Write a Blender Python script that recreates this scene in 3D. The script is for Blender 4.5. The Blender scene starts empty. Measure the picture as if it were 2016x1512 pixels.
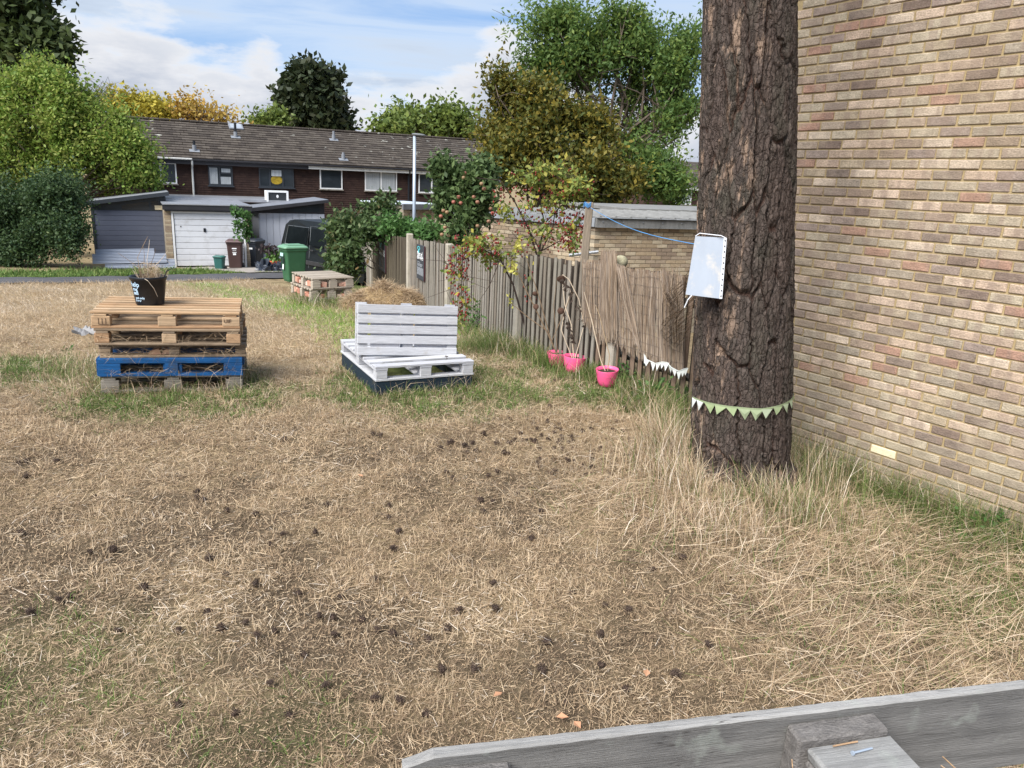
import bpy, math, random
import numpy as np
from mathutils import Matrix, Vector
random.seed(7); rng = np.random.default_rng(11)
C = bpy.context.scene.collection
SC = bpy.context.scene
PI = math.pi
# ------------------------------------------------------------------ camera
W0, H0, F0 = 2016., 1512., 1500.
ROLL = math.radians(2.4); HY = 355.; CAMZ = 2.0
PITCH = math.atan((756 - HY) * math.cos(ROLL) / F0)
R_ = Vector((1, 0, 0)); U_ = Vector((0, math.sin(PITCH), math.cos(PITCH))); F_ = Vector((0, math.cos(PITCH), -math.sin(PITCH)))
cr, sr = math.cos(ROLL), math.sin(ROLL)
RC = R_ * cr + U_ * sr; UC = -R_ * sr + U_ * cr
cam = bpy.data.cameras.new('camera'); camo = bpy.data.objects.new('camera', cam); C.objects.link(camo)
camo.matrix_world = Matrix(((RC.x, UC.x, -F_.x, 0), (RC.y, UC.y, -F_.y, 0), (RC.z, UC.z, -F_.z, CAMZ), (0, 0, 0, 1)))
cam.sensor_width = 36; cam.lens = 36 * F0 / W0; cam.clip_start = 0.05; cam.clip_end = 3000
SC.camera = camo
# ------------------------------------------------------------------ light
SUN_EL, SUN_AZ = math.radians(47), math.radians(-143)   # azimuth from +Y clockwise; sun high on the left, behind the camera
sun = bpy.data.lights.new('sun', 'SUN'); sun.energy = 3.8; sun.angle = math.radians(42); sun.color = (1, .96, .9)
suno = bpy.data.objects.new('sun', sun); C.objects.link(suno)
sd = Vector((math.sin(SUN_AZ) * math.cos(SUN_EL), math.cos(SUN_AZ) * math.cos(SUN_EL), math.sin(SUN_EL)))
suno.rotation_euler = sd.to_track_quat('Z', 'Y').to_euler()
SC.view_settings.view_transform = 'Standard'; SC.view_settings.look = 'None'
SC.view_settings.exposure = 0.98; SC.view_settings.gamma = 1; SC.view_settings.use_curve_mapping = False


class NT:
    def __init__(s, t): s.t = t; t.nodes.clear()
    def n(s, ty, **k):
        o = s.t.nodes.new(ty)
        for a, v in k.items(): setattr(o, a, v)
        return o
    def put(s, sock, v):
        if isinstance(v, bpy.types.NodeSocket): s.t.links.new(v, sock)
        elif v is not None:
            try: sock.default_value = v
            except Exception: sock.default_value = tuple(v)[:3] if len(v) > 3 else tuple(v) + (1,)
    def math(s, op, a, b=None, c=None, clamp=False):
        o = s.n('ShaderNodeMath', operation=op, use_clamp=clamp)
        for i, v in enumerate((a, b, c)):
            if v is not None: s.put(o.inputs[i], v)
        return o.outputs[0]
    def mix(s, f, a, b, bt='MIX'):
        o = s.n('ShaderNodeMix', data_type='RGBA', blend_type=bt)
        s.put(o.inputs[0], f); s.put(o.inputs[6], c4(a)); s.put(o.inputs[7], c4(b))
        return o.outputs[2]
    def noise(s, vec, scale, detail=4, rough=.55, out=0, dims='3D', dist=0):
        o = s.n('ShaderNodeTexNoise', noise_dimensions=dims)
        if vec is not None: s.put(o.inputs['W' if dims == '1D' else 'Vector'], vec)
        s.put(o.inputs['Scale'], scale); s.put(o.inputs['Detail'], detail); s.put(o.inputs['Roughness'], rough); s.put(o.inputs['Distortion'], dist)
        return o.outputs[out]
    def vmap(s, vec, scale=(1, 1, 1), loc=None):
        o = s.n('ShaderNodeMapping'); s.put(o.inputs[0], vec); s.put(o.inputs['Scale'], scale)
        if loc is not None: s.put(o.inputs['Location'], loc)
        return o.outputs[0]
    def ramp(s, f, stops, interp='LINEAR'):
        o = s.n('ShaderNodeValToRGB'); o.color_ramp.interpolation = interp
        e = o.color_ramp.elements
        while len(e) < len(stops): e.new(0.5)
        for k, (p, c) in enumerate(stops): e[k].position = p; e[k].color = c4(c)
        s.put(o.inputs[0], f); return o.outputs[0]
    def rng(s, v, a, b, c=0., d=1., clamp=True):
        o = s.n('ShaderNodeMapRange', clamp=clamp); s.put(o.inputs[0], v)
        for i, x in enumerate((a, b, c, d)): s.put(o.inputs[i + 1], x)
        return o.outputs[0]


def c4(c):
    if isinstance(c, bpy.types.NodeSocket): return c
    if isinstance(c, (int, float)): return (c, c, c, 1)
    return tuple(c) + (1,) if len(c) == 3 else tuple(c)


# world: daylight sky with cloud layers
w = bpy.data.worlds.new('World'); SC.world = w; w.use_nodes = True
t = NT(w.node_tree)
sky = t.n('ShaderNodeTexSky', sky_type='NISHITA', sun_disc=False, sun_elevation=SUN_EL, sun_rotation=SUN_AZ)
tc = t.n('ShaderNodeTexCoord').outputs['Generated']
sx = t.n('ShaderNodeSeparateXYZ'); t.put(sx.inputs[0], tc)
el = t.math('ARCSINE', sx.outputs[2]); az = t.math('ARCTAN2', sx.outputs[0], sx.outputs[1])
cv = t.n('ShaderNodeCombineXYZ'); t.put(cv.inputs[0], az); t.put(cv.inputs[1], t.math('MULTIPLY', el, 1.9)); cv = cv.outputs[0]
hi = t.noise(t.vmap(cv, (1.6, 7.0, 1), (3.1, 0.4, 0)), 1.6, 7, .55, dist=.5)          # thin high sheets
hi_m = t.rng(hi, .33, .60)
puff = t.noise(t.vmap(cv, (1, 1.6, 1), (9.3, 1.0, 0)), 11., 8, .58)
top = t.noise(t.math('ADD', az, 31.37), 3.1, 3, .5, dims='1D')
tope = t.rng(top, .34, .66, .085, .20, False)                                          # cumulus bank, its top height along the horizon
cum = t.math('ADD', t.math('MULTIPLY', t.math('SUBTRACT', tope, el), 14.), t.math('MULTIPLY', t.math('SUBTRACT', puff, .5), 2.6))
cum_m = t.rng(cum, -.12, .38)
body = t.rng(cum, .05, 1.2)
blue = t.mix(t.rng(el, .0, .5), (2.4, 3.9, 6.6), (1.15, 2.4, 5.3))
blue = t.mix(.35, blue, sky.outputs[0])
col = t.mix(t.math('MULTIPLY', hi_m, .93), blue, t.mix(t.rng(hi, .5, .8), (4.9, 5.6, 6.5), (2.9, 3.4, 4.3)))
cc = t.mix(body, (6.3, 6.3, 6.4), (3.1, 3.5, 4.3))
cc = t.mix(t.math('MULTIPLY', t.rng(puff, .5, .72), .6), cc, (5.5, 5.7, 6.0))
col = t.mix(cum_m, col, cc)
bg = t.n('ShaderNodeBackground'); t.put(bg.inputs[0], col); bg.inputs[1].default_value = .078
wo = t.n('ShaderNodeOutputWorld'); t.t.links.new(bg.outputs[0], wo.inputs[0])

# ------------------------------------------------------------------ picture <-> place
def ray(x, y):
    u = (x - W0 / 2) / F0; v = -(y - H0 / 2) / F0
    return RC * u + UC * v + F_
def smooth(a, b, x):
    k = np.clip((np.asarray(x, float) - a) / (b - a), 0, 1); return k * k * (3 - 2 * k)
def gz(x, y):
    x = np.asarray(x, float); y = np.asarray(y, float)
    z = np.interp(y, [-50, 7, 10, 14, 20, 27, 40, 60, 400], [0, 0, -.12, -.42, -.96, -1.5, -2.2, -2.5, -4.])
    z = z - .3 * smooth(.9, 2.9, x)
    return z + .012 * np.sin(x * 2.3 + 1) * np.cos(y * 1.9) + .008 * np.sin(x * 5.1 + y * 3.7)
def P(x, y):
    d = ray(x, y); t0 = .5
    while t0 < 300:
        p = d * t0
        if CAMZ + p.z < float(gz(p.x, p.y)): break
        t0 *= 1.03
    a, b = t0 / 1.03, t0
    for _ in range(30):
        m = (a + b) / 2; p = d * m
        if CAMZ + p.z < float(gz(p.x, p.y)): b = m
        else: a = m
    p = d * b; return Vector((p.x, p.y, CAMZ + p.z))
def at(x, y, Y):
    d = ray(x, y); p = d * (Y / d.y); return Vector((p.x, p.y, CAMZ + p.z))
def atz(x, y, z):
    d = ray(x, y); p = d * ((z - CAMZ) / d.z); return Vector((p.x, p.y, z))
def hit(x, y, O, n):
    d = ray(x, y); o = Vector((0, 0, CAMZ)); k = (O - o).dot(n) / d.dot(n); return o + d * k
def hdir(x, y):
    d = ray(x, y); return Vector((d.x, d.y, 0)).normalized()

# ------------------------------------------------------------------ objects
WM = {}
def props(o, label=None, cat=None, group=None, kind=None):
    if label: o['label'] = label
    if cat: o['category'] = cat
    if group: o['group'] = group
    if kind: o['kind'] = kind
    return o
def thing(name, label, cat, loc=(0, 0, 0), rotz=0, group=None, mat=None):
    o = bpy.data.objects.new(name, None); C.objects.link(o); o.empty_display_size = .2
    M = mat if mat is not None else Matrix.Translation(Vector(loc)) @ Matrix.Rotation(rotz, 4, 'Z')
    o.matrix_local = M; WM[o.name] = M.copy()
    return props(o, label, cat, group)
def put(name, me, parent=None, M=None, local=False, mat=None, **kw):
    """link mesh me; M is its world matrix (or matrix in the parent's frame if local)"""
    o = bpy.data.objects.new(name, me); C.objects.link(o)
    if M is None: M = Matrix.Identity(4)
    if parent is not None:
        o.parent = parent; pm = WM[parent.name]
        if not local: M = pm.inverted() @ M
        WM[o.name] = pm @ M
    else: WM[o.name] = M.copy()
    o.matrix_local = M
    if mat is not None and not me.materials: me.materials.append(mat)
    return props(o, **kw)
def T(x, y=None, z=None):
    return Matrix.Translation(Vector(x) if y is None else Vector((x, y, z)))
def RZ(a): return Matrix.Rotation(a, 4, 'Z')
def RX(a): return Matrix.Rotation(a, 4, 'X')
def RY(a): return Matrix.Rotation(a, 4, 'Y')
def S(x, y, z): return Matrix.Diagonal((x, y, z, 1))
def basis(o, x, y, z):
    return Matrix(((x[0], y[0], z[0], o[0]), (x[1], y[1], z[1], o[1]), (x[2], y[2], z[2], o[2]), (0, 0, 0, 1)))

class MB:
    def __init__(s): s.v = []; s.f = []; s.r = []; s.m = []; s.cm = 0
    def add(s, vs, fs, r=None, M=None):
        b = len(s.v); r = random.random() if r is None else r
        for p in vs:
            s.v.append(tuple(M @ Vector(p)) if M is not None else tuple(p))
        for f in fs: s.f.append(tuple(i + b for i in f)); s.r.append(r); s.m.append(s.cm)
        return s
    def box(s, x0, x1, y0, y1, z0, z1, M=None, r=None):
        return s.add([(x0, y0, z0), (x1, y0, z0), (x1, y1, z0), (x0, y1, z0), (x0, y0, z1), (x1, y0, z1), (x1, y1, z1), (x0, y1, z1)],
                     [(0, 3, 2, 1), (4, 5, 6, 7), (0, 1, 5, 4), (1, 2, 6, 5), (2, 3, 7, 6), (3, 0, 4, 7)], r, M)
    def cbox(s, x0, x1, y0, y1, z0, z1, b=.004, M=None, r=None, jit=0):
        """box with chamfered edges"""
        vs = []; cx, cy, cz = (x0 + x1) / 2, (y0 + y1) / 2, (z0 + z1) / 2
        idx = {}
        for ix, X in ((0, x0), (1, x1)):
            for iy, Y in ((0, y0), (1, y1)):
                for iz, Z in ((0, z0), (1, z1)):
                    sx_, sy_, sz_ = (1 if ix == 0 else -1), (1 if iy == 0 else -1), (1 if iz == 0 else -1)
                    j = [random.uniform(-jit, jit) for _ in range(3)]
                    for a in range(3):
                        p = [X + sx_ * b, Y + sy_ * b, Z + sz_ * b]; p[a] = (X, Y, Z)[a]
                        idx[(ix, iy, iz, a)] = len(vs); vs.append((p[0] + j[0], p[1] + j[1], p[2] + j[2]))
        g = lambda ix, iy, iz, a: idx[(ix, iy, iz, a)]
        fs = [(g(0,0,0,2), g(0,1,0,2), g(1,1,0,2), g(1,0,0,2)), (g(0,0,1,2), g(1,0,1,2), g(1,1,1,2), g(0,1,1,2)),
              (g(0,0,0,1), g(1,0,0,1), g(1,0,1,1), g(0,0,1,1)), (g(0,1,0,1), g(0,1,1,1), g(1,1,1,1), g(1,1,0,1)),
              (g(0,0,0,0), g(0,0,1,0), g(0,1,1,0), g(0,1,0,0)), (g(1,0,0,0), g(1,1,0,0), g(1,1,1,0), g(1,0,1,0))]
        for iy in (0, 1):
            for iz in (0, 1):
                q = (g(0,iy,iz,1), g(1,iy,iz,1), g(1,iy,iz,2), g(0,iy,iz,2)); fs.append(q if (iy ^ iz) else q[::-1])
        for ix in (0, 1):
            for iz in (0, 1):
                q = (g(ix,0,iz,0), g(ix,1,iz,0), g(ix,1,iz,2), g(ix,0,iz,2)); fs.append(q if not (ix ^ iz) else q[::-1])
        for ix in (0, 1):
            for iy in (0, 1):
                q = (g(ix,iy,0,0), g(ix,iy,1,0), g(ix,iy,1,1), g(ix,iy,0,1)); fs.append(q if (ix ^ iy) else q[::-1])
        for ix in (0, 1):
            for iy in (0, 1):
                for iz in (0, 1):
                    q = (g(ix,iy,iz,0), g(ix,iy,iz,1), g(ix,iy,iz,2)); fs.append(q if ((ix + iy + iz) % 2 == 0) else q[::-1])
        return s.add(vs, fs, r, M)
    def tube(s, pts, rad, n=6, r=None, cap=True):
        pts = [Vector(p) for p in pts]; rad = rad if isinstance(rad, (list, tuple)) else [rad] * len(pts)
        vs = []; fs = []; up = Vector((.13, .21, .97))
        for i, p in enumerate(pts):
            d = (pts[min(i + 1, len(pts) - 1)] - pts[max(i - 1, 0)])
            if d.length < 1e-9: d = Vector((0, 0, 1))
            d.normalize(); a = d.cross(up)
            if a.length < .05: a = d.cross(Vector((1, 0, 0)))
            a.normalize(); b = d.cross(a)
            for k in range(n):
                q = 2 * PI * k / n; vs.append(p + (a * math.cos(q) + b * math.sin(q)) * rad[i])
        for i in range(len(pts) - 1):
            for k in range(n):
                k2 = (k + 1) % n; fs.append((i * n + k, (i + 1) * n + k, (i + 1) * n + k2, i * n + k2))
        if cap: fs.append(tuple(range(n))); fs.append(tuple(range((len(pts) - 1) * n, len(pts) * n))[::-1])
        return s.add(vs, fs, r)
    def lathe(s, prof, n=24, M=None, r=None, sx=1, sy=1):
        vs = []; fs = []
        for (a, z) in prof:
            for k in range(n): q = 2 * PI * k / n; vs.append((a * math.cos(q) * sx, a * math.sin(q) * sy, z))
        for i in range(len(prof) - 1):
            for k in range(n):
                k2 = (k + 1) % n; fs.append((i * n + k, i * n + k2, (i + 1) * n + k2, (i + 1) * n + k))
        return s.add(vs, fs, r, M)
    def prism(s, poly, y0, y1, M=None, r=None):
        """polygon in xz extruded along y"""
        n = len(poly); vs = [(a, y0, b) for a, b in poly] + [(a, y1, b) for a, b in poly]
        fs = [tuple(range(n)), tuple(range(2 * n - 1, n - 1, -1))] + [(i, i + n, (i + 1) % n + n, (i + 1) % n) for i in range(n)]
        return s.add(vs, fs, r, M)
    def mesh(s, name, *mats, smooth_=False):
        me = bpy.data.meshes.new(name); me.from_pydata(s.v, [], s.f); me.update()
        a = me.attributes.new('rnd', 'FLOAT', 'FACE'); a.data.foreach_set('value', s.r)
        for m in mats: me.materials.append(m)
        if len(mats) > 1: me.polygons.foreach_set('material_index', s.m)
        if smooth_: me.polygons.foreach_set('use_smooth', [True] * len(s.f))
        return me
def npmesh(name, V, F, mat, rnd=None, smooth_=False, vattr=None):
    me = bpy.data.meshes.new(name); V = np.asarray(V, np.float32); F = np.asarray(F, np.int32); k = F.shape[1]
    me.vertices.add(len(V)); me.vertices.foreach_set('co', V.ravel())
    me.loops.add(F.size); me.loops.foreach_set('vertex_index', F.ravel())
    me.polygons.add(len(F)); me.polygons.foreach_set('loop_start', np.arange(0, F.size, k, dtype=np.int32))
    if smooth_: me.polygons.foreach_set('use_smooth', np.ones(len(F), bool))
    me.update(calc_edges=True)
    if rnd is not None:
        a = me.attributes.new('rnd', 'FLOAT', 'FACE'); a.data.foreach_set('value', np.asarray(rnd, np.float32))
    for nm, arr in (vattr or {}).items():
        a = me.attributes.new(nm, 'FLOAT', 'POINT'); a.data.foreach_set('value', np.asarray(arr, np.float32))
    if mat is not None: me.materials.append(mat)
    return me

# ------------------------------------------------------------------ materials
MT = {}
def mat(name, cols, rough=.8, ns=6., stretch=(1, 1, 1), amt=.25, bump=0., bs=None, spec=.3, metal=0., interp='LINEAR', fine=None, transl=0., dirt=None, extra=None, per_obj=True):
    if name in MT: return MT[name]
    m = bpy.data.materials.new(name); m.use_nodes = True; t = NT(m.node_tree)
    oi = t.n('ShaderNodeObjectInfo').outputs['Random']; at_ = t.n('ShaderNodeAttribute', attribute_name='rnd').outputs['Fac']
    v = t.math('FRACT', t.math('ADD', oi if per_obj else 0., at_))
    if isinstance(cols[0], (int, float)): cols = [cols]
    if len(cols) > 1:
        base = t.ramp(v, [(i / (len(cols) - (0 if interp == 'CONSTANT' else 1)), c) for i, c in enumerate(cols)], interp)
    else: base = c4(cols[0])
    co = t.n('ShaderNodeTexCoord').outputs['Object']
    off = t.n('ShaderNodeCombineXYZ'); t.put(off.inputs[0], t.math('MULTIPLY', v, 37.)); t.put(off.inputs[2], t.math('MULTIPLY', v, 91.))
    co2 = t.vmap(co, stretch, off.outputs[0])
    n1 = t.noise(co2, ns, 6, .6)
    f = t.rng(n1, .25, .75, 1 - amt, 1 + amt)
    cc = t.n('ShaderNodeVectorMath', operation='SCALE'); t.put(cc.inputs[0], base); t.put(cc.inputs['Scale'], f); colr = cc.outputs[0]
    if fine:   # (scale, amount) second octave of speckle
        n2 = t.noise(co2, fine[0], 3, .7); f2 = t.rng(n2, .3, .7, 1 - fine[1], 1 + fine[1])
        c2 = t.n('ShaderNodeVectorMath', operation='SCALE'); t.put(c2.inputs[0], colr); t.put(c2.inputs['Scale'], f2); colr = c2.outputs[0]
    if dirt:   # (colour, noise scale, low, high, max)
        n3 = t.noise(co, dirt[1], 5, .6); colr = t.mix(t.math('MULTIPLY', t.rng(n3, dirt[2], dirt[3]), dirt[4]), colr, dirt[0])
    if extra: colr = extra(t, colr, co, co2, v)
    b = t.n('ShaderNodeBsdfPrincipled'); t.put(b.inputs['Base Color'], colr); b.inputs['Metallic'].default_value = metal
    b.inputs['Specular IOR Level'].default_value = spec
    t.put(b.inputs['Roughness'], t.rng(n1, .2, .8, max(0., rough - .08), min(1., rough + .08)))
    if bump:
        bp = t.n('ShaderNodeBump'); bp.inputs['Strength'].default_value = bump; bp.inputs['Distance'].default_value = .01
        t.put(bp.inputs['Height'], t.noise(co2, bs or ns * 4, 5, .65)); t.put(b.inputs['Normal'], bp.outputs[0])
    o = t.n('ShaderNodeOutputMaterial'); sh = b.outputs[0]
    if transl:
        tr = t.n('ShaderNodeBsdfTranslucent'); t.put(tr.inputs[0], colr); mx = t.n('ShaderNodeMixShader'); mx.inputs[0].default_value = transl
        t.t.links.new(sh, mx.inputs[1]); t.t.links.new(tr.outputs[0], mx.inputs[2]); sh = mx.outputs[0]
    t.t.links.new(sh, o.inputs[0]); MT[name] = m; return m
def glass_mat():
    if 'glass' in MT: return MT['glass']
    m = bpy.data.materials.new('window_glass'); m.use_nodes = True; t = NT(m.node_tree)
    co = t.n('ShaderNodeTexCoord').outputs['Object']
    b = t.n('ShaderNodeBsdfPrincipled'); t.put(b.inputs['Base Color'], t.mix(t.noise(co, 1.2), (.015, .02, .025), (.05, .06, .07))); b.inputs['Roughness'].default_value = .05
    b.inputs['Specular IOR Level'].default_value = .35
    o = t.n('ShaderNodeOutputMaterial'); t.t.links.new(b.outputs[0], o.inputs[0]); MT['glass'] = m; return m

def pits(t, col, co, co2, v):
    vo = t.n('ShaderNodeTexVoronoi'); t.put(vo.inputs['Vector'], co2); vo.inputs['Scale'].default_value = 75
    k = t.math('MULTIPLY', t.math('LESS_THAN', vo.outputs['Distance'], .17), t.math('GREATER_THAN', t.noise(co2, 8), .56))
    kiss = t.noise(t.vmap(co2, (1, 0.05, .05)), 9., 1)
    col = t.mix(t.math('MULTIPLY', t.rng(kiss, .54, .60), .45), col, (.27, .20, .165))
    return t.mix(t.math('MULTIPLY', k, .8), col, (.06, .05, .045))
brick_cols = [(0.36,0.295,0.221),(0.466,0.358,0.274),(0.283,0.218,0.163),(0.42,0.325,0.249),(0.337,0.259,0.2),(0.489,0.383,0.297),(0.306,0.248,0.198),(0.199,0.15,0.123),(0.381,0.311,0.225),(0.294,0.233,0.201),(0.412,0.353,0.268),(0.36,0.223,0.168),(0.326,0.279,0.221),(0.523,0.43,0.338),(0.242,0.191,0.158),(0.369,0.299,0.233),(0.401,0.342,0.259),(0.315,0.263,0.21),(0.422,0.362,0.273)]
def wallwear(t, col, co, co2, v):
    col = pits(t, col, co, co2, v); gp_ = t.n('ShaderNodeNewGeometry').outputs['Position']
    n = t.noise(gp_, 1.1, 4, .6); col = t.mix(t.math('MULTIPLY', t.rng(n, .45, .7), .35), col, (.30, .235, .165))
    n2 = t.noise(gp_, 3.3, 5, .65); col = t.mix(t.math('MULTIPLY', t.rng(n2, .56, .72), .5), col, (.50, .43, .31))
    sz = t.n('ShaderNodeSeparateXYZ'); t.put(sz.inputs[0], gp_)
    base = t.math('ADD', sz.outputs[2], t.math('MULTIPLY', t.noise(gp_, 2.5, 4), -.5)); return t.mix(t.math('MULTIPLY', t.rng(base, .0, -.42), .55), col, (.22, .19, .13))
M_brick = mat('brick_clay', brick_cols, .92, 9, (1, 1, 1.6), .34, .9, 60, .12, interp='CONSTANT', fine=(70, .34), extra=wallwear)
M_mortar = mat('mortar', (.37, .285, .155), .95, 3, amt=.15, bump=.5, bs=120, fine=(90, .15))
M_mortar2 = mat('mortar_grey', (.27, .235, .18), .95, 3, amt=.15, bump=.3, bs=80)
M_brick2 = mat('garage_brick', [(.36,.28,.19), (.40,.33,.235), (.30,.23,.16), (.44,.37,.27), (.34,.27,.2), (.26,.2,.15)], .9, 8, amt=.2, bump=.4, bs=60, spec=.15, interp='CONSTANT', fine=(40, .15))
def woodmat(name, cols, amt=.3, dirt=None, rough=.85): return mat(name, cols, rough, 3.5, (.5, 14, 14), amt, .45, 22, .2, fine=(14, .18), dirt=dirt)
def woodmatz(name, cols, amt=.3, dirt=None, rough=.85): return mat(name, cols, rough, 3.5, (14, 14, .5), amt, .45, 22, .2, fine=(14, .18), dirt=dirt)
M_newwood = woodmat('new_pallet_wood', [(0.39,0.251,0.141),(0.452,0.312,0.192),(0.328,0.19,0.104),(0.406,0.274,0.163),(0.484,0.357,0.237)], .35, ((.16,.11,.07), 6, .58, .8, .5))
M_oldwood = woodmat('weathered_pallet_wood', [(.24,.18,.125), (.34,.25,.165), (.19,.15,.115), (.40,.29,.19)], dirt=((.05,.04,.03), 5, .5, .75, .5))
M_greywood = woodmat('grey_pallet_wood', [(.20,.18,.155), (.27,.245,.21), (.15,.135,.12)], dirt=((.04,.05,.03), 5, .45, .75, .5))
M_blue = woodmat('blue_painted_wood', [(0.008,0.071,0.211),(0.01,0.085,0.244),(0.008,0.061,0.185)], .28, ((.05,.05,.045), 7, .52, .7, .7), .6)
M_darkblue = woodmat('dark_painted_wood', [(.012,.022,.035), (.02,.035,.05)], .2, ((.06,.05,.03), 7, .55, .75, .6), .7)
M_white = woodmat('white_painted_wood', [(0.44,0.449,0.484),(0.493,0.502,0.528),(0.378,0.387,0.422)], .14, ((.34,.31,.27), 9, .58, .78, .55), .65)
M_fence = woodmatz('fence_board_wood', [(0.211,0.191,0.16),(0.257,0.238,0.207),(0.172,0.148,0.121),(0.226,0.195,0.16),(0.296,0.277,0.25)], .28, ((.10,.10,.06), 3, .5, .8, .4))
M_fence3 = woodmatz('olive_fence_board_wood', [(0.092,0.075,0.054),(0.116,0.099,0.071),(0.075,0.061,0.044)], .28)
M_fenceb = woodmatz('gap_shade_board', [(.055,.045,.035), (.07,.055,.045)], .3)  # dark tone stands in for the shade in the gaps between fence boards
M_fence2 = woodmatz('brown_fence_board_wood', [(0.187,0.128,0.089),(0.23,0.166,0.119),(0.162,0.115,0.085),(0.208,0.145,0.102)], .28, ((.10,.08,.06), 3, .5, .8, .4))
M_postw = woodmatz('timber_post_wood', [(.22,.18,.14), (.27,.225,.175)])
M_conc = mat('concrete_post', [(.42,.38,.32), (.36,.33,.28)], .95, 6, amt=.2, bump=.5, bs=60, dirt=((.2,.2,.13), 4, .45, .7, .5))
M_reed = mat('reed', [(0.144,0.101,0.07),(0.36,0.28,0.203),(0.187,0.133,0.095),(0.288,0.224,0.168),(0.122,0.095,0.077),(0.259,0.182,0.119),(0.331,0.28,0.238),(0.173,0.133,0.108),(0.396,0.329,0.259)], .85, 20, (1, 1, .1), .2, spec=.2, per_obj=False)
M_wire = mat('wire', (.10,.085,.08), .6)
M_straw = mat('dry_grass', [(0.127,0.089,0.061),(0.167,0.119,0.079),(0.235,0.163,0.109),(0.392,0.287,0.182),(0.461,0.337,0.218),(0.529,0.406,0.266),(0.608,0.475,0.315),(0.647,0.525,0.375),(0.725,0.604,0.46),(0.823,0.733,0.629)], .8, 4, amt=.12, spec=.25, transl=.25, per_obj=False)
M_green = mat('green_grass', [(.055,.10,.022), (.085,.15,.03), (.12,.19,.045), (.16,.22,.06), (.07,.12,.03), (.22,.24,.09), (.35,.31,.15)], .7, 4, amt=.12, spec=.3, transl=.3, per_obj=False)
M_lush = mat('lush_green_grass', [(.14,.27,.035), (.20,.35,.05), (.27,.40,.075), (.33,.41,.10)], .7, 4, amt=.12, spec=.3, transl=.3, per_obj=False)
M_pink = mat('pink_plastic', (.93,.12,.30), .4, 3, amt=.08, spec=.5, dirt=((.45,.14,.12), 12, .6, .8, .5))
M_soil = mat('soil', [(.045,.032,.022)], .95, 30, amt=.4, bump=.8, bs=60)
M_black = mat('black_plastic', (.012,.015,.021), .42, 4, amt=.15, spec=.4, dirt=((.06,.06,.06), 9, .6, .8, .4))
M_white_upvc = mat('white_frame', (.78,.79,.8), .35, 3, amt=.04, spec=.5)
M_dark_frame = mat('dark_frame', (.03,.036,.045), .45, 3, amt=.1, spec=.5)
M_glass = glass_mat()
M_trunk = mat('tree_bark', [(.11,.085,.065), (.15,.12,.095)], .95, 9, (3, 3, .5), .35, .9, 20)

# ------------------------------------------------------------------ ground
def sm2(x0, y0, r0, r1, X, Y, sy=1.): return 1 - smooth(r0, r1, np.hypot(X - x0, (Y - y0) * sy))
def vnoise(X, Y, s, seed=0):
    X = np.asarray(X) * s + seed * 17.3; Y = np.asarray(Y) * s + seed * 9.1
    xi, yi = np.floor(X).astype(int), np.floor(Y).astype(int); fx, fy = X - xi, Y - yi
    h = lambda a, b: np.modf(np.abs(np.sin(a * 127.1 + b * 311.7 + seed) * 43758.5453))[0]
    fx = fx * fx * (3 - 2 * fx); fy = fy * fy * (3 - 2 * fy)
    return (h(xi, yi) * (1 - fx) + h(xi + 1, yi) * fx) * (1 - fy) + (h(xi, yi + 1) * (1 - fx) + h(xi + 1, yi + 1) * fx) * fy
def fb(X, Y, s, seed=0): return .5 * vnoise(X, Y, s, seed) + .3 * vnoise(X, Y, s * 2.1, seed + 1) + .2 * vnoise(X, Y, s * 4.3, seed + 2)
def seg_d(X, Y, a, b):
    ax, ay, bx, by = a[0], a[1], b[0], b[1]; L = (bx - ax) ** 2 + (by - ay) ** 2
    k = np.clip(((X - ax) * (bx - ax) + (Y - ay) * (by - ay)) / L, 0, 1)
    return np.hypot(X - ax - k * (bx - ax), Y - ay - k * (by - ay))
gA, gB, gC = P(400, 562), P(640, 625), P(800, 720)
STK = P(199, 783); BEN = P(739, 781); TRK = P(1455, 958)
def lushf(X, Y):   # bright green strip crossing the field
    d = np.minimum(seg_d(X, Y, gA, gB), seg_d(X, Y, gB, gC) * 1.2)
    return (1 - smooth(.25, .95, d)) * (fb(X, Y, .9, 5) * .9 + .35)
wV = hdir(0, 313); WB = atz(2010, 1060, -.3)      # long wall on the right: direction and a point of its foot
FPX = [(700, 552), (735, 572), (808, 603), (885, 632), (1021, 688), (1205, 752), (1405, 838)]
FP = [P(*q) for q in FPX]
def greenf(X, Y):
    g = np.zeros_like(np.asarray(X, float))
    for (cx, cy, r0, r1, k) in ((STK.x + .6, STK.y + .1, .6, 1.4, .6), (BEN.x + .5, BEN.y + .2, .5, 1.6, .62), (.2, 8.2, .5, 2.2, .5), (1.2, 7.3, .3, 1.2, .8), (STK.x - 1.4, STK.y + .7, .3, 1.4, .6),
                                (-1.8, 2.7, .1, .8, .5), (-.8, 2.4, .1, .5, .4), (2.9, 4.3, .3, 1.5, .6)):
        g = np.maximum(g, k * sm2(cx, cy, r0, r1, X, Y, 1.25))
    for a, b in zip(FP[:-1], FP[1:]): g = np.maximum(g, .95 * (1 - smooth(.1, 1.0, seg_d(X, Y, a, b))))
    wx = WB + wV * 4; w0 = WB - wV * 3
    g = np.maximum(g, .85 * (1 - smooth(.15, 1.1, seg_d(X, Y, w0, wx))))
    g = np.maximum(g, .15 * smooth(13, 18, Y) * (fb(X, Y, .35, 9)))
    return np.clip(g * (.45 + 1.1 * fb(X, Y, 1.4, 3)), 0, 1)
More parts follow.
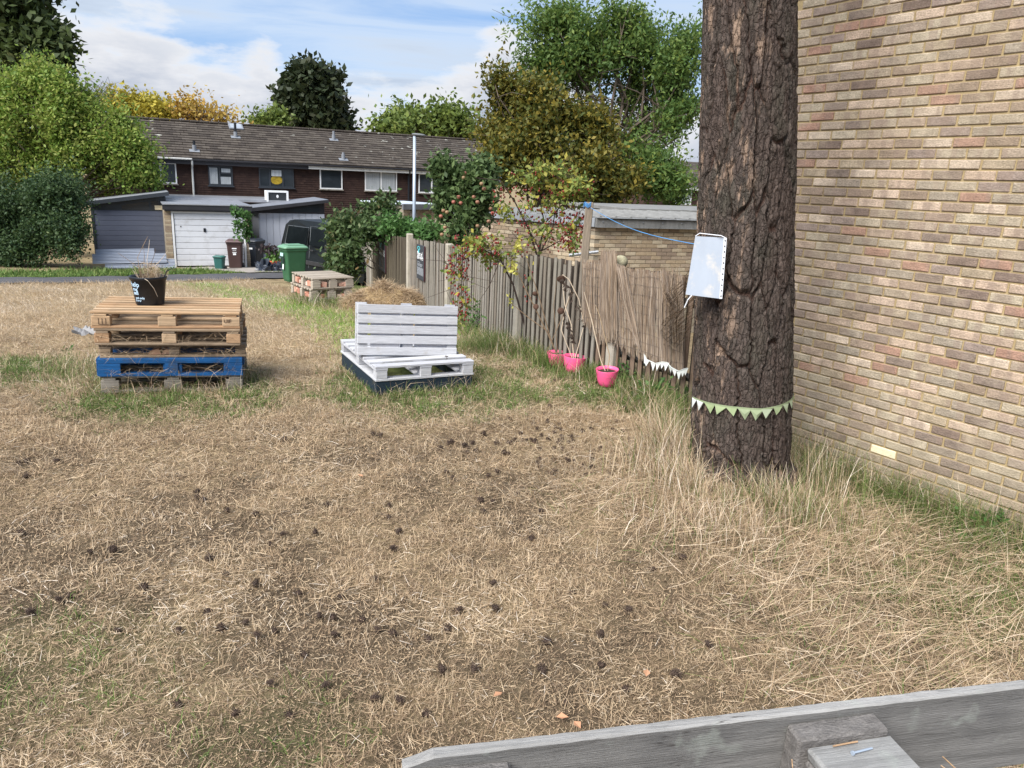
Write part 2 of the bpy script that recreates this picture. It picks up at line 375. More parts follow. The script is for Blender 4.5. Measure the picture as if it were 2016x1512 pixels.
def baref(X, Y):   # worn patches where soil shows
    n = .45 * fb(X, Y, 1.1, 20) + .55 * fb(X, Y, 3.4, 23)
    b = smooth(.42, .60, n) * (1 - smooth(4.6, 7.0, Y)) * .9
    b = np.maximum(b, smooth(.45, .65, n) * .55 * (1 - smooth(6.5, 8, Y)))
    b = b * (1 - .7 * sm2(TRK.x, TRK.y, .6, 1.6, X, Y))
    return np.clip(b, 0, 1)
gx = np.concatenate([[-300, -150, -80, -45, -28], np.arange(-20, 8.01, .14), [10, 14, 20, 35, 70, 150, 300]])
gy = np.concatenate([[-60, -20, -5], np.arange(.6, 12, .12), np.arange(12, 34, .35), [36, 40, 45, 52, 60, 80, 120, 200, 500, 1400]])
GX, GY = np.meshgrid(gx, gy); GZ = gz(GX, GY)
near_ = (GX > -9) & (GX < 6) & (GY < 12) & (GY > .5)
GZ = GZ + np.where(near_, .02 * (fb(GX, GY, 3., 40) - .5) + .012 * (vnoise(GX, GY, 9, 41) - .5), 0)
nx, ny = len(gx), len(gy)
ii = (np.arange(ny - 1)[:, None] * nx + np.arange(nx - 1)[None]).ravel()
def soil_mat():
    m = bpy.data.materials.new('field_soil'); m.use_nodes = True; t = NT(m.node_tree)
    co = t.n('ShaderNodeTexCoord').outputs['Object']
    g = t.n('ShaderNodeAttribute', attribute_name='green').outputs['Fac']; b = t.n('ShaderNodeAttribute', attribute_name='bare').outputs['Fac']; l = t.n('ShaderNodeAttribute', attribute_name='lush').outputs['Fac']
    n = t.noise(co, 14, 8, .7); n2 = t.noise(co, 1.4, 4, .6); n4 = t.noise(co, 90, 3, .7)
    soil = t.mix(t.rng(n, .3, .7), (.028, .021, .016), (.115, .084, .062))
    thatch = t.mix(t.rng(n, .30, .62), (.05, .036, .024), (.40, .30, .175)); thatch = t.mix(t.math('MULTIPLY', t.rng(n4, .4, .65), .8), thatch, (.10, .07, .045))
    thatch = t.mix(t.math('MULTIPLY', t.rng(n2, .35, .7), .7), thatch, (.42, .33, .195))
    gr = t.mix(t.rng(n, .3, .7), (.035, .055, .015), (.12, .15, .05)); lu = t.mix(t.rng(n, .3, .7), (.09, .15, .03), (.18, .26, .06))
    c = t.mix(t.math('MULTIPLY', b, .8), thatch, soil); c = t.mix(g, c, gr); c = t.mix(l, c, lu)
    bs = t.n('ShaderNodeBsdfPrincipled'); t.put(bs.inputs['Base Color'], c); bs.inputs['Roughness'].default_value = .95; bs.inputs['Specular IOR Level'].default_value = .1
    bp = t.n('ShaderNodeBump'); bp.inputs['Strength'].default_value = .9; bp.inputs['Distance'].default_value = .03; t.put(bp.inputs['Height'], t.noise(co, 35, 8, .75)); t.put(bs.inputs['Normal'], bp.outputs[0])
    o = t.n('ShaderNodeOutputMaterial'); t.t.links.new(bs.outputs[0], o.inputs[0]); return m
me = npmesh('ground', np.stack([GX.ravel(), GY.ravel(), GZ.ravel()], 1), np.stack([ii, ii + 1, ii + nx + 1, ii + nx], 1), soil_mat(), smooth_=True,
            vattr={'green': greenf(GX, GY).ravel(), 'bare': baref(GX, GY).ravel(), 'lush': np.clip(lushf(GX, GY), 0, 1).ravel()})
put('ground', me, kind='structure')

# ------------------------------------------------------------------ lane in front of the garages
hU = hdir(4180, 505)                       # direction of the terrace, the garages and the lane (away to the right)
hN = Vector((hU.y, -hU.x, 0))              # towards the camera
M_tar = mat('tarmac', [(.075,.074,.08)], .95, 2.5, amt=.25, bump=.5, bs=120, fine=(60, .25), dirt=((.13,.125,.12), 1.1, .5, .7, .6))
def strip(a, b, wid, dz, ext0=0, ext1=0, name='strip', m=None, nseg=40, thick=.0):
    """sheet that follows the ground from a to b"""
    d = (b - a); L = d.length; d.normalize(); n = Vector((-d.y, d.x, 0)); V = []; Fc = []
    for i in range(nseg + 1):
        s_ = -ext0 + (L + ext0 + ext1) * i / nseg
        for k in range(6):
            p = a + d * s_ + n * (wid * k / 5); V.append((p.x, p.y, float(gz(p.x, p.y)) + dz))
    for i in range(nseg):
        for k in range(5): q = i * 6 + k; Fc.append((q, q + 6, q + 7, q + 1))
    return npmesh(name, V, [f[::-1] for f in Fc], m)
la, lb = P(0, 561), P(560, 549)
LW = 2.35
put('lane', strip(la, lb, LW, .035, 12, 14, 'lane', M_tar, 60), kind='structure')
ld = (lb - la).normalized(); ln = Vector((-ld.y, ld.x, 0))

# ------------------------------------------------------------------ garages, sheds (all parallel with the lane)
def face_frame(px, py, Y):
    """frame on a face parallel with the terrace, through the point seen at px,py at depth Y"""
    return at(px, py, Y)
class Face:
    def __init__(s, O, u=None, n=None): s.O = Vector(O); s.u = u or hU; s.n = n or hN
    def uz(s, x, y, off=0.): p = hit(x, y, s.O + s.n * off, s.n); return ((p - s.O).dot(s.u), p.z)
    def M(s, u=0, off=0, z=0): o = s.O + s.u * u + s.n * off; return basis((o.x, o.y, z), s.u, -s.n, Vector((0, 0, 1)))   # local x=u, y=into the wall, z up
M_silver = mat('metal_roof_sheet', (.46,.47,.50), .35, 2, (1, 8, 1), .2, metal=.6, spec=.5)
M_dkfascia = mat('dark_fascia', (.03,.03,.035), .6, 3, amt=.2)
M_gdoor = mat('white_garage_door', (.66,.68,.72), .5, 1.5, amt=.06, dirt=((.38,.37,.36), 3, .52, .75, .5), spec=.4)
M_shed1 = mat('dark_blue_grey_panel', (.11,.125,.175), .55, 2, amt=.08, bump=.1)
M_shed2 = mat('pale_grey_panel', (.50,.53,.60), .6, 2, amt=.06, dirt=((.3,.31,.3), 2, .55, .8, .4))
gO = P(342, 526); gF = Face(gO); gbase = gO.z
def G(x, y, off=0.): return gF.uz(x, y, off)
(u0, z1), (u1, _) = G(342, 421), G(470, 421)
DW = G(479, 470)[0] - u0; PW = G(492, 470)[0] - u0
gt = thing('garage', 'garage with a white up-and-over door and silver sheet roof between the two sheds', 'garage', gO)
z0 = G(350, 524)[1] ; z1 = G(350, 420)[1]
np_ = 9
for k in range(np_):
    a = z0 + (z1 - z0) * k / np_; b = z0 + (z1 - z0) * (k + 1) / np_
    put('door_panel', MB().cbox(u0, u0 + DW, 0, .03, a + .006, b - .006, .008).mesh('door_panel', M_gdoor), gt, gF.M(), label='rust-stained bottom door panel' if k == 0 else None)
put('door_backing', MB().box(u0 - .02, u0 + DW + .02, .031, .05, z0 - .05, z1).mesh('door_backing', M_dkfascia), gt, gF.M())
hx, hz = G(403, 453)
put('door_handle', MB().cbox(hx - .04, hx + .04, -.03, -.001, hz - .07, hz + .07, .008).cbox(u0 + .18, u0 + .22, -.012, -.001, hz + .1, hz + .14, .003).mesh('door_handle', M_black), gt, gF.M())
put('door_frame', MB().box(u0 - .09, u0 - .022, -.03, .1, z0 - .05, z1 + .07).box(u0 + DW + .022, u0 + DW + .09, -.03, .1, z0 - .05, z1 + .07).box(u0 - .022, u0 + DW + .022, -.025, .1, z1 + .005, z1 + .07).mesh('door_frame', M_white_upvc), gt, gF.M())
zt = G(342, 413)[1]
brk = MB(); bw = .225
for side, (a, b) in enumerate(((u0 - .32, u0 - .1), (u0 + DW + .1, u0 + PW))):
    for r in range(30):
        zz = z0 - .15 + r * .075
        if zz > zt - .06: break
        brk.cbox(a + (0 if r % 2 else .01), b - (0 if r % 2 else .01), 0, .1, zz, zz + .065, .004)
o_ = put('brick_pier', brk.mesh('brick_pier', M_brick2), gt, gF.M(), kind='stuff')
put('wall', MB().box(u0 - .31, u0 - .11, .005, 5.2, z0 - .4, zt).box(u0 + DW + .11, u0 + PW - .02, .005, 5.2, z0 - .4, zt).box(u0 - .1, u0 + DW + .1, 5.0, 5.2, z0 - .4, zt).mesh('wall', M_mortar2), gt, gF.M())
put('fascia', MB().cbox(u0 - .36, u0 + PW + .12, -.16, -.1, zt, zt + .17, .006).box(u0 - .3, u0 + PW + .08, -.14, -.17 + .18, zt - .035, zt - .003).mesh('fascia', M_dkfascia), gt, gF.M())
rb = MB(); nr = 22
for k in range(nr):   # ribbed sheet roof
    a = -.18 + 5.6 * k / nr; b = -.18 + 5.6 * (k + 1) / nr; zr = zt + .2
    rb.box(u0 - .36, u0 + PW + .12, a, a + .19, zr - .02, zr + .012, r=.2); rb.box(u0 - .36, u0 + PW + .12, a + .19, b, zr - .02, zr - .004, r=.7)
put('roof_sheet', rb.mesh('roof_sheet', M_silver), gt, gF.M())

# black shed, left
sO = P(190, 518); sF = Face(sO)
sa = sF.uz(190, 510)[0]; sb = sF.uz(333, 500)[0]; zb = float(gz(sO.x, sO.y)) + .08
zl = sF.uz(177, 402)[1]; zr_ = sF.uz(331, 384)[1]; zp = sF.uz(185, 410)[1] - .06
st = thing('shed', 'dark blue-grey garden shed of horizontal boards with a sloping roof', 'shed', sO)
nb = 10; sw0, sw1 = sa, sb
for k in range(nb):
    a = zb + (zp - zb) * k / nb; b = zb + (zp - zb) * (k + 1) / nb
    put('board', MB().cbox(sw0 + .06, sw1 - .06, 0, .03, a + .004, b - .004, .006).mesh('board', M_shed1), st, sF.M())
fr = MB(); fr.cbox(sw0 - .02, sw0 + .06, -.02, .06, zb - .1, zp + .1, .006).cbox(sw1 - .06, sw1 + .02, -.02, .06, zb - .1, zr_ - .06, .006)
put('corner_post', fr.mesh('corner_post', M_dark_frame), st, sF.M())
put('body', MB().box(sw0 + .0, sw1 - .0, .032, 2.2, zb - .3, zp).mesh('body', M_shed1), st, sF.M())
wz0, wz1 = zp + .0, zr_
put('gable_panel', MB().prism([(sw0, zp), (sw1, zp), (sw1, zr_ - .04), (sw0, zl - .02)], .0, .05).mesh('gable_panel', M_dark_frame), st, sF.M())
wl = sw0 + (sw1 - sw0) * .40
for a, b in ((wl, wl + .9), (wl + 1.0, sw1 - .25)):
    ta = zl + (zr_ - zl) * (a - sw0) / (sw1 - sw0) - .16; tb = zl + (zr_ - zl) * (b - sw0) / (sw1 - sw0) - .16
    fw = put('window', MB().prism([(a, zp + .04), (b, zp + .04), (b, max(tb, zp + .06)), (a, max(ta, zp + .05))], -.012, -.001).mesh('window', M_glass), st, sF.M())
M_blind = mat('cream_blind', (.72,.62,.44), .8)
put('blind', MB().cbox(wl + 1.1, wl + 1.75, -.022, -.013, zp + .05, zp + .21, .002).mesh('blind', M_blind), st, sF.M())
rf = MB().prism([(sw0 - .1, zl - .0), (sw1 + .12, zr_ + .02), (sw1 + .12, zr_ + .13), (sw0 - .1, zl + .11)], -.22, 2.3)
put('roof', rf.mesh('roof', mat('grey_felt_roof', (.20,.21,.23), .6, 3, amt=.2, dirt=((.4,.4,.36), 6, .6, .75, .7))), st, sF.M())
put('roof_edge', MB().prism([(sw0 - .12, zl - .03), (sw1 + .14, zr_ - .01), (sw1 + .14, zr_ + .125), (sw0 - .12, zl + .105)], -.26, -.222).mesh('roof_edge', M_dark_frame), st, sF.M())

# pale shed, middle
pO = P(512, 522); pF = Face(pO)
pa = pF.uz(514, 500)[0]; pb = pF.uz(640, 470)[0]; zb = float(gz(pO.x, pO.y)) + .02
zl = pF.uz(512, 413)[1]; zr_ = pF.uz(638, 398)[1]; zp = zl - .02
pt = thing('shed', 'pale grey shed of upright boards with a black sloping roof, behind the van', 'shed', pO)
nb = 10
for k in range(nb):
    a = pa + (pb - pa) * k / nb; b = pa + (pb - pa) * (k + 1) / nb
    put('board', MB().cbox(a + .005, b - .005, 0, .03, zb, zp - .1, .008).mesh('board', M_shed2), pt, pF.M())
put('body', MB().box(pa, pb, .032, 2.4, zb - .3, zp - .1).mesh('body', M_shed2), pt, pF.M())
for k in range(8):
    put('board', MB().cbox(-.03, .0, .03 + k * .29, .03 + k * .29 + .28, zb, zp - .1, .008).mesh('board', M_shed2), pt, pF.M(pa))
put('gable_panel', MB().prism([(pa - .02, zp - .1), (pb, zp - .1), (pb, zr_), (pa - .02, zl)], -.01, .05).mesh('gable_panel', M_dkfascia), pt, pF.M())
put('window', MB().prism([(pa + .95, zp - .03), (pb - .2, zp - .03), (pb - .2, zr_ - .1), (pa + .95, zl + .02)], -.022, -.012).mesh('window', M_glass), pt, pF.M())
put('roof', MB().prism([(pa - .3, zl - .01), (pb + .1, zr_ + .03), (pb + .1, zr_ + .12), (pa - .3, zl + .09)], -.3, 2.5).mesh('roof', mat('slate_grey_roof', (.17,.18,.205), .5, 3, amt=.15)), pt, pF.M())
put('roof_edge', MB().prism([(pa - .32, zl - .06), (pb + .12, zr_ - .0), (pb + .12, zr_ + .11), (pa - .32, zl + .08)], -.34, -.302).mesh('roof_edge', M_dkfascia), pt, pF.M())

# stacked grey sheets in front of the dark shed
shF = Face(P(262, 531)); q0 = shF.uz(182, 520)[0]; q1 = shF.uz(345, 520)[0]; zs = shF.O.z
ms = mat('grey_steel_sheet', [(.30,.33,.39), (.36,.39,.45)], .4, 2, (1, 6, 6), .15, metal=.3, spec=.5)
for k, (a, b, dz, dy, dr) in enumerate(((.35, 0, .04, 0, -.5), (0, -.25, .2, .1, .6), (.1, -.6, .33, .35, 1.2))):
    tt = thing('metal_sheet', ('lowest of the grey steel sheets stacked before the dark shed', 'middle grey steel sheet of the stack before the dark shed', 'topmost grey steel sheet leaning on the dark shed foot')[k], 'metal sheet', shF.O, group='steel sheets before the dark shed')
    b_ = MB()
    for j in range(6):
        b_.prism([(q0 + a, 0), (q1 + b, 0), (q1 + b, .02), (q0 + a, .02)], j * .07, j * .07 + .045, M=RX(math.radians(38)), r=.3)
        b_.prism([(q0 + a, .022), (q1 + b, .022), (q1 + b, .04), (q0 + a, .04)], j * .07 + .045, j * .07 + .07, M=RX(math.radians(38)), r=.8)
    put('sheet', b_.mesh('sheet', ms), tt, shF.M(0, -dy, zs + dz) @ RY(math.radians(-dr)))

# ------------------------------------------------------------------ terrace of houses
M_tile = mat('roof_tile', [(.066,.056,.048), (.085,.072,.062), (.052,.044,.039), (.10,.086,.073), (.075,.064,.055)], .95, 8, amt=.25, bump=.3, spec=.1, dirt=((.40,.40,.36), 2.6, .63, .67, .85), per_obj=True)
M_hang = mat('brown_wall_tile', [(.042,.023,.019), (.05,.028,.022), (.034,.019,.016), (.058,.033,.026)], .8, 6, amt=.2, spec=.25)
HO = at(600, 372, 38.); hF = Face(HO)
def Hh(x, y, off=0.): return hF.uz(x, y, off)
hu0 = Hh(170, 330)[0]; hu1 = Hh(962, 345)[0]
ze = Hh(600, 322, .35)[1]; hz0 = -3.0
Wd = 4.0
pR = hit(600, 256, HO - hN * Wd, hN); zrid = pR.z
ht = thing('terraced_house', 'long terrace of brown tile-hung houses under one mossy grey roof', 'house', (HO.x, HO.y, hz0))
put('wall', MB().box(hu0, hu1, .03, 8., hz0, ze - .02).mesh('wall', M_hang), ht, hF.M())
hb = MB(); rowh = .105
zz = hz0 + 2.0; r = 0
while zz < ze - .25:
    u = hu0 + (.08 if r % 2 else 0)
    while u < hu1 - .17:
        hb.add([(u, .03, zz + rowh), (u + .16, .03, zz + rowh), (u + .16, random.uniform(-.004, .004), zz), (u, random.uniform(-.004, .004), zz), (u, .03, zz), (u + .16, .03, zz)], [(0, 3, 2, 1), (3, 4, 5, 2)])
        u += .166
    zz += rowh; r += 1
put('wall_tiles', hb.mesh('wall_tiles', M_hang), ht, hF.M(), kind='stuff')
# roof
slope = math.atan2(zrid - ze, Wd + .35); SL = math.hypot(zrid - ze, Wd + .35)
nrow = 15; rs = SL / nrow; tw = .33
tl = MB().box(-tw / 2 + .003, tw / 2 - .003, 0, rs + .06, 0, .042).mesh('tile', M_tile)
rbM = hF.M(0, .35, ze) @ RX(slope)
ridgeU1 = Hh(945, 281, -Wd)[0]
cand = []
for r_ in range(nrow):
    u = hu0 + (tw / 2 if r_ % 2 else 0)
    while u < ridgeU1: cand.append((u + random.uniform(-.01, .01), r_)); u += tw
def tM(c): return rbM @ T(c[0], c[1] * rs - .05, .02 + random.uniform(0, .008)) @ RX(math.radians(-7)) @ RZ(random.uniform(-.012, .012))
lo = Hh(330, 300)[0]; hi_ = Hh(700, 300)[0]
cs = sorted([c for c in cand if c[0] > lo], key=lambda c: c[0] + c[1] * .35)
for c in cs[:300]: put('roof_tile', tl, ht, tM(c))
rest = set(cs[:300]); tb = MB()
for c in cand:
    if c not in rest: tb.box(-tw / 2 + .003, tw / 2 - .003, 0, rs + .06, 0, .042, M=tM(c))
put('roof_tiles', tb.mesh('roof_tiles', M_tile), ht, kind='stuff')
put('roof_underlay', MB().prism([(-.3, ze - .03), (Wd, zrid - .03), (2 * Wd + .3, ze - .03), (Wd, zrid - .3)], hu0 - .0, ridgeU1).mesh('roof_underlay', M_dkfascia), ht, hF.M() @ basis((0, 0, 0), (0, 1, 0), (1, 0, 0), (0, 0, 1)))
rg = MB()
u = hu0
while u < ridgeU1: rg.cbox(u, u + .44, Wd - .12, Wd + .12, zrid + .02, zrid + .12, .03, r=random.random()); u += .45
put('ridge_tiles', rg.mesh('ridge_tiles', M_tile), ht, hF.M(), kind='stuff')
# fascia & gutter: dark on the left houses, white on the right ones
ua = Hh(605, 322)[0]; ub = Hh(803, 335)[0]
M_whitef = mat('white_fascia', (.62,.62,.6), .5, 4, amt=.1, dirt=((.2,.2,.18), 5, .55, .8, .5))
put('fascia', MB().box(hu0, ua - .01, -.3, -.26, ze - .26, ze - .03).mesh('fascia', M_dkfascia), ht, hF.M(), label='dark fascia board')
put('fascia', MB().box(ua, ub - .03, -.3, -.26, ze - .24, ze - .05).mesh('fascia', M_whitef), ht, hF.M(), label='white fascia board')
put('fascia', MB().box(ub + .05, hu1, -.3, -.26, ze - .24, ze - .05).mesh('fascia', M_whitef), ht, hF.M(), label='white fascia board')
put('soffit', MB().box(hu0, hu1, -.255, .03, ze - .22, ze - .19).mesh('soffit', M_dkfascia), ht, hF.M())
put('gutter', MB().tube([(hu0, -.36, ze - .05), (hu1, -.36, ze - .05)], .055, 6).mesh('gutter', M_dkfascia), ht, hF.M())
dpu = Hh(379, 345)[0]
put('downpipe', MB().tube([(dpu, -.36, ze - .05), (dpu, -.3, ze - .25), (dpu, -.08, ze - .4), (dpu, -.08, hz0)], .045, 8).mesh('downpipe', mat('pale_downpipe', (.52,.53,.52), .5, 4, amt=.1)), ht, hF.M(), label='pale downpipe')
put('downpipe', MB().tube([(ub + .02, -.36, ze - .05), (ub + .02, -.08, ze - .35), (ub + .02, -.08, hz0)], .045, 8).mesh('downpipe', M_black), ht, hF.M(), label='black downpipe')
gu = Hh(312, 300)[0]
put('gutter', MB().tube([(gu - 4, -.37, ze - .03), (dpu, -.37, ze - .03)], .055, 8).mesh('gutter', M_whitef), ht, hF.M(), label='pale gutter')
M_curt = mat('net_curtain', (.42,.45,.47), .9, 4, (14, 1, .2), .35)
M_room = mat('dim_room', (.05,.055,.06), .9, 3, amt=.4)
def window(F, root, x0, y0, x1, y1, fm, lights, label=None, inner=M_glass, off=0., curtain=None):
    (a, t1), (b, b1) = F.uz(x0, y0), F.uz(x1, y1)
    zt_, zb_ = t1, b1
    if zt_ < zb_: zt_, zb_ = zb_, zt_
    f = .055
    m = MB(); m.box(a, b, -.05, .02, zt_ - f, zt_).box(a, b, -.05, .02, zb_, zb_ + f).box(a, a + f, -.05, .02, zb_ + f, zt_ - f).box(b - f, b, -.05, .02, zb_ + f, zt_ - f)
    wnd = put('window', m.mesh('window', fm), root, F.M(), label=label)
    xs = [a + (b - a) * k for k in lights]
    mm = MB()
    for x in xs: mm.box(x - .035, x + .035, -.045, .015, zb_ + f, zt_ - f)
    if xs: put('mullion', mm.mesh('mullion', fm), wnd, F.M())
    put('sill', MB().cbox(a - .05, b + .05, -.1, .0, zb_ - .06, zb_ - .004, .006).mesh('sill', fm if fm is M_dark_frame else M_greywood), wnd, F.M())
    ed = [a + f] + xs + [b - f]
    for i in range(len(ed) - 1):
        l = ed[i] + (.035 if i else 0); r2 = ed[i + 1] - (.035 if i < len(ed) - 2 else 0)
        put('pane', MB().box(l, r2, -.02, -.012, zb_ + f, zt_ - f).mesh('pane', M_glass), wnd, F.M())
        if curtain and curtain[i]:
            c = MB(); n = int((r2 - l) / .05)
            for k in range(n): c.box(l + k * .05 + .004, l + k * .05 + .044, -.028 - .006 * (k % 2), -.021, zb_ + f + .01, zb_ + f + (zt_ - zb_ - 2 * f) * curtain[i])
            put('curtain', c.mesh('curtain', M_curt), wnd, F.M())
    return wnd, a, b, zb_, zt_
window(hF, ht, 283, 318, 349, 362, M_white_upvc, [.5], 'white window beside the bush')
w2, a, b, zb_, zt_ = window(hF, ht, 409, 326, 459, 366, M_dark_frame, [.46], 'dark-framed window with a small top light', curtain=[.97, .45])
put('top_light', MB().box(a + (b - a) * .52, b - .07, -.09, -.055, zt_ - .34, zt_ - .29).box(a + (b - a) * .52, b - .07, -.075, -.055, zt_ - .28, zt_ - .08).mesh('top_light', M_dark_frame, ), w2, hF.M())
put('pane', MB().box(a + (b - a) * .54, b - .1, -.09, -.077, zt_ - .27, zt_ - .1).mesh('pane', M_curt), w2, hF.M(), label='pale opening pane')
w3, a, b, zb_, zt_ = window(hF, ht, 509, 330, 579, 370, M_dark_frame, [.31, .68], 'wide dark-framed window of three lights')
put('top_light', MB().box(a + (b - a) * .35, a + (b - a) * .64, -.075, -.055, zt_ - .36, zt_ - .08).mesh('top_light', M_curt), w3, hF.M())
M_yell = mat('painted_gold_reflection', [(.45,.30,.02), (.30,.22,.03)], .8, 9, amt=.5)  # golden reflection in the glass, painted as a flat yellow patch
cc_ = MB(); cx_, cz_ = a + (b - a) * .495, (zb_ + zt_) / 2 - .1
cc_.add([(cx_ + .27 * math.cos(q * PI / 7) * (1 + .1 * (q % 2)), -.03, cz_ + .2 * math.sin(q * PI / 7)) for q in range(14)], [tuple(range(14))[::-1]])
put('painted_reflection', cc_.mesh('painted_reflection', M_yell), w3, hF.M())
window(hF, ht, 629, 332, 674, 373, M_white_upvc, [], 'plain white single-light window')
window(hF, ht, 718, 336, 781, 377, M_white_upvc, [.5], 'white two-light window with pale curtains', curtain=[.97, .97])
window(hF, ht, 824, 341, 870, 381, M_white_upvc, [.55], 'white window behind the lamp post')
# pipes on the roof
M_lead = mat('lead_flashing', (.20,.215,.24), .6, 4, amt=.1)
def roofpipe(x, y0, y1, dark, label):
    # foot at picture point x,y1 on the roof slope
    n = (rbM.to_3x3() @ Vector((0, 0, 1))).normalized(); o = rbM.translation
    p = hit(x, y1, o, n); g = at(x, y0, p.y); L = g.z - p.z
    v = put('vent_pipe', MB().tube([p - Vector((0, 0, .1)), p + Vector((0, 0, L))], .06, 10).mesh('vent_pipe', M_black if dark else M_lead), ht, label=label)
    put('flashing', MB().cbox(-.22, .22, -.17, .14, .05, .07, .005).mesh('flashing', M_lead), v, basis(p, rbM.col[0][:3], rbM.col[1][:3], rbM.col[2][:3]))
    put('collar', MB().tube([p - Vector((0, 0, .05)), p + Vector((0, 0, .3))], .09, 10).mesh('collar', M_lead), v)
roofpipe(383, 277, 299, True, 'dark vent pipe low on the roof'); roofpipe(464, 241, 272, True, 'dark vent pipe near the ridge'); roofpipe(676, 300, 316, False, 'grey vent pipe low on the roof'); roofpipe(657, 258, 277, False, 'grey vent pipe near the ridge'); roofpipe(871, 308, 325, True, 'dark vent pipe over the last houses')
n_ = (rbM.to_3x3() @ Vector((0, 0, 1))).normalized(); psk = hit(464, 252, rbM.translation, n_)
sk = put('skylight', MB().cbox(-.34, .34, -.4, .4, .06, .12, .01).mesh('skylight', M_lead), ht, basis(psk, rbM.col[0][:3], rbM.col[1][:3], rbM.col[2][:3]))
put('pane', MB().box(-.27, .27, -.33, .33, .121, .13).mesh('pane', mat('pale_sky_pane', (.30,.33,.37), .1, spec=.8)), sk, basis(psk, rbM.col[0][:3], rbM.col[1][:3], rbM.col[2][:3]))
# rooftop unit over the garage
ru = thing('roof_unit', 'white framed dark box on the flat roof below the dark-framed window', 'air unit', at(547, 395, 33))
rF = Face(at(547, 395, 33)); (a, zt_), (b, zb_) = rF.uz(524, 375), rF.uz(568, 398)
put('frame', MB().box(a, a + .08, -.04, .5, zb_, zt_).box(b - .08, b, -.04, .5, zb_, zt_).box(a + .08, b - .08, -.04, .5, zt_ - .07, zt_).mesh('frame', M_white_upvc), ru, rF.M())
put('panel', MB().box(a + .08, b - .08, .0, .45, zb_, zt_ - .07).mesh('panel', mat('dark_panel', (.035,.04,.045), .6)), ru, rF.M())
put('panel_mark', MB().add([((a + b) / 2 + .05 * math.cos(q * PI / 5), -.01, (zb_ + zt_) / 2 + .07 * math.sin(q * PI / 5)) for q in range(10)], [tuple(range(10))[::-1]]).mesh('panel_mark', M_white_upvc), ru, rF.M())
# pale flat roof further back between the garages
put('flat_roof', MB().box(-3.2, 2.4, .3, 4.5, 0, .1).mesh('flat_roof', M_silver), None, Face(at(470, 398, 32)).M(0, 0, at(470, 398, 32).z), label='pale flat roof behind the garage and pale shed', cat='flat roof')

# little brick outhouse behind the lamp post
oF = Face(at(796, 430, 29.), ); ot = thing('outhouse', 'small brick outhouse with a grey plank door behind the lamp post', 'outhouse', (oF.O.x, oF.O.y, -1.8))
ou = Vector((hU.x * .94 - hU.y * -.35, 0, 0))
oe = hdir(2500, 430); oN = Vector((oe.y, -oe.x, 0)); oF = Face(at(794, 430, 29.), oe, oN)
(a, zt_), (b, _) = oF.uz(794, 404), oF.uz(872, 420)
bk = MB(); bk.cbox(a, b, 0, 2.5, -2., zt_, .01)
put('wall', bk.mesh('wall', M_mortar2), ot, oF.M())
bk = MB(); zz = zt_ - 1.4; r = 0
while zz < zt_ - .2:
    u = a + (.11 if r % 2 else 0)
    while u < b - .22: bk.cbox(u, u + .215, -.012, .0, zz, zz + .065, .004); u += .225
    zz += .075; r += 1
put('bricks', bk.mesh('bricks', M_brick2), ot, oF.M(), kind='stuff')
(da, dt), (db, dz_) = oF.uz(807, 415), oF.uz(820, 440)
put('door', MB().box(da, db, -.05, -.015, dz_ - .8, dt).mesh('door', M_greywood), ot, oF.M())
put('fascia', MB().cbox(a - .1, b + .1, -.12, -.05, zt_ - .16, zt_ + .05, .01).mesh('fascia', mat('slate_fascia', (.15,.16,.18), .7, 3, amt=.25)), ot, oF.M())
put('roof', MB().cbox(a - .1, b + .1, -.04, 2.6, zt_ + .005, zt_ + .06, .01).mesh('roof', mat('pale_felt', (.45,.5,.56), .6, 3, amt=.2)), ot, oF.M())
# grey paling fence beyond
ft = thing('paling_fence', 'grey wooden paling fence beyond the closeboard fence', 'fence', at(820, 460, 24))
pF2 = Face(at(820, 455, 24.), hdir(3000, 400)); pF2.n = Vector((pF2.u.y, -pF2.u.x, 0))
(a, zt_), (b, _) = pF2.uz(768, 436), pF2.uz(880, 446)
pl = MB().cbox(-.055, .055, 0, .02, -1.2, 0, .004).mesh('board', M_greywood if False else M_fence)
for k in range(int((b - a) / .115)): put('board', pl, ft, pF2.M(a + .115 * k, 0, zt_ + random.uniform(-.015, .015) - .0 * k))
put('rail', MB().box(a, b, .021, .07, zt_ - .35, zt_ - .25).mesh('rail', M_fence), ft, pF2.M())

# lamp post
lp = at(815, 450, 25.); lt_ = at(818, 268, 25.)
lm = thing('street_lamp', 'slim grey street lamp column before the terrace', 'street lamp', (lp.x, lp.y, -1.6))
M_galv = mat('galvanised_steel', (.36,.42,.50), .45, 5, amt=.06, metal=.3, spec=.5)
put('column', MB().tube([(lp.x, lp.y, -1.6), (lp.x, lp.y, lt_.z)], [.055, .05], 14).mesh('column', M_galv, smooth_=True), lm)
hd = MB().lathe([(.001, -.03), (.05, -.028), (.1, .0), (.1, .03), (.06, .05), (.001, .055)], 16, sx=2.2, sy=1.)
put('lamp_head', hd.mesh('lamp_head', mat('lamp_head_grey', (.16,.17,.18), .5), smooth_=True), lm, T(lp.x + .13, lp.y, lt_.z + .03) @ RY(math.radians(4)))

